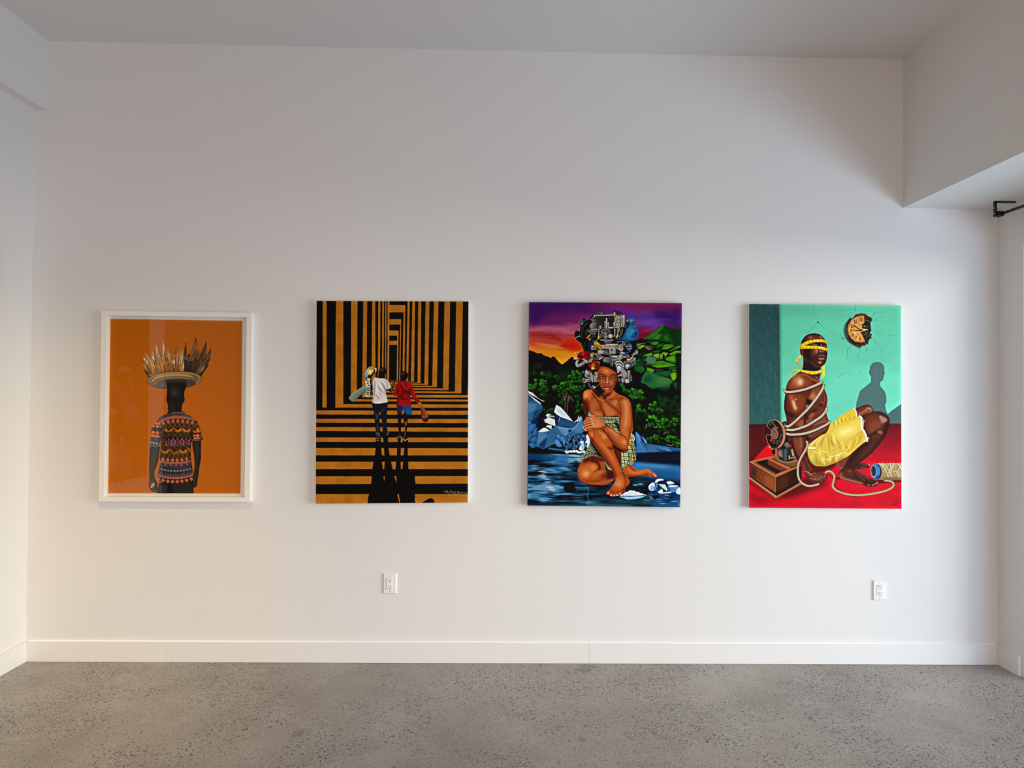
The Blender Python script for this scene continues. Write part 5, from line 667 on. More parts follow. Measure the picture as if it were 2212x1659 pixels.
def paint_rope():
    """Man bound in rope with a tape measure round his eyes, sewing machine box, broken clock, green wall and red floor."""
    C = Paint([(1618.1, 656.7), (1946.4, 659.2), (1947.5, 1099), (1618, 1097)], 495, 662, (104, 198, 164))
    rs = np.random.RandomState(8)
    ones = np.ones((C.H, C.W), np.float32); yy = np.linspace(0, 1, C.H)[:, None] * ones; xx = np.linspace(0, 1, C.W)[None] * ones
    C.im[:] = np.array([92, 180, 146], np.float32) + (np.clip(yy * 1.25 + xx * .35 - .1, 0, 1)[..., None]) * np.array([24, 34, 36], np.float32)
    C.mottle(ones, 40, 11, .965, 1.035, 2)
    GR = (46, 92, 78)
    C.at(1590, 640, 3.457)
    C.poly([(60, 20), (338, 20), (342, 980), (60, 980)], (66, 150, 122), 1, 7); C.poly([(60, 20), (322, 20), (332, 980), (60, 980)], (50, 88, 86), 1, 3)
    Mc = C.mask([(60, 20), (322, 20), (332, 980), (60, 980)], False); C.fill(Mc * np.clip(1 - yy * 1.9, 0, 1), (44, 68, 70), .8); C.mottle(Mc, 26, 12, .93, 1.07, .5)
    C.line([(645, 520), (655, 620), (640, 700)], 40, (74, 186, 130), .5, 12)
    # cracks
    cr = [[(575, 60), (590, 120), (612, 190)], [(612, 195), (575, 230), (540, 268), (490, 277), (430, 298)], [(612, 195), (660, 235), (705, 262), (735, 278), (775, 282)], [(775, 282), (800, 318), (840, 305)], [(800, 318), (790, 328)],
          [(895, 65), (885, 100), (893, 140)], [(840, 98), (885, 103)], [(885, 103), (905, 98)], [(935, 130), (940, 115)], [(978, 140), (985, 110), (998, 80)], [(1010, 165), (1030, 130), (1045, 120), (1105, 118), (1110, 70)], [(1105, 118), (1115, 125)],
          [(1015, 180), (1045, 178)], [(1020, 262), (1035, 270), (1050, 265), (1060, 280), (1110, 275)], [(1140, 292), (1225, 290)], [(1020, 310), (1035, 340), (1070, 370), (1083, 400), (1083, 440), (1070, 460), (1072, 490)], [(1030, 335), (1030, 370)],
          [(965, 375), (975, 400), (970, 440)], [(975, 400), (995, 400)], [(930, 385), (920, 410), (910, 440), (900, 460)], [(910, 440), (925, 455)], [(860, 370), (845, 390), (800, 398), (770, 410)], [(832, 395), (828, 470), (822, 520)], [(760, 610), (820, 568), (860, 590)], [(820, 568), (825, 572)], [(915, 570), (955, 568)],
          [(840, 150), (850, 160), (880, 165)], [(815, 140), (830, 155), (860, 158)], [(1000, 248), (1040, 245)], [(1050, 270), (1050, 290)], [(1083, 400), (1105, 402)], [(822, 460), (810, 475)], [(855, 590), (858, 625)], [(1050, 575), (1075, 560)]]
    for p in cr: C.line(p, 2.6, (40, 110, 88), .75, taper=1)
    for x, y, r in ((612, 195, 7), (538, 268, 4), (798, 316, 6), (887, 103, 4), (1043, 178, 4), (975, 402, 4), (910, 440, 3), (845, 390, 3), (1030, 131, 4)): C.ell(x, y, r, r * .8, (30, 86, 68))
    # ---- broken clock in its hole
    C.at(1800, 660, 11.06)
    C.blob([(440, 300), (330, 370), (260, 480), (240, 640), (290, 790), (380, 900), (520, 980), (640, 1000), (600, 600)], (66, 108, 98), 1, 9)
    C.blob([(430, 320), (330, 400), (290, 520), (275, 640), (320, 790), (420, 900), (560, 970), (640, 960), (600, 600)], (52, 50, 48))
    C.line([(310, 520), (300, 650), (350, 780)], 40, (96, 120, 110), .45, 14)
    hole = [(520, 230), (570, 205), (610, 210), (640, 190), (700, 200), (760, 195), (785, 230), (830, 260), (870, 265), (920, 310), (925, 350), (900, 390), (880, 440), (895, 500), (890, 540), (910, 600), (880, 640), (870, 670), (925, 680), (905, 740), (915, 790), (870, 800), (840, 850), (830, 930), (790, 930), (740, 970), (690, 960), (650, 1010), (600, 970), (520, 950), (440, 880), (350, 760), (330, 600), (360, 470), (420, 350)]
    C.poly(hole, (58, 30, 26)); C.lines([[(540, 230), (700, 215), (780, 240), (900, 330)], [(560, 940), (650, 960), (740, 930)]], 34, (104, 54, 42), a=.8, soft=6)
    C.blob([(740, 330), (860, 360), (880, 460), (880, 560), (850, 700), (800, 760), (850, 790), (820, 900), (760, 900), (700, 800), (650, 640), (680, 480)], (40, 38, 34)); C.line([(760, 350), (840, 370), (860, 400)], 26, (104, 98, 90), .8, 6)
    C.lines([[(700, 480), (760, 520), (850, 490)], [(690, 660), (760, 700), (840, 640)], [(740, 600), (800, 700)], [(720, 730), (800, 660)], [(760, 790), (850, 720), (880, 700)], [(800, 820), (830, 900)], [(870, 690), (880, 780)]], 11, (110, 104, 74), a=.8, soft=2)
    C.ell(745, 495, 26, 22, (130, 126, 110), .7, 5); C.line([(780, 900), (760, 930)], 26, (118, 100, 92), .8, 5)
    face = [(738, 250), (735, 330), (742, 400), (715, 440), (665, 465), (690, 500), (672, 545), (700, 552), (790, 565), (845, 578), (770, 600), (690, 625), (645, 650), (690, 710), (720, 780), (745, 830), (755, 875), (650, 888), (520, 862), (430, 790), (365, 690), (342, 580), (360, 470), (430, 350), (540, 275), (650, 245)]
    C.poly(face, (210, 148, 78)); Mf = C.mask(face, False); C.clip = Mf
    C.line([(735, 262), (640, 262), (540, 292), (440, 368), (378, 480), (360, 590), (385, 690), (450, 780), (540, 848), (650, 872), (750, 862)], 10, (120, 70, 38), .9, 2); C.line([(735, 250), (640, 250), (530, 282), (425, 360), (358, 480), (345, 590), (370, 700), (440, 800), (540, 866)], 9, (232, 180, 120), .9, 2)
    C.line([(735, 280), (640, 280), (550, 308), (455, 382), (396, 490), (380, 590), (402, 680), (465, 768), (550, 832), (650, 856), (745, 850)], 5, (150, 92, 50), .8)
    C.mottle(Mf, 60, 14, .9, 1.1); C.clip = None
    for k in range(26): C.ell(rs.uniform(520, 720), rs.uniform(300, 780), rs.uniform(4, 10), rs.uniform(3, 7), (150, 90, 42), .6)
    ink = (38, 24, 18)
    def digit(ch, x, y, h):
        S = {'0': [[(.5, 0), (.12, .2), (.1, .8), (.5, 1), (.9, .8), (.88, .2), (.5, 0)]], '1': [[(.25, .2), (.5, 0), (.5, 1)], [(.25, 1), (.78, 1)]], '2': [[(.12, .25), (.4, 0), (.85, .15), (.75, .45), (.12, 1), (.9, 1)]], '6': [[(.8, .08), (.35, .2), (.12, .65), (.45, 1), (.85, .75), (.5, .48), (.15, .65)]],
             '7': [[(.1, 0), (.9, 0), (.5, .5), (.4, 1)]], '8': [[(.5, 0), (.15, .2), (.5, .46), (.9, .75), (.5, 1), (.1, .75), (.5, .46), (.85, .2), (.5, 0)]], '9': [[(.85, .35), (.5, .52), (.15, .3), (.5, 0), (.88, .3), (.7, .8), (.2, .95)]]}[ch]
        for p in S: C.line([(x + u * h * .52, y + v * h) for u, v in p], h * .16, ink)
    for t, x, y, h in (('12', 630, 305, 66), ('11', 488, 352, 70), ('10', 408, 465, 66), ('9', 405, 570, 70), ('8', 446, 672, 72), ('7', 525, 748, 66), ('6', 620, 762, 68)):
        for i, c in enumerate(t): digit(c, x + i * h * .52, y, h)
    C.line([(665, 595), (580, 540), (500, 492)], [20, 22, 34], ink); C.line([(665, 600), (560, 602), (480, 606)], [22, 24, 12], ink); C.ell(668, 598, 26, 22, (60, 40, 30)); C.ell(540, 518, 22, 12, (150, 96, 48), 1, 0, 30)
    # ---- his shadow on the wall
    C.at(1830, 770, 11.06)
    SH = (78, 110, 106)
    C.blob([(560, 610), (562, 470), (540, 455), (520, 400), (520, 350), (535, 310), (545, 240), (600, 165), (690, 135), (780, 140), (850, 190), (885, 260), (888, 350), (895, 400), (880, 460), (860, 540), (830, 590), (790, 612), (785, 650), (790, 710), (850, 780), (910, 880), (935, 1000), (930, 1100), (905, 1160), (925, 1280), (930, 1500), (200, 1500), (205, 1250), (220, 1100), (265, 960), (290, 860), (340, 790), (420, 735), (500, 665)], SH)
    C.blob([(900, 1450), (960, 1390), (1040, 1310), (1130, 1250), (1220, 1185), (1330, 1150), (1350, 1640), (900, 1640)], (76, 104, 104))
    C.line([(720, 390), (765, 375), (755, 350)], 10, (58, 84, 82), .7, 3)
    # ---- floor
    C.at(1590, 640, 3.457)
    C.poly([(60, 956), (1260, 950), (1260, 1640), (60, 1640)], (205, 26, 44))
    Mfl = C.mask([(60, 956), (1260, 950), (1260, 1640), (60, 1640)], False)
    C.fill(Mfl * np.clip(1 - (yy - .6) * 5.5, 0, 1), (96, 26, 30), .95); C.poly([(60, 1560), (1260, 1540), (1260, 1640), (60, 1640)], (190, 14, 34), .6, 30)
    C.poly([(60, 956), (330, 956), (300, 1020), (265, 1075), (130, 1222), (60, 1260)], (84, 28, 30)); C.poly([(60, 958), (400, 956), (400, 975), (60, 985)], (50, 26, 28), .7, 8)
    C.poly([(265, 1078), (128, 1225), (300, 1210), (420, 1100), (330, 1040)], (208, 8, 32)); C.mottle(Mfl, 50, 17, .95, 1.05, 2)
    C.poly([(80, 1380), (300, 1515), (420, 1500), (700, 1400), (560, 1330), (300, 1480), (80, 1330)], (74, 10, 16), .9, 20); C.poly([(60, 1390), (140, 1480), (300, 1530), (360, 1520), (200, 1560), (60, 1500)], (120, 12, 24), .7, 22)
    C.poly([(520, 1220), (760, 1250), (700, 1300), (560, 1340)], (70, 10, 14), .85, 8)
    # ---- wooden box
    C.at(1610, 890, 8.294)
    W1 = (134, 74, 40); W2 = (96, 48, 26)
    C.poly([(75, 890), (540, 785), (900, 960), (1010, 975), (1010, 1230), (555, 1540), (75, 1190)], (44, 24, 18))
    C.poly([(72, 890), (100, 930), (105, 1140), (72, 1160)], (150, 12, 32)); C.poly([(72, 1155), (72, 1195), (550, 1545), (560, 1500)], (180, 122, 88)); C.poly([(560, 1500), (555, 1545), (1010, 1290), (1000, 1255)], (164, 104, 66)); C.line([(90, 1195), (540, 1520)], 6, (110, 66, 46), .8)
    C.poly([(105, 925), (540, 1175), (545, 1440), (110, 1150)], (112, 58, 34)); C.poly([(350, 1100), (540, 1195), (540, 1420), (350, 1300)], (158, 80, 40), .8, 30); C.poly([(105, 960), (200, 1010), (200, 1200), (105, 1140)], (62, 34, 26), .8, 20)
    C.line([(110, 1165), (550, 1455)], 12, (50, 28, 20)); C.line([(105, 1150), (545, 1440)], 5, (165, 120, 86), .8)
    C.poly([(548, 1175), (1000, 985), (1000, 1240), (550, 1440)], (52, 30, 24)); C.poly([(560, 1190), (760, 1090), (760, 1330), (560, 1430)], (86, 44, 26), .7, 24); C.line([(545, 1175), (545, 1440)], 8, (176, 116, 76), .9)
    C.poly([(75, 890), (420, 800), (545, 785), (830, 1010), (905, 970), (960, 985), (545, 1175), (480, 1130)], (168, 102, 58)); C.poly([(180, 895), (420, 838), (800, 1010), (560, 1108)], (48, 28, 26))
    C.poly([(400, 850), (440, 840), (800, 1005), (740, 1025)], (180, 92, 52)); C.poly([(400, 850), (740, 1020), (640, 1060), (400, 930)], (132, 60, 40), .8, 6); C.poly([(180, 895), (560, 1108), (540, 1130), (150, 905)], (120, 72, 46)); C.line([(85, 895), (540, 1165)], 12, (186, 126, 84), .8, 3)
    for k in range(30):
        x = rs.uniform(110, 540); y = 940 + (x - 105) * .55 + rs.uniform(10, 200); C.line([(x, y), (x + rs.uniform(-3, 3), y + rs.uniform(20, 60))], 5, (170, 104, 60), .35, 2)
    # ---- sewing machine
    C.poly([(480, 830), (620, 760), (930, 830), (950, 960), (830, 990)], (120, 76, 46)); C.line([(480, 835), (620, 900), (830, 985), (930, 965)], 16, (58, 46, 44)); C.line([(560, 810), (640, 880), (780, 900), (920, 870)], 12, (184, 140, 104), .9, 3)
    C.blob([(590, 640), (850, 630), (900, 720), (890, 840), (740, 890), (600, 840), (595, 740)], (46, 44, 44)); C.line([(720, 680), (720, 860)], 40, (112, 114, 116), .7, 14); C.poly([(470, 680), (540, 670), (545, 760), (480, 745)], (28, 24, 24)); C.poly([(540, 660), (560, 660), (560, 790), (540, 785)], (150, 118, 90))
    C.poly([(590, 690), (675, 665), (680, 820), (598, 800)], (76, 68, 64)); C.ell(625, 735, 26, 28, (168, 146, 124)); C.ell(625, 735, 14, 15, (70, 58, 52)); C.lines([[(600, 800), (625, 770), (660, 800)], [(600, 680), (640, 690)]], 10, (150, 130, 112)); C.line([(650, 770), (665, 800)], 8, (170, 150, 130))
    C.blob([(680, 610), (720, 550), (770, 545), (800, 600), (760, 640), (690, 640)], (96, 90, 86)); C.blob([(700, 300), (760, 200), (820, 300), (820, 560), (720, 640), (640, 640)], (34, 28, 28)); C.blob([(700, 600), (720, 548), (765, 545), (795, 600), (740, 622)], (118, 112, 106), .9, 5)
    C.poly([(820, 680), (850, 650), (880, 780), (845, 790)], (190, 140, 70)); C.lines([[(780, 790), (800, 830)], [(800, 780), (780, 840)], [(810, 830), (900, 800)]], 12, (186, 160, 100)); C.ell(880, 830, 16, 12, (190, 60, 44)); C.ell(835, 820, 26, 10, (110, 140, 136))
    C.ell(442, 620, 22, 26, (196, 140, 74)); C.ell(480, 660, 20, 14, (170, 110, 60)); C.blob([(660, 190), (720, 165), (740, 200), (720, 260)], (60, 44, 40)); C.line([(700, 210), (735, 270)], 14, (168, 128, 104))
    # hand wheel
    C.ell(540, 395, 184, 270, (40, 26, 24), ang=-4); C.ell(545, 395, 176, 262, (152, 96, 66), ang=-4); C.ell(520, 395, 155, 252, (44, 30, 28), ang=-4); C.ell(518, 395, 138, 232, (34, 26, 28), ang=-4)
    C.line([(600, 170), (690, 290), (700, 420), (660, 560), (600, 620)], 24, (190, 140, 108), .8, 6); C.line([(385, 260), (430, 170), (520, 138), (590, 160)], 8, (206, 158, 122), .9, 2); C.line([(372, 420), (400, 540), (460, 620)], 8, (190, 140, 106), .9, 2)
    C.poly([(400, 200), (500, 150), (520, 190), (440, 260)], (58, 82, 84), .6, 8); C.poly([(380, 300), (460, 310), (470, 380), (380, 400)], (70, 26, 30), .8, 8); C.poly([(440, 500), (490, 440), (500, 500), (450, 540)], (200, 10, 34))
    for a, b in (((480, 180), (545, 250)), ((400, 265), (480, 320)), ((385, 400), (470, 400)), ((600, 470), (650, 400)), ((500, 560), (520, 500)), ((590, 560), (570, 500)), ((570, 300), (640, 320))): C.line([a, ((a[0] + b[0]) / 2 + 6, (a[1] + b[1]) / 2 + 14), b], 12, (142, 112, 94), .85, 2)
    for c in ((510, 540), (570, 550), (630, 520)): C.ell(*c, 26, 34, (90, 72, 64)); C.ell(*c, 13, 18, (24, 18, 18))
    C.ell(545, 300, 60, 40, (126, 84, 58)); C.ell(600, 360, 46, 80, (54, 36, 30)); C.ell(525, 392, 66, 94, (150, 98, 72), ang=-4); C.ell(518, 392, 54, 82, (110, 78, 64), ang=-4)
    for k in range(70): C.ell(518 + rs.normal(0, 22), 392 + rs.normal(0, 36), 4, 4, (168, 134, 112) if k % 2 else (70, 48, 40), .7)
    C.line([(470, 320), (470, 460)], 6, (200, 150, 116), .7)
    # ---- spool of twine
    C.at(1860, 990, 13.82)
    C.poly([(460, 620), (1260, 600), (1260, 700), (700, 740), (420, 760)], (88, 16, 26), .95, 12)
    sp = [(400, 165), (560, 140), (800, 145), (880, 132), (1000, 142), (1260, 140), (1260, 640), (1000, 650), (700, 645), (500, 640), (420, 600)]
    C.poly(sp, (172, 146, 102)); C.clip = C.mask(sp, False)
    for k in range(64):
        x = 420 + k * 14 + rs.uniform(-8, 8); d = 1 if (k // 6) % 2 else -1; y0 = rs.uniform(130, 300); ln = rs.uniform(120, 300)
        C.line([(x - d * ln * .16, y0), (x, y0 + ln * .45), (x + d * ln * .26, y0 + ln)], rs.uniform(7, 16), [(206, 186, 140), (222, 204, 160), (120, 92, 62), (150, 122, 84)][rs.randint(4)], .75, 1)
    for a, b, c in (((540, 150), (700, 300), (820, 560)), ((640, 150), (800, 320), (920, 580)), ((980, 150), (900, 300), (880, 480)), ((1080, 150), (1180, 280), (1230, 380)), ((960, 380), (1080, 420), (1120, 600)), ((860, 150), (880, 260), (820, 420))): C.line([a, b, c], 22, (228, 212, 168), .9, 3); C.line([(a[0] - 18, a[1] + 10), (b[0] - 18, b[1] + 10), (c[0] - 18, c[1])], 7, (116, 88, 58), .8, 2)
    C.poly([(400, 560), (1260, 560), (1260, 680), (400, 680)], (96, 66, 48), .65, 26); C.poly([(620, 390), (690, 460), (700, 640), (560, 640)], (150, 124, 84), .7, 8); C.line([(610, 380), (690, 470), (700, 620)], 8, (96, 66, 44), .8, 2); C.clip = None
    C.ell(500, 390, 110, 215, (44, 46, 58), ang=-4); C.blob([(370, 195), (480, 190), (550, 280), (565, 400), (530, 540), (460, 600), (380, 575)], (52, 110, 168)); C.line([(520, 280), (535, 400), (500, 540)], 44, (96, 156, 206), .6, 18); C.poly([(420, 540), (560, 480), (500, 600), (400, 600)], (28, 58, 110), .7, 12)
    C.ell(376, 385, 92, 190, (112, 168, 214), ang=-3); C.ell(372, 380, 72, 160, (52, 48, 52), ang=-3); C.line([(330, 300), (350, 480)], 40, (72, 70, 76), .5, 16)
    # ---- loose rope on the floor
    C.at(1730, 860, 7.541)
    C.line([(430, 1240), (520, 1290), (560, 1360), (560, 1430), (640, 1500), (800, 1590), (940, 1600)], 16, (92, 10, 20), .8, 5); C.poly([(560, 1270), (640, 1290), (640, 1330), (560, 1320)], (80, 12, 18), .8, 8)
    C.line([(0, 1470), (100, 1480)], 20, (90, 8, 18), .8, 6)
    C.rope([(395, 1215), (440, 1190), (500, 1205), (545, 1270), (530, 1360), (515, 1430), (560, 1490), (640, 1530), (760, 1565), (920, 1580), (1100, 1565), (1250, 1540), (1400, 1500), (1490, 1450), (1510, 1400), (1480, 1360), (1420, 1345), (1360, 1342)], 26, 20, (214, 190, 146), (90, 50, 30), (96, 14, 22))
    # ---- far leg and foot
    S0 = (96, 48, 34)
    C.blob([(600, 1050), (720, 960), (800, 930), (790, 1060), (720, 1130), (650, 1150), (590, 1110)], (120, 58, 48)); C.line([(600, 1060), (610, 1120), (680, 1140)], 10, (190, 110, 96), .7, 4)
    C.blob([(900, 1120), (960, 1070), (1050, 1060), (1110, 1085), (1125, 1110), (1090, 1140), (1000, 1150), (940, 1160), (890, 1150)], (74, 38, 34)); C.lines([[(1000, 1100), (1060, 1090), (1110, 1100)], [(960, 1130), (1060, 1140)], [(1060, 1070), (1110, 1080)]], 12, (150, 92, 84), a=.7, soft=4); C.line([(1100, 1075), (1122, 1098)], 8, (214, 190, 190), .8, 2)
    fl = [(870, 190), (960, 140), (1060, 105), (1120, 115), (1160, 150), (1190, 210), (1160, 250), (1000, 320), (900, 340)]
    C.blob(fl, (104, 52, 38)); C.clip = C.mask(fl); C.line([(900, 280), (1000, 240), (1090, 170), (1130, 160)], 40, (178, 112, 76), .7, 14); C.blob([(1060, 190), (1120, 150), (1160, 190), (1130, 230), (1080, 230)], (206, 156, 124), .45, 12); C.ell(1095, 205, 22, 16, (70, 36, 30), .8, 6); C.line([(890, 190), (1060, 118), (1150, 150)], 18, (64, 30, 24), .7, 8); C.clip = None
    # ---- shorts
    C.poly([(60, 500), (430, 360), (480, 440), (440, 560), (330, 640), (130, 800), (60, 800)], (62, 32, 26))
    Y1 = (224, 190, 66); Y2 = (186, 140, 34); Y3 = (246, 226, 120)
    far = [(860, 165), (890, 200), (910, 320), (760, 380), (600, 470), (500, 500), (450, 470), (480, 420), (560, 380), (630, 300), (740, 230)]
    C.poly(far, (222, 182, 48)); C.clip = C.mask(far, False)
    for k in range(12): x = 520 + k * 34; C.line([(x, 330 + rs.uniform(-60, 20)), (x + 20, 420), (x + 14, 480)], rs.uniform(12, 24), Y3 if k % 2 else Y2, .7, 6)
    C.line([(600, 470), (760, 380), (960, 300)], 26, (170, 120, 30), .7, 8); C.clip = None
    C.line([(865, 160), (895, 210), (905, 260), (912, 320)], 14, (240, 232, 226)); 
    near = [(410, 565), (440, 480), (480, 430), (560, 440), (700, 390), (860, 330), (960, 300), (1000, 420), (1020, 520), (1060, 610), (1080, 680), (980, 760), (900, 830), (800, 920), (700, 980), (560, 1050), (460, 1090), (380, 1110), (240, 1100), (160, 1040), (125, 950), (110, 850), (130, 760), (210, 690), (320, 610)]
    C.blob(near, (216, 184, 74)); C.clip = C.mask(near)
    C.blob([(600, 480), (760, 420), (960, 340), (990, 480), (900, 580), (760, 640), (560, 700), (500, 620)], (232, 200, 88), .9, 26); C.blob([(600, 520), (800, 470), (880, 520), (700, 620)], (240, 222, 140), .7, 30)
    C.poly([(120, 960), (400, 1060), (700, 940), (700, 1010), (400, 1130), (130, 1080)], (150, 130, 40), .7, 20); C.poly([(110, 700), (230, 720), (180, 1040), (100, 960)], (196, 176, 92), .7, 20)
    for a, b, c, col in (((450, 560), (445, 700), (470, 860), Y2), ((490, 600), (500, 720), (560, 800), (150, 120, 60)), ((560, 640), (620, 760), (650, 860), Y2), ((700, 760), (760, 820), (760, 920), Y2), ((880, 650), (870, 740), (800, 860), Y2), ((960, 600), (900, 720), (880, 800), (200, 150, 36)), ((400, 600), (330, 740), (320, 860), (150, 128, 66)), ((300, 660), (230, 760), (200, 820), (160, 138, 70)), ((380, 880), (420, 980), (380, 1090), Y2), ((560, 900), (520, 1000), (460, 1080), (170, 130, 40)), ((240, 880), (260, 1000), (300, 1090), Y2), ((1000, 560), (960, 680), (920, 760), Y2)):
        C.line([a, b, c], 26, col, .75, 8, taper=2)
    for a, b, c in (((430, 570), (425, 700), (440, 850)), ((520, 560), (540, 680), (600, 760)), ((640, 700), (690, 760), (680, 860)), ((810, 690), (780, 800), (720, 880)), ((930, 640), (910, 700), (860, 790)), ((350, 620), (260, 720), (250, 780)), ((280, 650), (190, 730), (150, 800)), ((330, 760), (310, 860), (320, 960)), ((450, 920), (480, 990), (470, 1080)), ((190, 880), (180, 980), (240, 1070)), ((620, 880), (580, 960), (560, 1040)), ((340, 960), (380, 1050), (380, 1100)), ((600, 600), (700, 560), (860, 500))): C.line([a, b, c], 13, (250, 238, 150), .85, 4, taper=2)
    C.line([(470, 870), (600, 800), (740, 700), (900, 600), (1000, 550)], 9, (176, 128, 34), .9, 2); C.line([(470, 858), (600, 790), (740, 690), (900, 590)], 6, (250, 236, 160), .8, 2)
    C.line([(410, 565), (430, 640), (440, 780), (470, 870)], 8, (170, 126, 40), .8, 2); C.lines([[(200, 860), (260, 890), (310, 905)], [(300, 860), (440, 880)], [(345, 985), (460, 1000), (500, 950), (620, 930)], [(480, 960), (640, 910), (680, 890), (790, 910)], [(640, 900), (620, 960), (580, 1040)], [(345, 985), (350, 1060)]], 7, (250, 240, 180), a=.85, soft=1)
    C.poly([(120, 795), (240, 800), (235, 835), (122, 830)], (240, 222, 140)); C.line([(125, 832), (240, 838)], 7, (150, 120, 50), .8); C.clip = None
    # ---- near leg
    NL = [(990, 300), (1080, 255), (1180, 220), (1280, 215), (1360, 245), (1430, 310), (1448, 400), (1420, 520), (1385, 590), (1330, 690), (1200, 850), (1080, 960), (960, 1060), (890, 1140), (900, 1180), (990, 1220), (1100, 1290), (1200, 1335), (1255, 1370), (1260, 1400), (1220, 1430), (1170, 1440), (1080, 1440), (1030, 1420), (900, 1395), (760, 1350), (660, 1310), (610, 1260), (620, 1200), (690, 1130), (740, 1040), (800, 930), (880, 850), (1000, 750), (1085, 690), (1050, 600), (1020, 500), (1005, 400)]
    C.blob(NL, (70, 36, 29)); C.clip = C.mask(NL)
    C.blob([(1020, 330), (1180, 260), (1280, 270), (1330, 380), (1300, 480), (1160, 560), (1080, 600), (1040, 480)], (104, 52, 36), .9, 26); C.blob([(1120, 420), (1240, 360), (1320, 420), (1260, 500), (1120, 580)], (142, 70, 42), .65, 26)
    C.blob([(1280, 290), (1340, 300), (1400, 350), (1380, 390), (1320, 370), (1280, 330)], (214, 178, 164), .75, 9); C.lines([[(1290, 330), (1350, 345), (1390, 375)], [(1310, 300), (1350, 320)]], 10, (70, 40, 36), a=.7, soft=4); C.ell(1330, 390, 40, 26, (196, 128, 84), .6, 12)
    C.line([(1085, 620), (1160, 590), (1240, 530), (1300, 530), (1340, 560)], 20, (40, 20, 20), .85, 6); C.blob([(1240, 540), (1310, 525), (1330, 580), (1290, 590)], (176, 96, 70), .8, 10); C.blob([(1380, 400), (1430, 420), (1400, 540), (1340, 640), (1360, 520)], (44, 22, 22), .8, 14)
    C.line([(1120, 650), (1180, 700), (1120, 820), (1000, 960)], 90, (88, 44, 34), .7, 30); C.line([(1085, 700), (960, 820), (860, 960), (780, 1080)], 60, (44, 24, 22), .75, 24); C.line([(1340, 640), (1200, 810), (1040, 970), (900, 1090)], 26, (52, 26, 26), .7, 10); C.line([(1180, 640), (1240, 610), (1270, 650)], 26, (126, 66, 48), .6, 12)
    C.blob([(700, 1180), (760, 1150), (830, 1180), (880, 1240), (800, 1290), (660, 1290), (630, 1250)], (92, 46, 38), .8, 20); C.ell(800, 1185, 34, 16, (128, 72, 60), .8, 7); C.line([(625, 1270), (720, 1310), (860, 1350), (1000, 1390)], 40, (150, 78, 62), .8, 14); C.line([(640, 1290), (800, 1340), (980, 1390)], 16, (206, 128, 108), .7, 7); C.blob([(620, 1220), (660, 1200), (680, 1280), (630, 1280)], (190, 90, 54), .6, 14)
    C.lines([[(930, 1200), (990, 1260), (1080, 1310), (1140, 1380)], [(960, 1210), (1060, 1280), (1180, 1350)], [(880, 1190), (960, 1280), (1040, 1340)]], 14, (120, 66, 54), a=.8, soft=5); C.lines([[(1090, 1330), (1140, 1380), (1160, 1420)], [(1120, 1310), (1180, 1360), (1215, 1410)], [(1050, 1350), (1090, 1400)]], 10, (38, 18, 18), a=.85, soft=3)
    for x, y in ((1100, 1415), (1165, 1415), (1205, 1400), (1235, 1385), (1250, 1365)): C.ell(x, y, 15, 11, (202, 156, 136), .8, 3)
    C.line([(1040, 1180), (1100, 1290), (1240, 1340)], 12, (44, 22, 20), .6, 5); C.clip = None
    C.line([(955, 290), (985, 330), (990, 420), (1005, 510), (1040, 560), (1060, 620), (1080, 680)], 22, (240, 230, 224)); C.lines([[(985, 300), (1015, 360), (1020, 440)], [(1000, 510), (1040, 580)], [(1030, 690), (1085, 710), (1090, 640), (1110, 655)], [(1010, 380), (1040, 375)], [(1040, 690), (1070, 660)]], 8, (236, 222, 224))
    for k in range(16): t = k / 15; x = 970 + 110 * t ** 1.4; y = 310 + 380 * t; C.line([(x, y), (x + rs.uniform(8, 26), y + rs.uniform(-8, 14))], 7, (244, 238, 232), smooth=False)
    # ---- torso
    C.at(1660, 790, 10.369)
    TR = [(600, 210), (680, 150), (770, 110), (1150, 100), (1150, 260), (1145, 330), (1190, 380), (1240, 500), (1300, 640), (1318, 780), (1300, 920), (1290, 1040), (1330, 1180), (1375, 1260), (1370, 1330), (1310, 1480), (1200, 1510), (1020, 1640), (960, 1720), (800, 1700), (780, 1500), (790, 1000), (700, 600), (560, 300)]
    C.blob(TR, (98, 48, 34)); C.clip = C.mask(TR)
    C.poly([(770, 60), (1200, 60), (1170, 110), (1060, 140), (780, 100)], (36, 24, 22)); C.poly([(700, 170), (900, 190), (1140, 200), (1140, 240), (1000, 240), (800, 200)], (54, 30, 26), .8, 8)
    C.line([(760, 200), (860, 220), (960, 290), (1100, 380)], 44, (170, 110, 86), .75, 14); C.line([(1060, 230), (1120, 330), (1140, 360)], 22, (172, 112, 88), .6, 9); C.line([(940, 260), (1000, 330), (1060, 370)], 22, (84, 42, 34), .8, 8)
    C.blob([(960, 560), (1060, 500), (1160, 460), (1220, 560), (1180, 700), (1060, 780), (960, 760), (900, 700)], (134, 68, 40), .9, 24); C.ell(1000, 690, 70, 80, (198, 142, 92), .7, 34); C.line([(950, 560), (900, 660), (850, 760)], 30, (58, 28, 22), .8, 10)
    C.poly([(840, 740), (960, 780), (1000, 820), (960, 880), (840, 870)], (34, 20, 18), .9, 10); C.poly([(835, 875), (950, 890), (960, 930), (850, 1000)], (168, 112, 76), .8, 10)
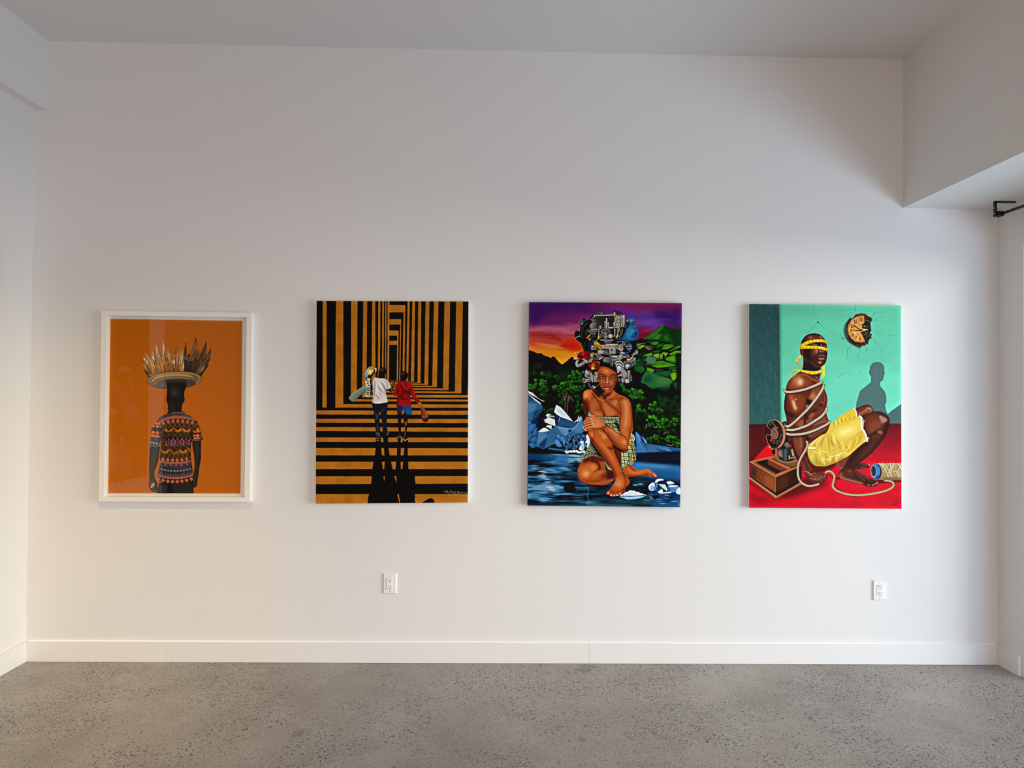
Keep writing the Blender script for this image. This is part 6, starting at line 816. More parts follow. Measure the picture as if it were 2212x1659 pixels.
    C.blob([(1180, 560), (1270, 560), (1310, 760), (1290, 920), (1200, 980), (1160, 800)], (104, 48, 38), .8, 22); C.line([(1220, 560), (1260, 700), (1240, 860), (1220, 960)], 14, (160, 90, 74), .6, 6); C.line([(1100, 900), (1200, 905), (1280, 930)], 22, (48, 24, 22), .8, 8); C.ell(1185, 850, 34, 30, (44, 22, 22), .9, 6); C.ell(1195, 832, 26, 18, (150, 92, 80), .9, 4); C.ell(1192, 850, 11, 12, (30, 16, 16))
    C.poly([(1040, 940), (1220, 960), (1230, 1040), (1060, 1110)], (106, 56, 42), .8, 16); C.line([(860, 1180), (900, 1100), (1000, 1020), (1080, 980)], 60, (54, 28, 24), .8, 18); C.blob([(900, 1120), (980, 1050), (1040, 1060), (1000, 1140), (920, 1180)], (186, 96, 74), .65, 16); C.blob([(830, 1240), (920, 1190), (1000, 1190), (940, 1260), (840, 1280)], (156, 84, 66), .6, 18)
    C.blob([(1100, 1240), (1260, 1150), (1300, 1180), (1240, 1260), (1060, 1310)], (134, 76, 58), .7, 20); C.line([(1010, 1330), (1200, 1270), (1340, 1230)], 24, (176, 106, 88), .6, 8); C.poly([(800, 1480), (1000, 1420), (1340, 1300), (1360, 1400), (1200, 1500), (860, 1660)], (112, 56, 40), .7, 20); C.lines([[(860, 1560), (1060, 1500), (1300, 1400)], [(880, 1600), (1080, 1550), (1200, 1500)], [(1000, 1390), (1200, 1330)]], 12, (176, 104, 80), a=.5, soft=5); C.poly([(790, 1560), (860, 1560), (960, 1650), (800, 1700)], (44, 24, 22), .85, 14); C.poly([(780, 1000), (850, 1010), (820, 1300), (770, 1400)], (40, 22, 20), .85, 16)
    C.clip = None
    # ---- near arm, shoulder to fist
    C.at(1660, 790, 10.369)
    AR = [(600, 215), (520, 270), (450, 340), (405, 440), (385, 560), (370, 680), (352, 820), (350, 950), (375, 1080), (400, 1180), (408, 1290), (430, 1420), (440, 1560), (470, 1700), (800, 1700), (830, 1560), (790, 1440), (790, 1300), (805, 1150), (800, 1020), (820, 880), (850, 740), (940, 640), (960, 520), (1060, 470), (1140, 400), (1000, 330), (900, 240), (760, 195), (680, 195)]
    C.blob(AR, (94, 44, 29)); C.clip = C.mask(AR)
    C.blob([(460, 400), (560, 270), (700, 220), (840, 260), (960, 380), (900, 470), (640, 540), (440, 520)], (136, 66, 38), .9, 36); C.ell(660, 340, 110, 110, (198, 138, 84), .8, 50); C.ell(715, 370, 55, 70, (232, 206, 168), .75, 26); C.line([(600, 210), (740, 200), (880, 240), (980, 330)], 14, (206, 160, 120), .5, 6)
    C.line([(400, 560), (600, 570), (860, 520), (1100, 440)], 60, (58, 28, 22), .75, 18); C.line([(390, 700), (370, 900), (400, 1100)], 44, (42, 22, 20), .85, 16)
    C.blob([(480, 640), (640, 640), (800, 720), (800, 900), (740, 1020), (600, 1020), (500, 900)], (134, 60, 34), .85, 34); C.line([(500, 700), (560, 840), (600, 980)], 90, (184, 108, 56), .65, 26); C.line([(555, 800), (575, 880), (610, 960)], 46, (236, 208, 172), .85, 18)
    C.blob([(430, 1040), (520, 1060), (580, 1110), (540, 1160), (470, 1140)], (48, 24, 22), .8, 18); C.line([(600, 1180), (700, 1100), (780, 1050)], 40, (78, 36, 28), .7, 16); C.blob([(640, 1280), (760, 1200), (790, 1290), (740, 1380), (640, 1340)], (172, 84, 52), .8, 22); C.line([(430, 1200), (430, 1400), (470, 1600)], 40, (46, 24, 22), .8, 14)
    C.ell(612, 760, 16, 18, (220, 190, 150)); C.ell(612, 762, 9, 11, (96, 46, 30)); 
    for k in range(60): C.ell(rs.normal(620, 70), rs.normal(660, 60), 3.5, 3.5, (232, 190, 150), .22)
    for k in range(40): C.ell(rs.normal(620, 90), rs.normal(330, 60), 3.5, 3.5, (220, 190, 150), .18)
    C.clip = None
    C.at(1610, 890, 8.294)
    FA = [(780, 430), (800, 420), (1050, 420), (1075, 500), (1085, 620), (1110, 760), (1140, 860), (1180, 960), (1215, 1060), (1260, 1080), (1330, 1075), (1420, 1110), (1475, 1150), (1455, 1210), (1440, 1230), (1400, 1265), (1320, 1280), (1230, 1270), (1150, 1225), (1100, 1160), (1040, 1070), (985, 960), (930, 850), (880, 760), (840, 640), (800, 540)]
    C.blob(FA, (90, 42, 30)); C.clip = C.mask(FA)
    C.poly([(780, 400), (1060, 400), (1050, 450), (800, 470)], (58, 28, 22), .8, 10); C.line([(900, 480), (960, 620), (1010, 720), (1030, 760)], 70, (152, 78, 56), .75, 26); C.line([(990, 460), (1000, 560), (1010, 620)], 44, (176, 106, 82), .7, 18); C.line([(830, 520), (870, 680), (940, 840)], 36, (44, 22, 22), .8, 12); C.line([(880, 560), (920, 680), (980, 800)], 22, (150, 74, 52), .6, 10)
    C.line([(1060, 720), (1110, 880), (1160, 1000)], 44, (58, 28, 24), .75, 16); C.line([(1080, 800), (1120, 920), (1170, 1030)], 18, (160, 92, 74), .6, 8); C.line([(1010, 900), (1070, 1030), (1150, 1130)], 34, (138, 70, 54), .75, 14); C.lines([[(1040, 1060), (1120, 1080), (1190, 1120)], [(1120, 1060), (1170, 1130), (1250, 1150)], [(1180, 1120), (1260, 1090)], [(1150, 1180), (1250, 1210), (1320, 1190)]], 9, (210, 138, 118), a=.8, soft=3)
    C.blob([(1240, 1120), (1380, 1110), (1440, 1150), (1400, 1220), (1280, 1250), (1180, 1200)], (130, 70, 56), .7, 20); C.lines([[(1320, 1150), (1380, 1190), (1400, 1250)], [(1280, 1190), (1330, 1230), (1330, 1270)], [(1380, 1120), (1440, 1170)], [(1230, 1230), (1280, 1260)]], 10, (46, 22, 20), a=.85, soft=3)
    for x, y in ((1420, 1150), (1360, 1170), (1310, 1200), (1250, 1200)): C.ell(x, y, 20, 13, (186, 118, 98), .7, 6)
    C.clip = None
    # ---- rope bindings
    C.at(1660, 790, 10.369)
    def bind(p):
        C.line([(x, y + 34) for x, y in p], 26, (38, 18, 16), .75, 7); C.rope(p, 44, 27, (226, 208, 178), (64, 40, 30), (46, 26, 20))
    bind([(350, 545), (400, 585), (500, 590), (660, 565), (820, 530), (980, 470), (1100, 420), (1200, 365)])
    bind([(1240, 440), (1210, 520), (1130, 650), (1020, 800), (880, 970), (720, 1130), (560, 1280), (440, 1360), (380, 1340)])
    bind([(1300, 950), (1290, 1000), (1200, 1120), (1060, 1220), (880, 1330), (700, 1400), (540, 1440), (400, 1430)])
    bind([(1370, 1250), (1340, 1290), (1200, 1370), (1000, 1460), (800, 1520), (600, 1540), (480, 1540), (400, 1515)])
    for x, y in ((1195, 355), (350, 540), (1300, 950), (1365, 1215)): C.lines([[(x, y), (x + 22, y - 18)], [(x, y), (x + 18, y + 14)], [(x, y), (x - 8, y - 22)]], 7, (190, 166, 134), smooth=False)
    C.at(1610, 890, 8.294)
    C.line([(1060, 620), (960, 860), (930, 1010)], 18, (40, 20, 18), .6, 6); C.rope([(1100, 525), (1115, 590), (1070, 690), (1000, 810), (955, 920), (940, 1030), (945, 1140), (985, 1240), (1060, 1300), (1150, 1325), (1240, 1310), (1320, 1290)], 30, 21, (222, 202, 168), (70, 44, 30), (70, 30, 24))
    # ---- head
    C.at(1680, 700, 11.85)
    HD = [(590, 540), (600, 470), (640, 390), (720, 300), (820, 255), (940, 240), (1060, 265), (1150, 330), (1210, 400), (1245, 480), (1255, 560), (1270, 660), (1268, 780), (1255, 880), (1235, 960), (1200, 1030), (1150, 1075), (1100, 1110), (1095, 1200), (1090, 1240), (870, 1250), (640, 1200), (650, 1060), (655, 900), (630, 830), (590, 780), (570, 700), (575, 620)]
    C.blob(HD, (66, 36, 28)); C.clip = C.mask(HD)
    C.blob([(700, 400), (800, 300), (950, 280), (1080, 300), (1180, 400), (1000, 420), (760, 460)], (100, 48, 34), .9, 26); C.ell(840, 350, 60, 36, (176, 100, 70), .65, 20); C.ell(1110, 340, 40, 46, (204, 132, 92), .7, 20); C.ell(960, 370, 60, 30, (120, 64, 46), .7, 18); C.line([(600, 480), (660, 370), (760, 290), (900, 250), (1060, 270), (1160, 340)], 26, (28, 16, 14), .85, 10)
    C.poly([(650, 640), (860, 640), (840, 760), (900, 900), (860, 1000), (1000, 1120), (1100, 1120), (1100, 1260), (640, 1260), (660, 900)], (40, 27, 25), .9, 18); C.line([(690, 850), (720, 930), (745, 970)], 26, (120, 74, 58), .55, 9); C.line([(800, 940), (860, 1000), (960, 1080), (1090, 1105)], 18, (104, 62, 50), .6, 7)
    C.ell(965, 700, 70, 90, (136, 70, 48), .8, 34); C.ell(995, 690, 30, 50, (224, 174, 134), .6, 18); C.ell(890, 740, 40, 80, (100, 52, 40), .6, 24); C.line([(820, 520), (900, 535), (1000, 540)], 30, (112, 60, 46), .7, 9); C.line([(900, 510), (960, 545), (1010, 540)], 16, (222, 160, 120), .7, 6); C.line([(1010, 500), (1060, 520), (1110, 515)], 26, (34, 18, 16), .9, 8); C.line([(1110, 530), (1140, 580)], 22, (214, 150, 110), .7, 8); C.line([(1180, 520), (1230, 540)], 20, (36, 18, 16), .8, 6); C.ell(1215, 570, 34, 14, (170, 110, 86), .7, 6)
    C.blob([(1050, 680), (1110, 660), (1190, 670), (1215, 740), (1195, 775), (1130, 780), (1050, 760)], (96, 46, 34), .95, 8); C.ell(1090, 690, 28, 26, (200, 130, 92), .75, 12); C.ell(1155, 690, 22, 28, (196, 120, 84), .75, 12); C.line([(1050, 755), (1100, 770), (1160, 770), (1200, 755)], 22, (26, 14, 14), .95, 5); C.line([(1045, 700), (1045, 750)], 16, (44, 22, 20), .8, 6)
    C.line([(1040, 830), (1100, 800), (1160, 800), (1210, 840)], 16, (176, 140, 118), .75, 5); C.line([(1010, 870), (1080, 840), (1140, 850), (1215, 860)], 30, (58, 28, 28), .95, 5); C.blob([(1050, 880), (1120, 860), (1190, 870), (1200, 895), (1130, 910), (1060, 905)], (168, 92, 74), .95, 5); C.line([(1030, 890), (1120, 915), (1205, 905)], 10, (206, 150, 122), .7, 4); C.line([(1060, 930), (1140, 940), (1200, 920)], 22, (36, 18, 18), .8, 8)
    C.ell(1080, 985, 60, 34, (190, 108, 74), .8, 20); C.ell(1075, 985, 26, 14, (230, 190, 160), .6, 8); C.line([(1210, 900), (1230, 800), (1235, 700)], 30, (50, 26, 24), .7, 12); C.line([(980, 830), (950, 950), (1040, 1060)], 30, (60, 30, 26), .6, 14)
    C.blob([(580, 650), (640, 645), (660, 720), (640, 820), (600, 780), (575, 710)], (58, 32, 26)); C.line([(600, 670), (640, 690), (640, 740), (620, 790)], 12, (120, 72, 54), .8, 3); C.line([(610, 720), (625, 760)], 12, (24, 14, 12)); C.line([(655, 660), (640, 800)], 10, (150, 104, 84), .5, 4)
    C.clip = None
    # ---- tape measure
    TP = (240, 188, 30); TD = (180, 118, 20); TK = (74, 44, 14)
    def tape(top, bot, col=TP, n=10, marks=True):
        a = smooth_open(top, 8); b = smooth_open(bot, 8); C.poly(np.vstack([a, b[::-1]]), col); C.line(a, 6, (250, 220, 120), .8, smooth=False); C.line(b, 6, TD, .8, smooth=False)
        if marks:
            N = len(a)
            for i in range(n):
                q = (i + .4) / n * (N - 1); j = int(q); m = min(int(j * len(b) / N), len(b) - 1); p0 = a[j]; p1 = b[m]; v = p1 - p0
                C.line([p0 + v * .05, p0 + v * .4], 5, TK, .8, smooth=False); C.line([p0 + v * .45 + (-9, 0), p0 + v * .7 + (8, 0), p0 + v * .82 + (-4, 0)], 12, TK, .85, 1, smooth=False)
    tape([(580, 545), (640, 500), (760, 440), (900, 408), (1040, 400), (1160, 402), (1250, 430)], [(590, 580), (660, 565), (780, 515), (920, 475), (1040, 465), (1160, 470), (1245, 500)], n=9)
    C.line([(940, 425), (1020, 420), (1130, 428)], 40, (226, 210, 160), .6, 10); C.line([(1200, 430), (1245, 470)], 30, (226, 120, 20), .6, 10)
    tape([(580, 575), (680, 560), (800, 560), (950, 568), (1100, 582), (1200, 605), (1268, 630)], [(585, 645), (660, 635), (800, 630), (950, 632), (1080, 645), (1180, 668), (1262, 700)], n=9)
    C.line([(1050, 600), (1120, 612), (1180, 630)], 36, (232, 218, 170), .6, 10)
    C.poly([(575, 540), (620, 550), (600, 640), (575, 620)], (196, 140, 20))
    tape([(640, 815), (560, 820), (490, 880), (460, 960), (480, 1000), (520, 1040)], [(645, 850), (590, 870), (530, 930), (500, 980), (505, 1010), (530, 1040)], n=4)
    tape([(510, 1000), (580, 1030), (650, 1000)], [(520, 1045), (580, 1065), (650, 1050)], (190, 146, 60), marks=False)
    tape([(340, 1260), (400, 1190), (480, 1165), (600, 1175), (740, 1195), (880, 1210), (1000, 1205), (1105, 1175)], [(360, 1260), (420, 1225), (500, 1210), (600, 1225), (720, 1255), (860, 1290), (1000, 1280), (1105, 1245)], n=8)
    tape([(340, 1260), (340, 1310), (370, 1360)], [(372, 1260), (380, 1300), (425, 1335)], (196, 156, 76), marks=False); C.ell(408, 1205, 20, 18, (214, 90, 30), .8, 4); C.line([(1040, 1230), (1100, 1205)], 36, (236, 210, 110), .7, 8)
    C.poly([(1145, 1085), (1200, 1040), (1200, 1340), (1150, 1395), (1135, 1370)], (240, 222, 70)); C.lines([[(1160, y), (1180, y + 8)] for y in range(1110, 1360, 40)], 9, (120, 90, 30), a=.8); C.line([(1145, 1090), (1140, 1370)], 6, (170, 150, 40), .8)
    # signature
    C.at(1860, 990, 13.82); k = (60, 4, 12)
    C.lines([[(820, 1400), (870, 1370), (900, 1350), (890, 1385), (930, 1370), (960, 1340), (950, 1385), (985, 1355), (1010, 1365), (1050, 1320), (1040, 1345), (1100, 1325)], [(990, 1370), (980, 1400), (1030, 1395), (1050, 1370), (1030, 1410), (1080, 1380)], [(985, 1405), (1040, 1405)]], 8, k, a=.85)
    C.crisp(.28, 7, 1.04, 4, 2.)
    return C.im
def paint_koi(quad):
    """Dark picture with pale drifting fish, known only from its reflection in the glazed print."""
    C = Paint(quad, 260, 330, (34, 30, 30)); g = (150, 140, 128); d = (96, 88, 80)
    C.at(200, 660, 8.293)
    C.blob([(430, 1220), (470, 1120), (540, 1080), (640, 1080), (700, 1200), (690, 1230), (640, 1200), (540, 1180), (470, 1230)], g, 1, 8); C.blob([(330, 1450), (420, 1340), (500, 1400), (560, 1520), (640, 1580), (560, 1660), (420, 1560)], d, 1, 10)
    C.blob([(600, 1240), (660, 1310), (720, 1430), (740, 1520), (680, 1420), (630, 1320)], g, 1, 4); C.lines([[(550, 1440), (600, 1470), (560, 1520)], [(640, 1440), (660, 1500)], [(700, 1480), (760, 1560)]], 30, g, a=.8, soft=8)
    C.at(205, 860, 6.915)
    C.blob([(350, 60), (430, -20), (560, 60), (690, 200), (680, 290), (600, 350), (500, 340), (420, 260)], d, 1, 10); C.lines([[(590, 30), (560, 120), (650, 230), (690, 200)], [(390, 0), (430, 90), (470, 160)]], 16, g, a=.8, soft=4)
    C.blob([(200, 150), (280, 145), (340, 180), (290, 240), (200, 240)], g, 1, 5); C.blob([(430, 380), (500, 320), (490, 380), (455, 440)], g, .9, 5); C.blob([(365, 600), (400, 545), (430, 600), (425, 700), (380, 660)], g, 1, 4)
    C.blob([(150, 420), (240, 440), (300, 600), (400, 700), (480, 800), (550, 940), (550, 1080), (480, 1190), (340, 1170), (260, 1100), (150, 1050)], d, 1, 10); C.blob([(150, 700), (250, 680), (350, 760), (340, 900), (300, 1080), (150, 1040)], g, .7, 14); C.lines([[(520, 860), (555, 980), (540, 1090), (470, 1190)], [(370, 980), (420, 1040), (460, 1050)]], 14, g, a=.8, soft=4); C.blob([(300, 1150), (290, 1230), (200, 1390), (220, 1300)], g, 1, 4)
    return C.im
import bpy, bmesh
from mathutils import Matrix, Vector

SC = bpy.context.scene
COL = SC.collection
# ---------------------------------------------------------------- camera (pixels of the photograph: 2212 x 1659)
PITCH, YAW, ROLL, DIST, EYE, FPX = 0.01427, 0.01347, 0.00841, 3.8, 1.461, 1500.0
def cam_axes():
    cp, sp, cy, sy = math.cos(PITCH), math.sin(PITCH), math.cos(YAW), math.sin(YAW)
    f = np.array([sy * cp, cy * cp, sp]); r = np.array([cy, -sy, 0.]); u = np.cross(r, f)
    return f, math.cos(ROLL) * r + math.sin(ROLL) * u, -math.sin(ROLL) * r + math.cos(ROLL) * u
CF, CR, CU = cam_axes(); CPOS = np.array([0., -DIST, EYE])
def on_wall(px, y=0.):
    """Point of the room at depth y that shows at a pixel of the photograph."""
    d = CF * FPX + CR * (px[0] - 1106) + CU * (829.5 - px[1]); return CPOS + d * ((y - CPOS[1]) / d[1])
def to_px(p):
    d = np.asarray(p, float) - CPOS; z = d @ CF; return (1106 + FPX * (d @ CR) / z, 829.5 - FPX * (d @ CU) / z)

# ---------------------------------------------------------------- helpers
def tag(o, label=None, cat=None, group=None, kind=None):
    for k, v in (('label', label), ('category', cat), ('group', group), ('kind', kind)):
        if v: o[k] = v
    return o
def empty(name, loc):
    o = bpy.data.objects.new(name, None); COL.objects.link(o); o.location = loc; o.empty_display_size = .1
    return o
def link(name, bm, mat, parent=None, smooth=False, bevel=0, seg=2):
    """One mesh object; world coordinates in bm are made relative to the parent."""
    if bevel: bmesh.ops.bevel(bm, geom=[e for e in bm.edges if e.is_manifold and e.calc_face_angle(0) > .5], offset=bevel, segments=seg, affect='EDGES', profile=.6)
    bmesh.ops.recalc_face_normals(bm, faces=bm.faces)
    if parent: bm.transform(Matrix.Translation(-parent.location))
    me = bpy.data.meshes.new(name); bm.to_mesh(me); bm.free()
    for m in (mat if isinstance(mat, (list, tuple)) else [mat]): me.materials.append(m)
    if smooth:
        for p in me.polygons: p.use_smooth = True
    o = bpy.data.objects.new(name, me); COL.objects.link(o); o.parent = parent
    return o
def box(bm, x0, y0, z0, x1, y1, z1):
    v = [bm.verts.new((x, y, z)) for x in (x0, x1) for y in (y0, y1) for z in (z0, z1)]
    for f in ((0, 1, 3, 2), (4, 6, 7, 5), (0, 4, 5, 1), (2, 3, 7, 6), (0, 2, 6, 4), (1, 5, 7, 3)): bm.faces.new([v[i] for i in f])
def boxes(*b):
    bm = bmesh.new()
    for q in b: box(bm, *q)
    return bm
def prism(bm, front, back):
    """Solid between two loops of points."""
    a = [bm.verts.new(p) for p in front]; b = [bm.verts.new(p) for p in back]; n = len(a)
    bm.faces.new(a); bm.faces.new(b[::-1])
    for i in range(n): bm.faces.new((a[i], b[i], b[(i + 1) % n], a[(i + 1) % n]))
def cyl(bm, p0, p1, r, n=20, r1=None):
    p0, p1 = Vector(p0), Vector(p1); d = p1 - p0
    m = Matrix.Translation((p0 + p1) / 2) @ d.to_track_quat('Z', 'Y').to_matrix().to_4x4()
    bmesh.ops.create_cone(bm, cap_ends=True, segments=n, radius1=r, radius2=r if r1 is None else r1, depth=d.length, matrix=m)
def structure(name, bm, mat, **k): return tag(link(name, bm, mat, **k), kind='structure')

# ---------------------------------------------------------------- materials
def new_mat(name):
    m = bpy.data.materials.new(name); m.use_nodes = True; nt = m.node_tree
    return m, nt, nt.nodes['Principled BSDF']
def plain(name, col, rough=.5, spec=.4, metal=0., bump=0., scale=200.):
    m, nt, b = new_mat(name); b.inputs['Base Color'].default_value = (*col, 1); b.inputs['Roughness'].default_value = rough
    b.inputs['Specular IOR Level'].default_value = spec; b.inputs['Metallic'].default_value = metal
    if bump:
        tc = nt.nodes.new('ShaderNodeTexCoord'); n = nt.nodes.new('ShaderNodeTexNoise'); n.inputs['Scale'].default_value = scale; n.inputs['Detail'].default_value = 4
        bp = nt.nodes.new('ShaderNodeBump'); bp.inputs['Strength'].default_value = bump; bp.inputs['Distance'].default_value = .002
        nt.links.new(tc.outputs['Object'], n.inputs['Vector']); nt.links.new(n.outputs['Fac'], bp.inputs['Height']); nt.links.new(bp.outputs['Normal'], b.inputs['Normal'])
    return m
WALL = plain('white wall paint', (.74, .728, .712), .75, .2, 0, .12, 120)
CEIL = plain('white ceiling paint', (.72, .708, .705), .85, .1, 0, .1, 90)
TRIM = plain('white satin trim paint', (.77, .755, .738), .42, .4, 0, .05, 40)
PLAST = plain('white outlet plastic', (.80, .79, .775), .3, .5)
SLOT = plain('dark outlet slot', (.012, .01, .01), .6, .2)
STEEL = plain('white painted screw', (.55, .54, .52), .35, .5, .3)
BLKM = plain('black powder coated metal', (.006, .007, .010), .38, .5, .2, .05, 400)
FRAME = plain('white lacquered frame', (.82, .80, .77), .4, .4, 0, .04, 60)
MATB = plain('white mat board', (.84, .83, .81), .8, .1, 0, .05, 500)
RAWC = plain('white primed canvas', (.76, .745, .72), .8, .1, 0, .2, 700)
DRKC = plain('dark painted canvas edge', (.006, .008, .016), .6, .1, 0, .2, 700)
PAVE = plain('outdoor paving', (.42, .40, .37), .9, .1, 0, .3, 30)
BRONZ = plain('dark aluminium frame', (.03, .03, .032), .4, .5, .6)

def concrete():
    m, nt, b = new_mat('polished aggregate concrete'); N, Lk = nt.nodes, nt.links
    tc = N.new('ShaderNodeTexCoord'); P = tc.outputs['Object']
    def noise(scale, det=4, rough=.6, vec=P):
        n = N.new('ShaderNodeTexNoise'); n.inputs['Scale'].default_value = scale; n.inputs['Detail'].default_value = det; n.inputs['Roughness'].default_value = rough; Lk.new(vec, n.inputs['Vector']); return n.outputs['Fac']
    def ramp(f, *st):
        r = N.new('ShaderNodeValToRGB'); e = r.color_ramp.elements
        while len(e) < len(st): e.new(.5)
        for i, (p, c) in enumerate(st): e[i].position = p; e[i].color = (*c, 1) if hasattr(c, '__len__') else (c, c, c, 1)
        Lk.new(f, r.inputs['Fac']); return r.outputs['Color']
    def math_(op, a, c):
        n = N.new('ShaderNodeMath'); n.operation = op; n.use_clamp = True
        for i, v in enumerate((a, c)):
            if isinstance(v, (int, float)): n.inputs[i].default_value = v
            else: Lk.new(v, n.inputs[i])
        return n.outputs[0]
    def mix(f, a, c):
        n = N.new('ShaderNodeMix'); n.data_type = 'RGBA'
        if isinstance(f, (int, float)): n.inputs[0].default_value = f
        else: Lk.new(f, n.inputs[0])
        for i, v in ((6, a), (7, c)):
            if hasattr(v, 'links') or hasattr(v, 'is_linked'): Lk.new(v, n.inputs[i])
            else: n.inputs[i].default_value = (*v, 1)
        return n.outputs[2]
    base = ramp(noise(1.3, 6, .62), (.30, (.235, .208, .186)), (.5, (.315, .283, .255)), (.72, (.40, .370, .343)))
    fine = ramp(noise(300, 4, .8), (.38, .50), (.62, 1.42)); mul = N.new('ShaderNodeMix'); mul.data_type = 'RGBA'; mul.blend_type = 'MULTIPLY'; mul.inputs[0].default_value = 1
    Lk.new(base, mul.inputs[6]); Lk.new(fine, mul.inputs[7]); col = mul.outputs[2]
    # exposed dark stones: clustered in bands where the grinder cut deeper
    zone = ramp(noise(1.7, 4, .6), (.44, 0.), (.60, 1.))
    specks = []
    for sc, thr, seed in ((92, .60, 0.), (190, .66, 3.7)):
        mp = N.new('ShaderNodeMapping'); mp.inputs['Location'].default_value = (seed, seed * 2, 0); mp.inputs['Rotation'].default_value = (0, 0, .4 + seed); mp.inputs['Scale'].default_value = (1, 1.25, 1); Lk.new(P, mp.inputs['Vector'])
        wob = N.new('ShaderNodeTexNoise'); wob.inputs['Scale'].default_value = 140; Lk.new(mp.outputs[0], wob.inputs['Vector'])
        ad = N.new('ShaderNodeMix'); ad.data_type = 'VECTOR'; ad.inputs[0].default_value = .012; Lk.new(mp.outputs[0], ad.inputs[4]); Lk.new(wob.outputs['Color'], ad.inputs[5])
        vo = N.new('ShaderNodeTexVoronoi'); vo.inputs['Scale'].default_value = sc; Lk.new(ad.outputs[1], vo.inputs['Vector'])
        sep = N.new('ShaderNodeSeparateColor'); Lk.new(vo.outputs['Color'], sep.inputs[0])
        size = math_('MULTIPLY', sep.outputs[0], thr); inside = ramp(math_('SUBTRACT', size, vo.outputs['Distance']), (.0, 0.), (.05, 1.))
        pick = ramp(math_('SUBTRACT', math_('ADD', math_('MULTIPLY', zone, .60 if seed == 0 else .45), .02 if seed == 0 else .30), sep.outputs[1]), (.0, 0.), (.02, 1.))
        specks.append((math_('MULTIPLY', inside, pick), sep.outputs[2]))
    for s_, c_ in specks:
        stone = ramp(c_, (0., (.012, .010, .009)), (.5, (.028, .024, .021)), (.64, (.09, .08, .07)), (.72, (.36, .335, .305)), (1., (.52, .49, .46)))
        col = mix(s_, col, stone)
    # pale scuffs and a few dark stains
    mp = N.new('ShaderNodeMapping'); mp.inputs['Scale'].default_value = (1.2, 5, 1); mp.inputs['Rotation'].default_value = (0, 0, .35); Lk.new(P, mp.inputs['Vector'])
    sc_ = ramp(noise(2.2, 5, .6, mp.outputs[0]), (.60, 0.), (.70, 1.)); col = mix(math_('MULTIPLY', sc_, .30), col, (.42, .40, .37))
    st = ramp(noise(3.1, 2, .5), (.70, 0.), (.715, 1.)); col = mix(math_('MULTIPLY', st, .45), col, (.10, .092, .085))
    Lk.new(col, b.inputs['Base Color'])
    Lk.new(ramp(noise(6, 4), (.3, .28), (.7, .46)), b.inputs['Roughness']); b.inputs['Specular IOR Level'].default_value = .45
    bp = N.new('ShaderNodeBump'); bp.inputs['Strength'].default_value = .35; bp.inputs['Distance'].default_value = .002
    hgt = math_('SUBTRACT', math_('MULTIPLY', noise(90, 4), .6), math_('MULTIPLY', specks[0][0], .4)); Lk.new(hgt, bp.inputs['Height']); Lk.new(bp.outputs['Normal'], b.inputs['Normal'])
    return m
CONC = concrete()

def glass_mat():
    m = bpy.data.materials.new('picture glass'); m.use_nodes = True; nt = m.node_tree; nt.nodes.clear()
    o = nt.nodes.new('ShaderNodeOutputMaterial'); mx = nt.nodes.new('ShaderNodeMixShader'); t = nt.nodes.new('ShaderNodeBsdfTransparent'); g = nt.nodes.new('ShaderNodeBsdfGlossy'); f = nt.nodes.new('ShaderNodeFresnel')
    t.inputs['Color'].default_value = (.97, .98, .97, 1); g.inputs['Roughness'].default_value = .004; f.inputs['IOR'].default_value = 1.62
    ge = nt.nodes.new('ShaderNodeNewGeometry'); inv = nt.nodes.new('ShaderNodeMath'); inv.operation = 'SUBTRACT'; inv.inputs[0].default_value = 1; fm = nt.nodes.new('ShaderNodeMath'); fm.operation = 'MULTIPLY'
    nt.links.new(ge.outputs['Backfacing'], inv.inputs[1]); nt.links.new(f.outputs[0], fm.inputs[0]); nt.links.new(inv.outputs[0], fm.inputs[1]); nt.links.new(fm.outputs[0], mx.inputs[0]); nt.links.new(t.outputs[0], mx.inputs[1]); nt.links.new(g.outputs[0], mx.inputs[2]); nt.links.new(mx.outputs[0], o.inputs['Surface'])
    return m
GLASS = glass_mat()
def paint_mat(name, rough, spec, bump):
    m, nt, b = new_mat(name); a = nt.nodes.new('ShaderNodeVertexColor'); a.layer_name = 'paint'; nt.links.new(a.outputs['Color'], b.inputs['Base Color'])
    b.inputs['Roughness'].default_value = rough; b.inputs['Specular IOR Level'].default_value = spec
    if bump:
        tc = nt.nodes.new('ShaderNodeTexCoord'); w = nt.nodes.new('ShaderNodeTexNoise'); w.inputs['Scale'].default_value = 420; bp = nt.nodes.new('ShaderNodeBump'); bp.inputs['Strength'].default_value = bump; bp.inputs['Distance'].default_value = .0008
        nt.links.new(tc.outputs['Object'], w.inputs['Vector']); nt.links.new(w.outputs['Fac'], bp.inputs['Height']); nt.links.new(bp.outputs['Normal'], b.inputs['Normal'])
    return m
OIL = paint_mat('oil paint on canvas', .5, .06, .12)
INK = paint_mat('printed paper', .6, .04, 0)

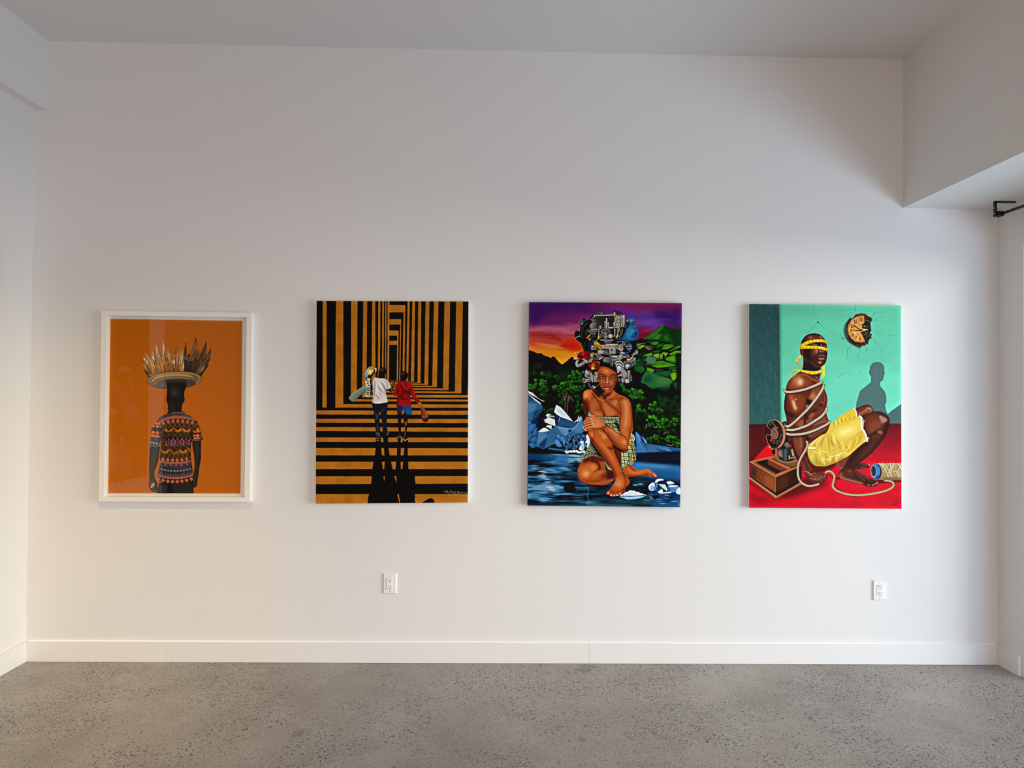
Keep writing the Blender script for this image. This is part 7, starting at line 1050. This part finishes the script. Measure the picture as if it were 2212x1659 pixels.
def picture(name, im, corners, mat, parent, light, lift=0., normal=(0, -1, 0)):
    """The painted sheet: one vertex per dab. corners tl, tr, br, bl in the room; light is the sRGB look of a white
    sheet hung in that place, used to turn the painted look into pigment."""
    h, w = im.shape[:2]; lin = lambda v: np.where(v <= .04045, v / 12.92, ((v + .055) / 1.055) ** 2.4)
    pig = np.clip((lin(np.clip(im / 255., 0, 1)) - lift) / lin(np.array(light) / 255.) * .74, .0008, .93)
    u = np.linspace(0, 1, w)[None, :, None]; v = np.linspace(0, 1, h)[:, None, None]; tl, tr, br, bl = (np.asarray(c, float) for c in corners)
    co = (tl * (1 - u) + tr * u) * (1 - v) + (bl * (1 - u) + br * u) * v - np.array(parent.location)
    i = (np.arange(h - 1)[:, None] * w + np.arange(w - 1)[None]).ravel(); q = np.stack([i, i + w, i + w + 1, i + 1], 1)
    me = bpy.data.meshes.new(name); me.vertices.add(h * w); me.vertices.foreach_set('co', co.reshape(-1).astype(np.float32))
    me.loops.add(q.size); me.loops.foreach_set('vertex_index', q.ravel().astype(np.int32)); me.polygons.add(len(q)); me.polygons.foreach_set('loop_start', np.arange(0, q.size, 4, dtype=np.int32)); me.polygons.foreach_set('loop_total', np.full(len(q), 4, np.int32))
    me.update(calc_edges=True); a = me.color_attributes.new('paint', 'FLOAT_COLOR', 'POINT'); rgba = np.ones((h * w, 4), np.float32); rgba[:, :3] = pig.reshape(-1, 3); a.data.foreach_set('color', rgba.ravel())
    me.materials.append(mat); o = bpy.data.objects.new(name, me); COL.objects.link(o); o.parent = parent
    return o

# ---------------------------------------------------------------- the room
XL, XR = -2.560, 2.735            # side walls
BL_X, BL_Z = -2.496, 2.985        # bulkhead on the left
BR_X, BR_Z = 2.207, 2.508         # bulkhead on the right
ZC = lambda x: 3.350 - .0068 * x  # ceiling
YB = -5.3; AX = -6.2; LW = -1.52  # rear wall, annex side, end of the left wall
structure('floor', boxes((AX - .2, YB - .2, -.12, XR + .15, .2, 0)), CONC)
bm = bmesh.new(); prism(bm, [(AX - .2, YB - .2, ZC(AX)), (XR + .2, YB - .2, ZC(XR)), (XR + .2, .2, ZC(XR)), (AX - .2, .2, ZC(AX))], [(AX - .2, YB - .2, 3.6), (XR + .2, YB - .2, 3.6), (XR + .2, .2, 3.6), (AX - .2, .2, 3.6)])
structure('ceiling', bm, CEIL)
wall_back = structure('wall_back', boxes((AX - .2, 0, -.02, XR + .2, .18, 3.42)), WALL)
wall_left = structure('wall_left', boxes((XL - .16, LW, -.02, XL, 0, 3.42)), WALL)
structure('wall_left_annex', boxes((AX - .16, YB, -.02, AX, 0, 3.42)), WALL)
structure('wall_annex_partition', boxes((AX, LW, -.02, XL - .16, LW + .14, 3.42)), WALL)
structure('trim_1', boxes((XL - .16, YB, BL_Z, BL_X, 0, 3.40)), WALL, bevel=.003)
structure('trim_2', boxes((BR_X, YB, BR_Z, XR + .1, 0, 3.40)), WALL, bevel=.003)
OY0, OY1, OZ = -.191, -3.45, 2.28   # daylight opening in the right wall
structure('wall_right', boxes((XR, OY0, -.02, XR + .15, 0, BR_Z + .02), (XR, OY1, OZ, XR + .15, OY0, BR_Z + .02), (XR, YB, -.02, XR + .15, OY1, BR_Z + .02)), WALL)
WX0, WX1, WZ0, WZ1 = -2.45, 1.6, .06, 2.86   # window behind the camera
structure('wall_rear', boxes((AX, YB - .15, -.02, WX0, YB, 3.42), (WX1, YB - .15, -.02, XR, YB, 3.42), (WX0, YB - .15, -.02, WX1, YB, WZ0), (WX0, YB - .15, WZ1, WX1, YB, 3.42)), WALL)
bars = [(WX0, YB - .1, WZ0, WX1, YB - .04, WZ0 + .05), (WX0, YB - .1, WZ1 - .05, WX1, YB - .04, WZ1)] + [(x - .025, YB - .1, WZ0 + .05, x + .025, YB - .04, WZ1 - .05) for x in np.linspace(WX0 + .025, WX1 - .025, 4)]
structure('window_1', boxes(*bars), BRONZ)
structure('door_1', boxes((XR + .02, OY1, .0, XR + .11, OY0, .012), (XR + .03, OY0 - .04, .012, XR + .09, OY0 - .002, OZ), (XR + .03, OY1 + .002, .012, XR + .09, OY1 + .04, OZ), (XR + .03, OY1 + .04, OZ - .04, XR + .09, OY0 - .04, OZ - .002)), TRIM)
structure('ground', boxes((XR + .151, -7, -.15, 20, 8, -.04), (-12, -20, -.15, XR + .15, YB - .201, -.04)), PAVE)
# baseboards with their butt joints
BH = .108; j1 = on_wall((363, 1405))[0]; j2 = on_wall((1272, 1405))[0]; g = .0004
bm = boxes((XL, -.015, .001, j1 - g, .002, BH), (j1 + g, -.015, .001, j2 - g, .002, BH), (j2 + g, -.015, .001, XR, .002, BH))
bb = structure('baseboard_back', bm, TRIM, bevel=.003, seg=2)
HILITE = plain('painted edge highlight', (.93, .925, .91), .25, .6)  # near-white added strip imitates the bright highlight along the baseboard's top edge
bm = bmesh.new(); prism(bm, [(XL + .016, -.0115, BH - .001), (XL + .016, -.0008, BH - .001), (XL + .016, -.0008, BH + .006)], [(XR - .016, -.0115, BH - .001), (XR - .016, -.0008, BH - .001), (XR - .016, -.0008, BH + .006)]); tag(link('highlight_strip', bm, HILITE, bb), 'near-white strip painted as a highlight along the top edge')
structure('baseboard_left', boxes((XL - .002, LW, .001, XL + .015, -.0155, BH)), TRIM, bevel=.003, seg=2)
structure('baseboard_right', boxes((XR - .015, -.172, .001, XR + .002, -.0155, BH)), TRIM, bevel=.003, seg=2)
# filled nail holes above the striped canvas
bm = bmesh.new()
for px in ((849, 634), (858, 635.5), (855, 645), (852, 632.5)):
    p = on_wall(px); cyl(bm, (p[0], .001, p[2]), (p[0], -.0006, p[2]), .0022, 10)
CHIP = plain('chipped wall paint', (.42, .38, .34), .9, .1); link('nail_hole', bm, CHIP, wall_back)
bm = bmesh.new(); cyl(bm, (XL - .001, -.62, 2.46), (XL + .001, -.62, 2.46), .0025, 10); link('nail_hole', bm, CHIP, wall_left)  # made-up raised disc added above the fish canvas, no actual nail hole there

# ---------------------------------------------------------------- power outlets
def outlet(px, tilt, label):
    c = on_wall(px); t = empty('power_outlet', (c[0], 0, c[2])); tag(t, label, 'power outlet', 'wall power outlets')
    x, z = c[0], c[2]; hw, hh = .0385, .0565
    bm = bmesh.new(); prism(bm, [(x + a * (hw - .0065), -.0085, z + b * (hh - .0065)) for a, b in ((-1, -1), (1, -1), (1, 1), (-1, 1))], [(x + a * hw, .0005, z + b * hh) for a, b in ((-1, -1), (1, -1), (1, 1), (-1, 1))])
    link('wall_plate', bm, PLAST, t, bevel=.0008)
    bm = boxes((x - .0165, -.0112, z - .033, x + .0165, -.008, z + .033)); bmesh.ops.rotate(bm, verts=bm.verts, cent=(x, -.008, z), matrix=Matrix.Rotation(tilt, 3, 'Z'))
    face = link('socket_face', bm, PLAST, t, bevel=.0012)
    for s in (-1, 1):
        zc = z + s * .0195 + .002
        for dx, h in ((-.0062, .0042), (.0062, .0034)):
            link('slot', boxes((x + dx - .0011, -.0118, zc - h + .003, x + dx + .0011, -.0105, zc + h + .003)), SLOT, t)
        bm = bmesh.new(); cyl(bm, (x, -.0105, zc - .0085), (x, -.0118, zc - .0085), .0027, 14); link('ground_hole', bm, SLOT, t)
        bm = bmesh.new(); cyl(bm, (x, -.008, z + s * .0418), (x, -.0096, z + s * .0418), .0026, 14); sc = link('screw', bm, STEEL, t)
        link('screw_slot', boxes((x - .0004, -.0099, z + s * .0418 - .0022, x + .0004, -.0093, z + s * .0418 + .0022)), SLOT, None).parent = sc
        o = COL.objects[-1]; o.location = -t.location
    return t
outlet((842.5, 1260), math.radians(3), 'white power outlet low on the wall below the striped canvas')
outlet((1898.5, 1274.5), math.radians(-3), 'white power outlet low on the wall near the right corner')

# ---------------------------------------------------------------- framed print (left)
FD = .036
def quad3(px4, y): return [on_wall(p, y) for p in px4]
outer = quad3([(218.8, 671), (543.6, 675.6), (539.6, 1084.6), (213, 1083.2)], -FD)
inner = quad3([(230.3, 681.5), (533, 685.7), (528.2, 1074.3), (224.3, 1073.6)], -FD)
cx, cz = np.mean([p[0] for p in outer]), min(p[2] for p in outer)
t = empty('framed_print', (cx, 0, cz)); tag(t, 'white framed print of a person with a tray of leaves, orange background, behind glass', 'framed picture')
bm = bmesh.new(); at = lambda p, y: (p[0], y, p[2])
for i in range(4):
    k = (i + 1) % 4; f = [at(outer[i], -FD), at(outer[k], -FD), at(inner[k], -FD), at(inner[i], -FD)]; prism(bm, f, [at(p, .0005) for p in (outer[i], outer[k], inner[k], inner[i])])
link('frame', bm, FRAME, t, bevel=.0012)
bm = bmesh.new(); prism(bm, [at(p, -.0110) for p in inner], [at(p, -.003) for p in inner]); link('mat_board', bm, MATB, t)
LIGHT1 = (180, 167, 154)
P1Q = [(238.5, 688.8), (523.4, 693), (519.3, 1066), (233.6, 1065.5)]
picture('print', paint_carrier(), quad3(P1Q, -.0118), INK, t, LIGHT1, .006)
e = .0004; gi = inner
bm = bmesh.new(); prism(bm, [(gi[0][0] + e, -.0185, gi[0][2] - e), (gi[1][0] - e, -.0185, gi[1][2] - e), (gi[2][0] - e, -.0185, gi[2][2] + e), (gi[3][0] + e, -.0185, gi[3][2] + e)], [(gi[0][0] + e, -.0165, gi[0][2] - e), (gi[1][0] - e, -.0165, gi[1][2] - e), (gi[2][0] - e, -.0165, gi[2][2] + e), (gi[3][0] + e, -.0165, gi[3][2] + e)])
tag(link('glass_pane', bm, GLASS, t), 'clear reflective glass pane')

# ---------------------------------------------------------------- canvases
def canvas(px4, im, light, side, depth, label, lift=.009):
    q = quad3(px4, -depth); x = np.mean([p[0] for p in q]); t = empty('canvas_painting', (x, 0, min(p[2] for p in q))); tag(t, label, 'painting')
    bm = bmesh.new(); prism(bm, [at(p, -depth + .0006) for p in q], [at(p, -.0003) for p in q]); link('stretched_canvas', bm, side, t, bevel=.0005)
    picture('painted_front', im, q, OIL, t, light, lift)
    return t
LIGHT2, LIGHT3, LIGHT4 = (196, 187, 179), (210, 204, 199), (222, 220, 218)
canvas([(684, 650), (1012, 651.2), (1010.5, 1085.5), (682, 1088)], paint_corridor(), LIGHT2, RAWC, .034, 'unframed canvas with black and ochre stripes and two people walking away')
canvas([(1143.3, 652.7), (1473, 654.7), (1469.3, 1095.5), (1139.6, 1092)], paint_engine(), LIGHT3, DRKC, .034, 'unframed canvas of a seated person with an engine and blue bird on the head')
canvas([(1618.1, 656.7), (1946.4, 659.2), (1947.5, 1099), (1618, 1097)], paint_rope(), LIGHT4, RAWC, .034, 'unframed canvas of a crouching person in yellow shorts tied with rope, green and red ground')
# the dark fish picture on the left wall, seen only mirrored in the print's glass
KY0, KY1, KZ0, KZ1 = -.30, -1.235, .86, 2.20; kx = XL + .03
mir = [(kx, KY0, KZ1), (kx, KY1, KZ1), (kx, KY1, KZ0), (kx, KY0, KZ0)]
kq = [to_px((p[0], -.037 - p[1], p[2])) for p in mir]
t = empty('canvas_painting', (XL, (KY0 + KY1) / 2, KZ0)); tag(t, 'dark canvas with pale fish on the left wall, mirrored in the framed print', 'painting')
link('stretched_canvas', boxes((XL + .0006, KY1, KZ0, kx - .0006, KY0, KZ1)), DRKC, t)
picture('painted_front', paint_koi(kq), mir, OIL, t, (210, 195, 175))

# ---------------------------------------------------------------- curtain rod over the opening
def yx(px, z):
    d = CF * FPX + CR * (px[0] - 1106) + CU * (829.5 - px[1]); return CPOS + d * ((z - EYE) / d[2])
ry = -.150; rp = on_wall((2160, 461.5), ry); top = BR_Z
t = empty('curtain_rod', (rp[0], ry, top)); tag(t, 'black metal curtain rod on brackets under the soffit at the right corner', 'curtain rod')
rx, rz = rp[0] + .012, rp[2]
bm = bmesh.new(); cyl(bm, (rx, ry + .016, rz), (rx, -3.3, rz), .0078, 20); link('rod', bm, BLKM, t, smooth=True).data.set_sharp_from_angle(angle=.7)
bm = bmesh.new(); cyl(bm, (rx, ry + .030, rz), (rx, ry - .004, rz), .0135, 24); link('end_cap', bm, BLKM, t, bevel=.002)
for by in (ry, -3.2):
    lx = on_wall((2149.5, 455), ry)[0]
    bm = boxes((lx - .004, by - .008, top - .082, lx + .005, by + .008, top), (lx - .004, by - .008, top - .007, XR - .012, by + .008, top - .0005), (lx + .006, by - .010, rz - .012, rx + .002, by + .010, rz + .012))
    br = link('bracket', bm, BLKM, t, bevel=.0015)
    for dz in (.036, .066):
        bm = bmesh.new(); cyl(bm, (lx - .003, by, top - dz), (lx - .008, by, top - dz), .003, 12); s = link('screw', bm, STEEL, t); s.parent = br

# ---------------------------------------------------------------- light
def area(name, loc, target, sx, sy, power, col, spread=math.pi):
    l = bpy.data.lights.new(name, 'AREA'); l.shape = 'RECTANGLE'; l.size = sx; l.size_y = sy; l.energy = power; l.color = col; l.spread = spread
    o = bpy.data.objects.new(name, l); COL.objects.link(o); o.location = loc; o.rotation_euler = (Vector(target) - Vector(loc)).to_track_quat('-Z', 'Y').to_euler()
    return o
area('daylight_right_high', (14., -6.4, 4.1), (2.7, -2.3, 1.5), 12.5, 6.6, 2150, (1, .972, .84))
area('daylight_rear_high', (-.6, YB - 3.8, 4.2), (-.6, YB, 3.0), 7., 3.6, 270, (1, .84, .68))
area('daylight_rear_low', (-.4, YB - 1.6, .9), (-.4, 0, 1.2), 4., 1.4, 77, (1, .78, .68))
area('daylight_right_low', (4.9, -3.4, .42), (XR, -2.2, 1.3), 5.5, .85, 158, (.55, .76, 1))
def spot(name, loc, target, power, col, angle, blend, size):
    l = bpy.data.lights.new(name, 'SPOT'); l.energy = power; l.color = col; l.spot_size = math.radians(angle); l.spot_blend = blend; l.shadow_soft_size = size
    o = bpy.data.objects.new(name, l); COL.objects.link(o); o.location = loc; o.rotation_euler = (Vector(target) - Vector(loc)).to_track_quat('-Z', 'Y').to_euler()
spot('warm_fill_spot', (-.9, -2.0, 3.25), (-2.56, -.55, .15), 145, (1, .70, .24), 62, 1., .12)  # added fill without a fixture, warms the lower left wall and floor
w = bpy.data.worlds.new('sky'); SC.world = w; w.use_nodes = True; bg = w.node_tree.nodes['Background']; bg.inputs['Color'].default_value = (.55, .72, 1., 1); bg.inputs['Strength'].default_value = .4

# ---------------------------------------------------------------- camera
cd = bpy.data.cameras.new('camera'); cd.sensor_width = 36; cd.lens = FPX / 2212 * 36; cd.clip_start = .05
co = bpy.data.objects.new('camera', cd); COL.objects.link(co); SC.camera = co
M = Matrix.Identity(4)
for i, ax in enumerate((CR, CU, -CF)):
    for k in range(3): M[k][i] = ax[k]
for k in range(3): M[k][3] = CPOS[k]
co.matrix_world = M
SC.view_settings.view_transform = 'Standard'; SC.view_settings.look = 'None'; SC.view_settings.exposure = .07; SC.view_settings.gamma = 1; SC.view_settings.use_curve_mapping = False
SC.cycles.max_bounces = 12; SC.cycles.diffuse_bounces = 8; SC.cycles.transparent_max_bounces = 12
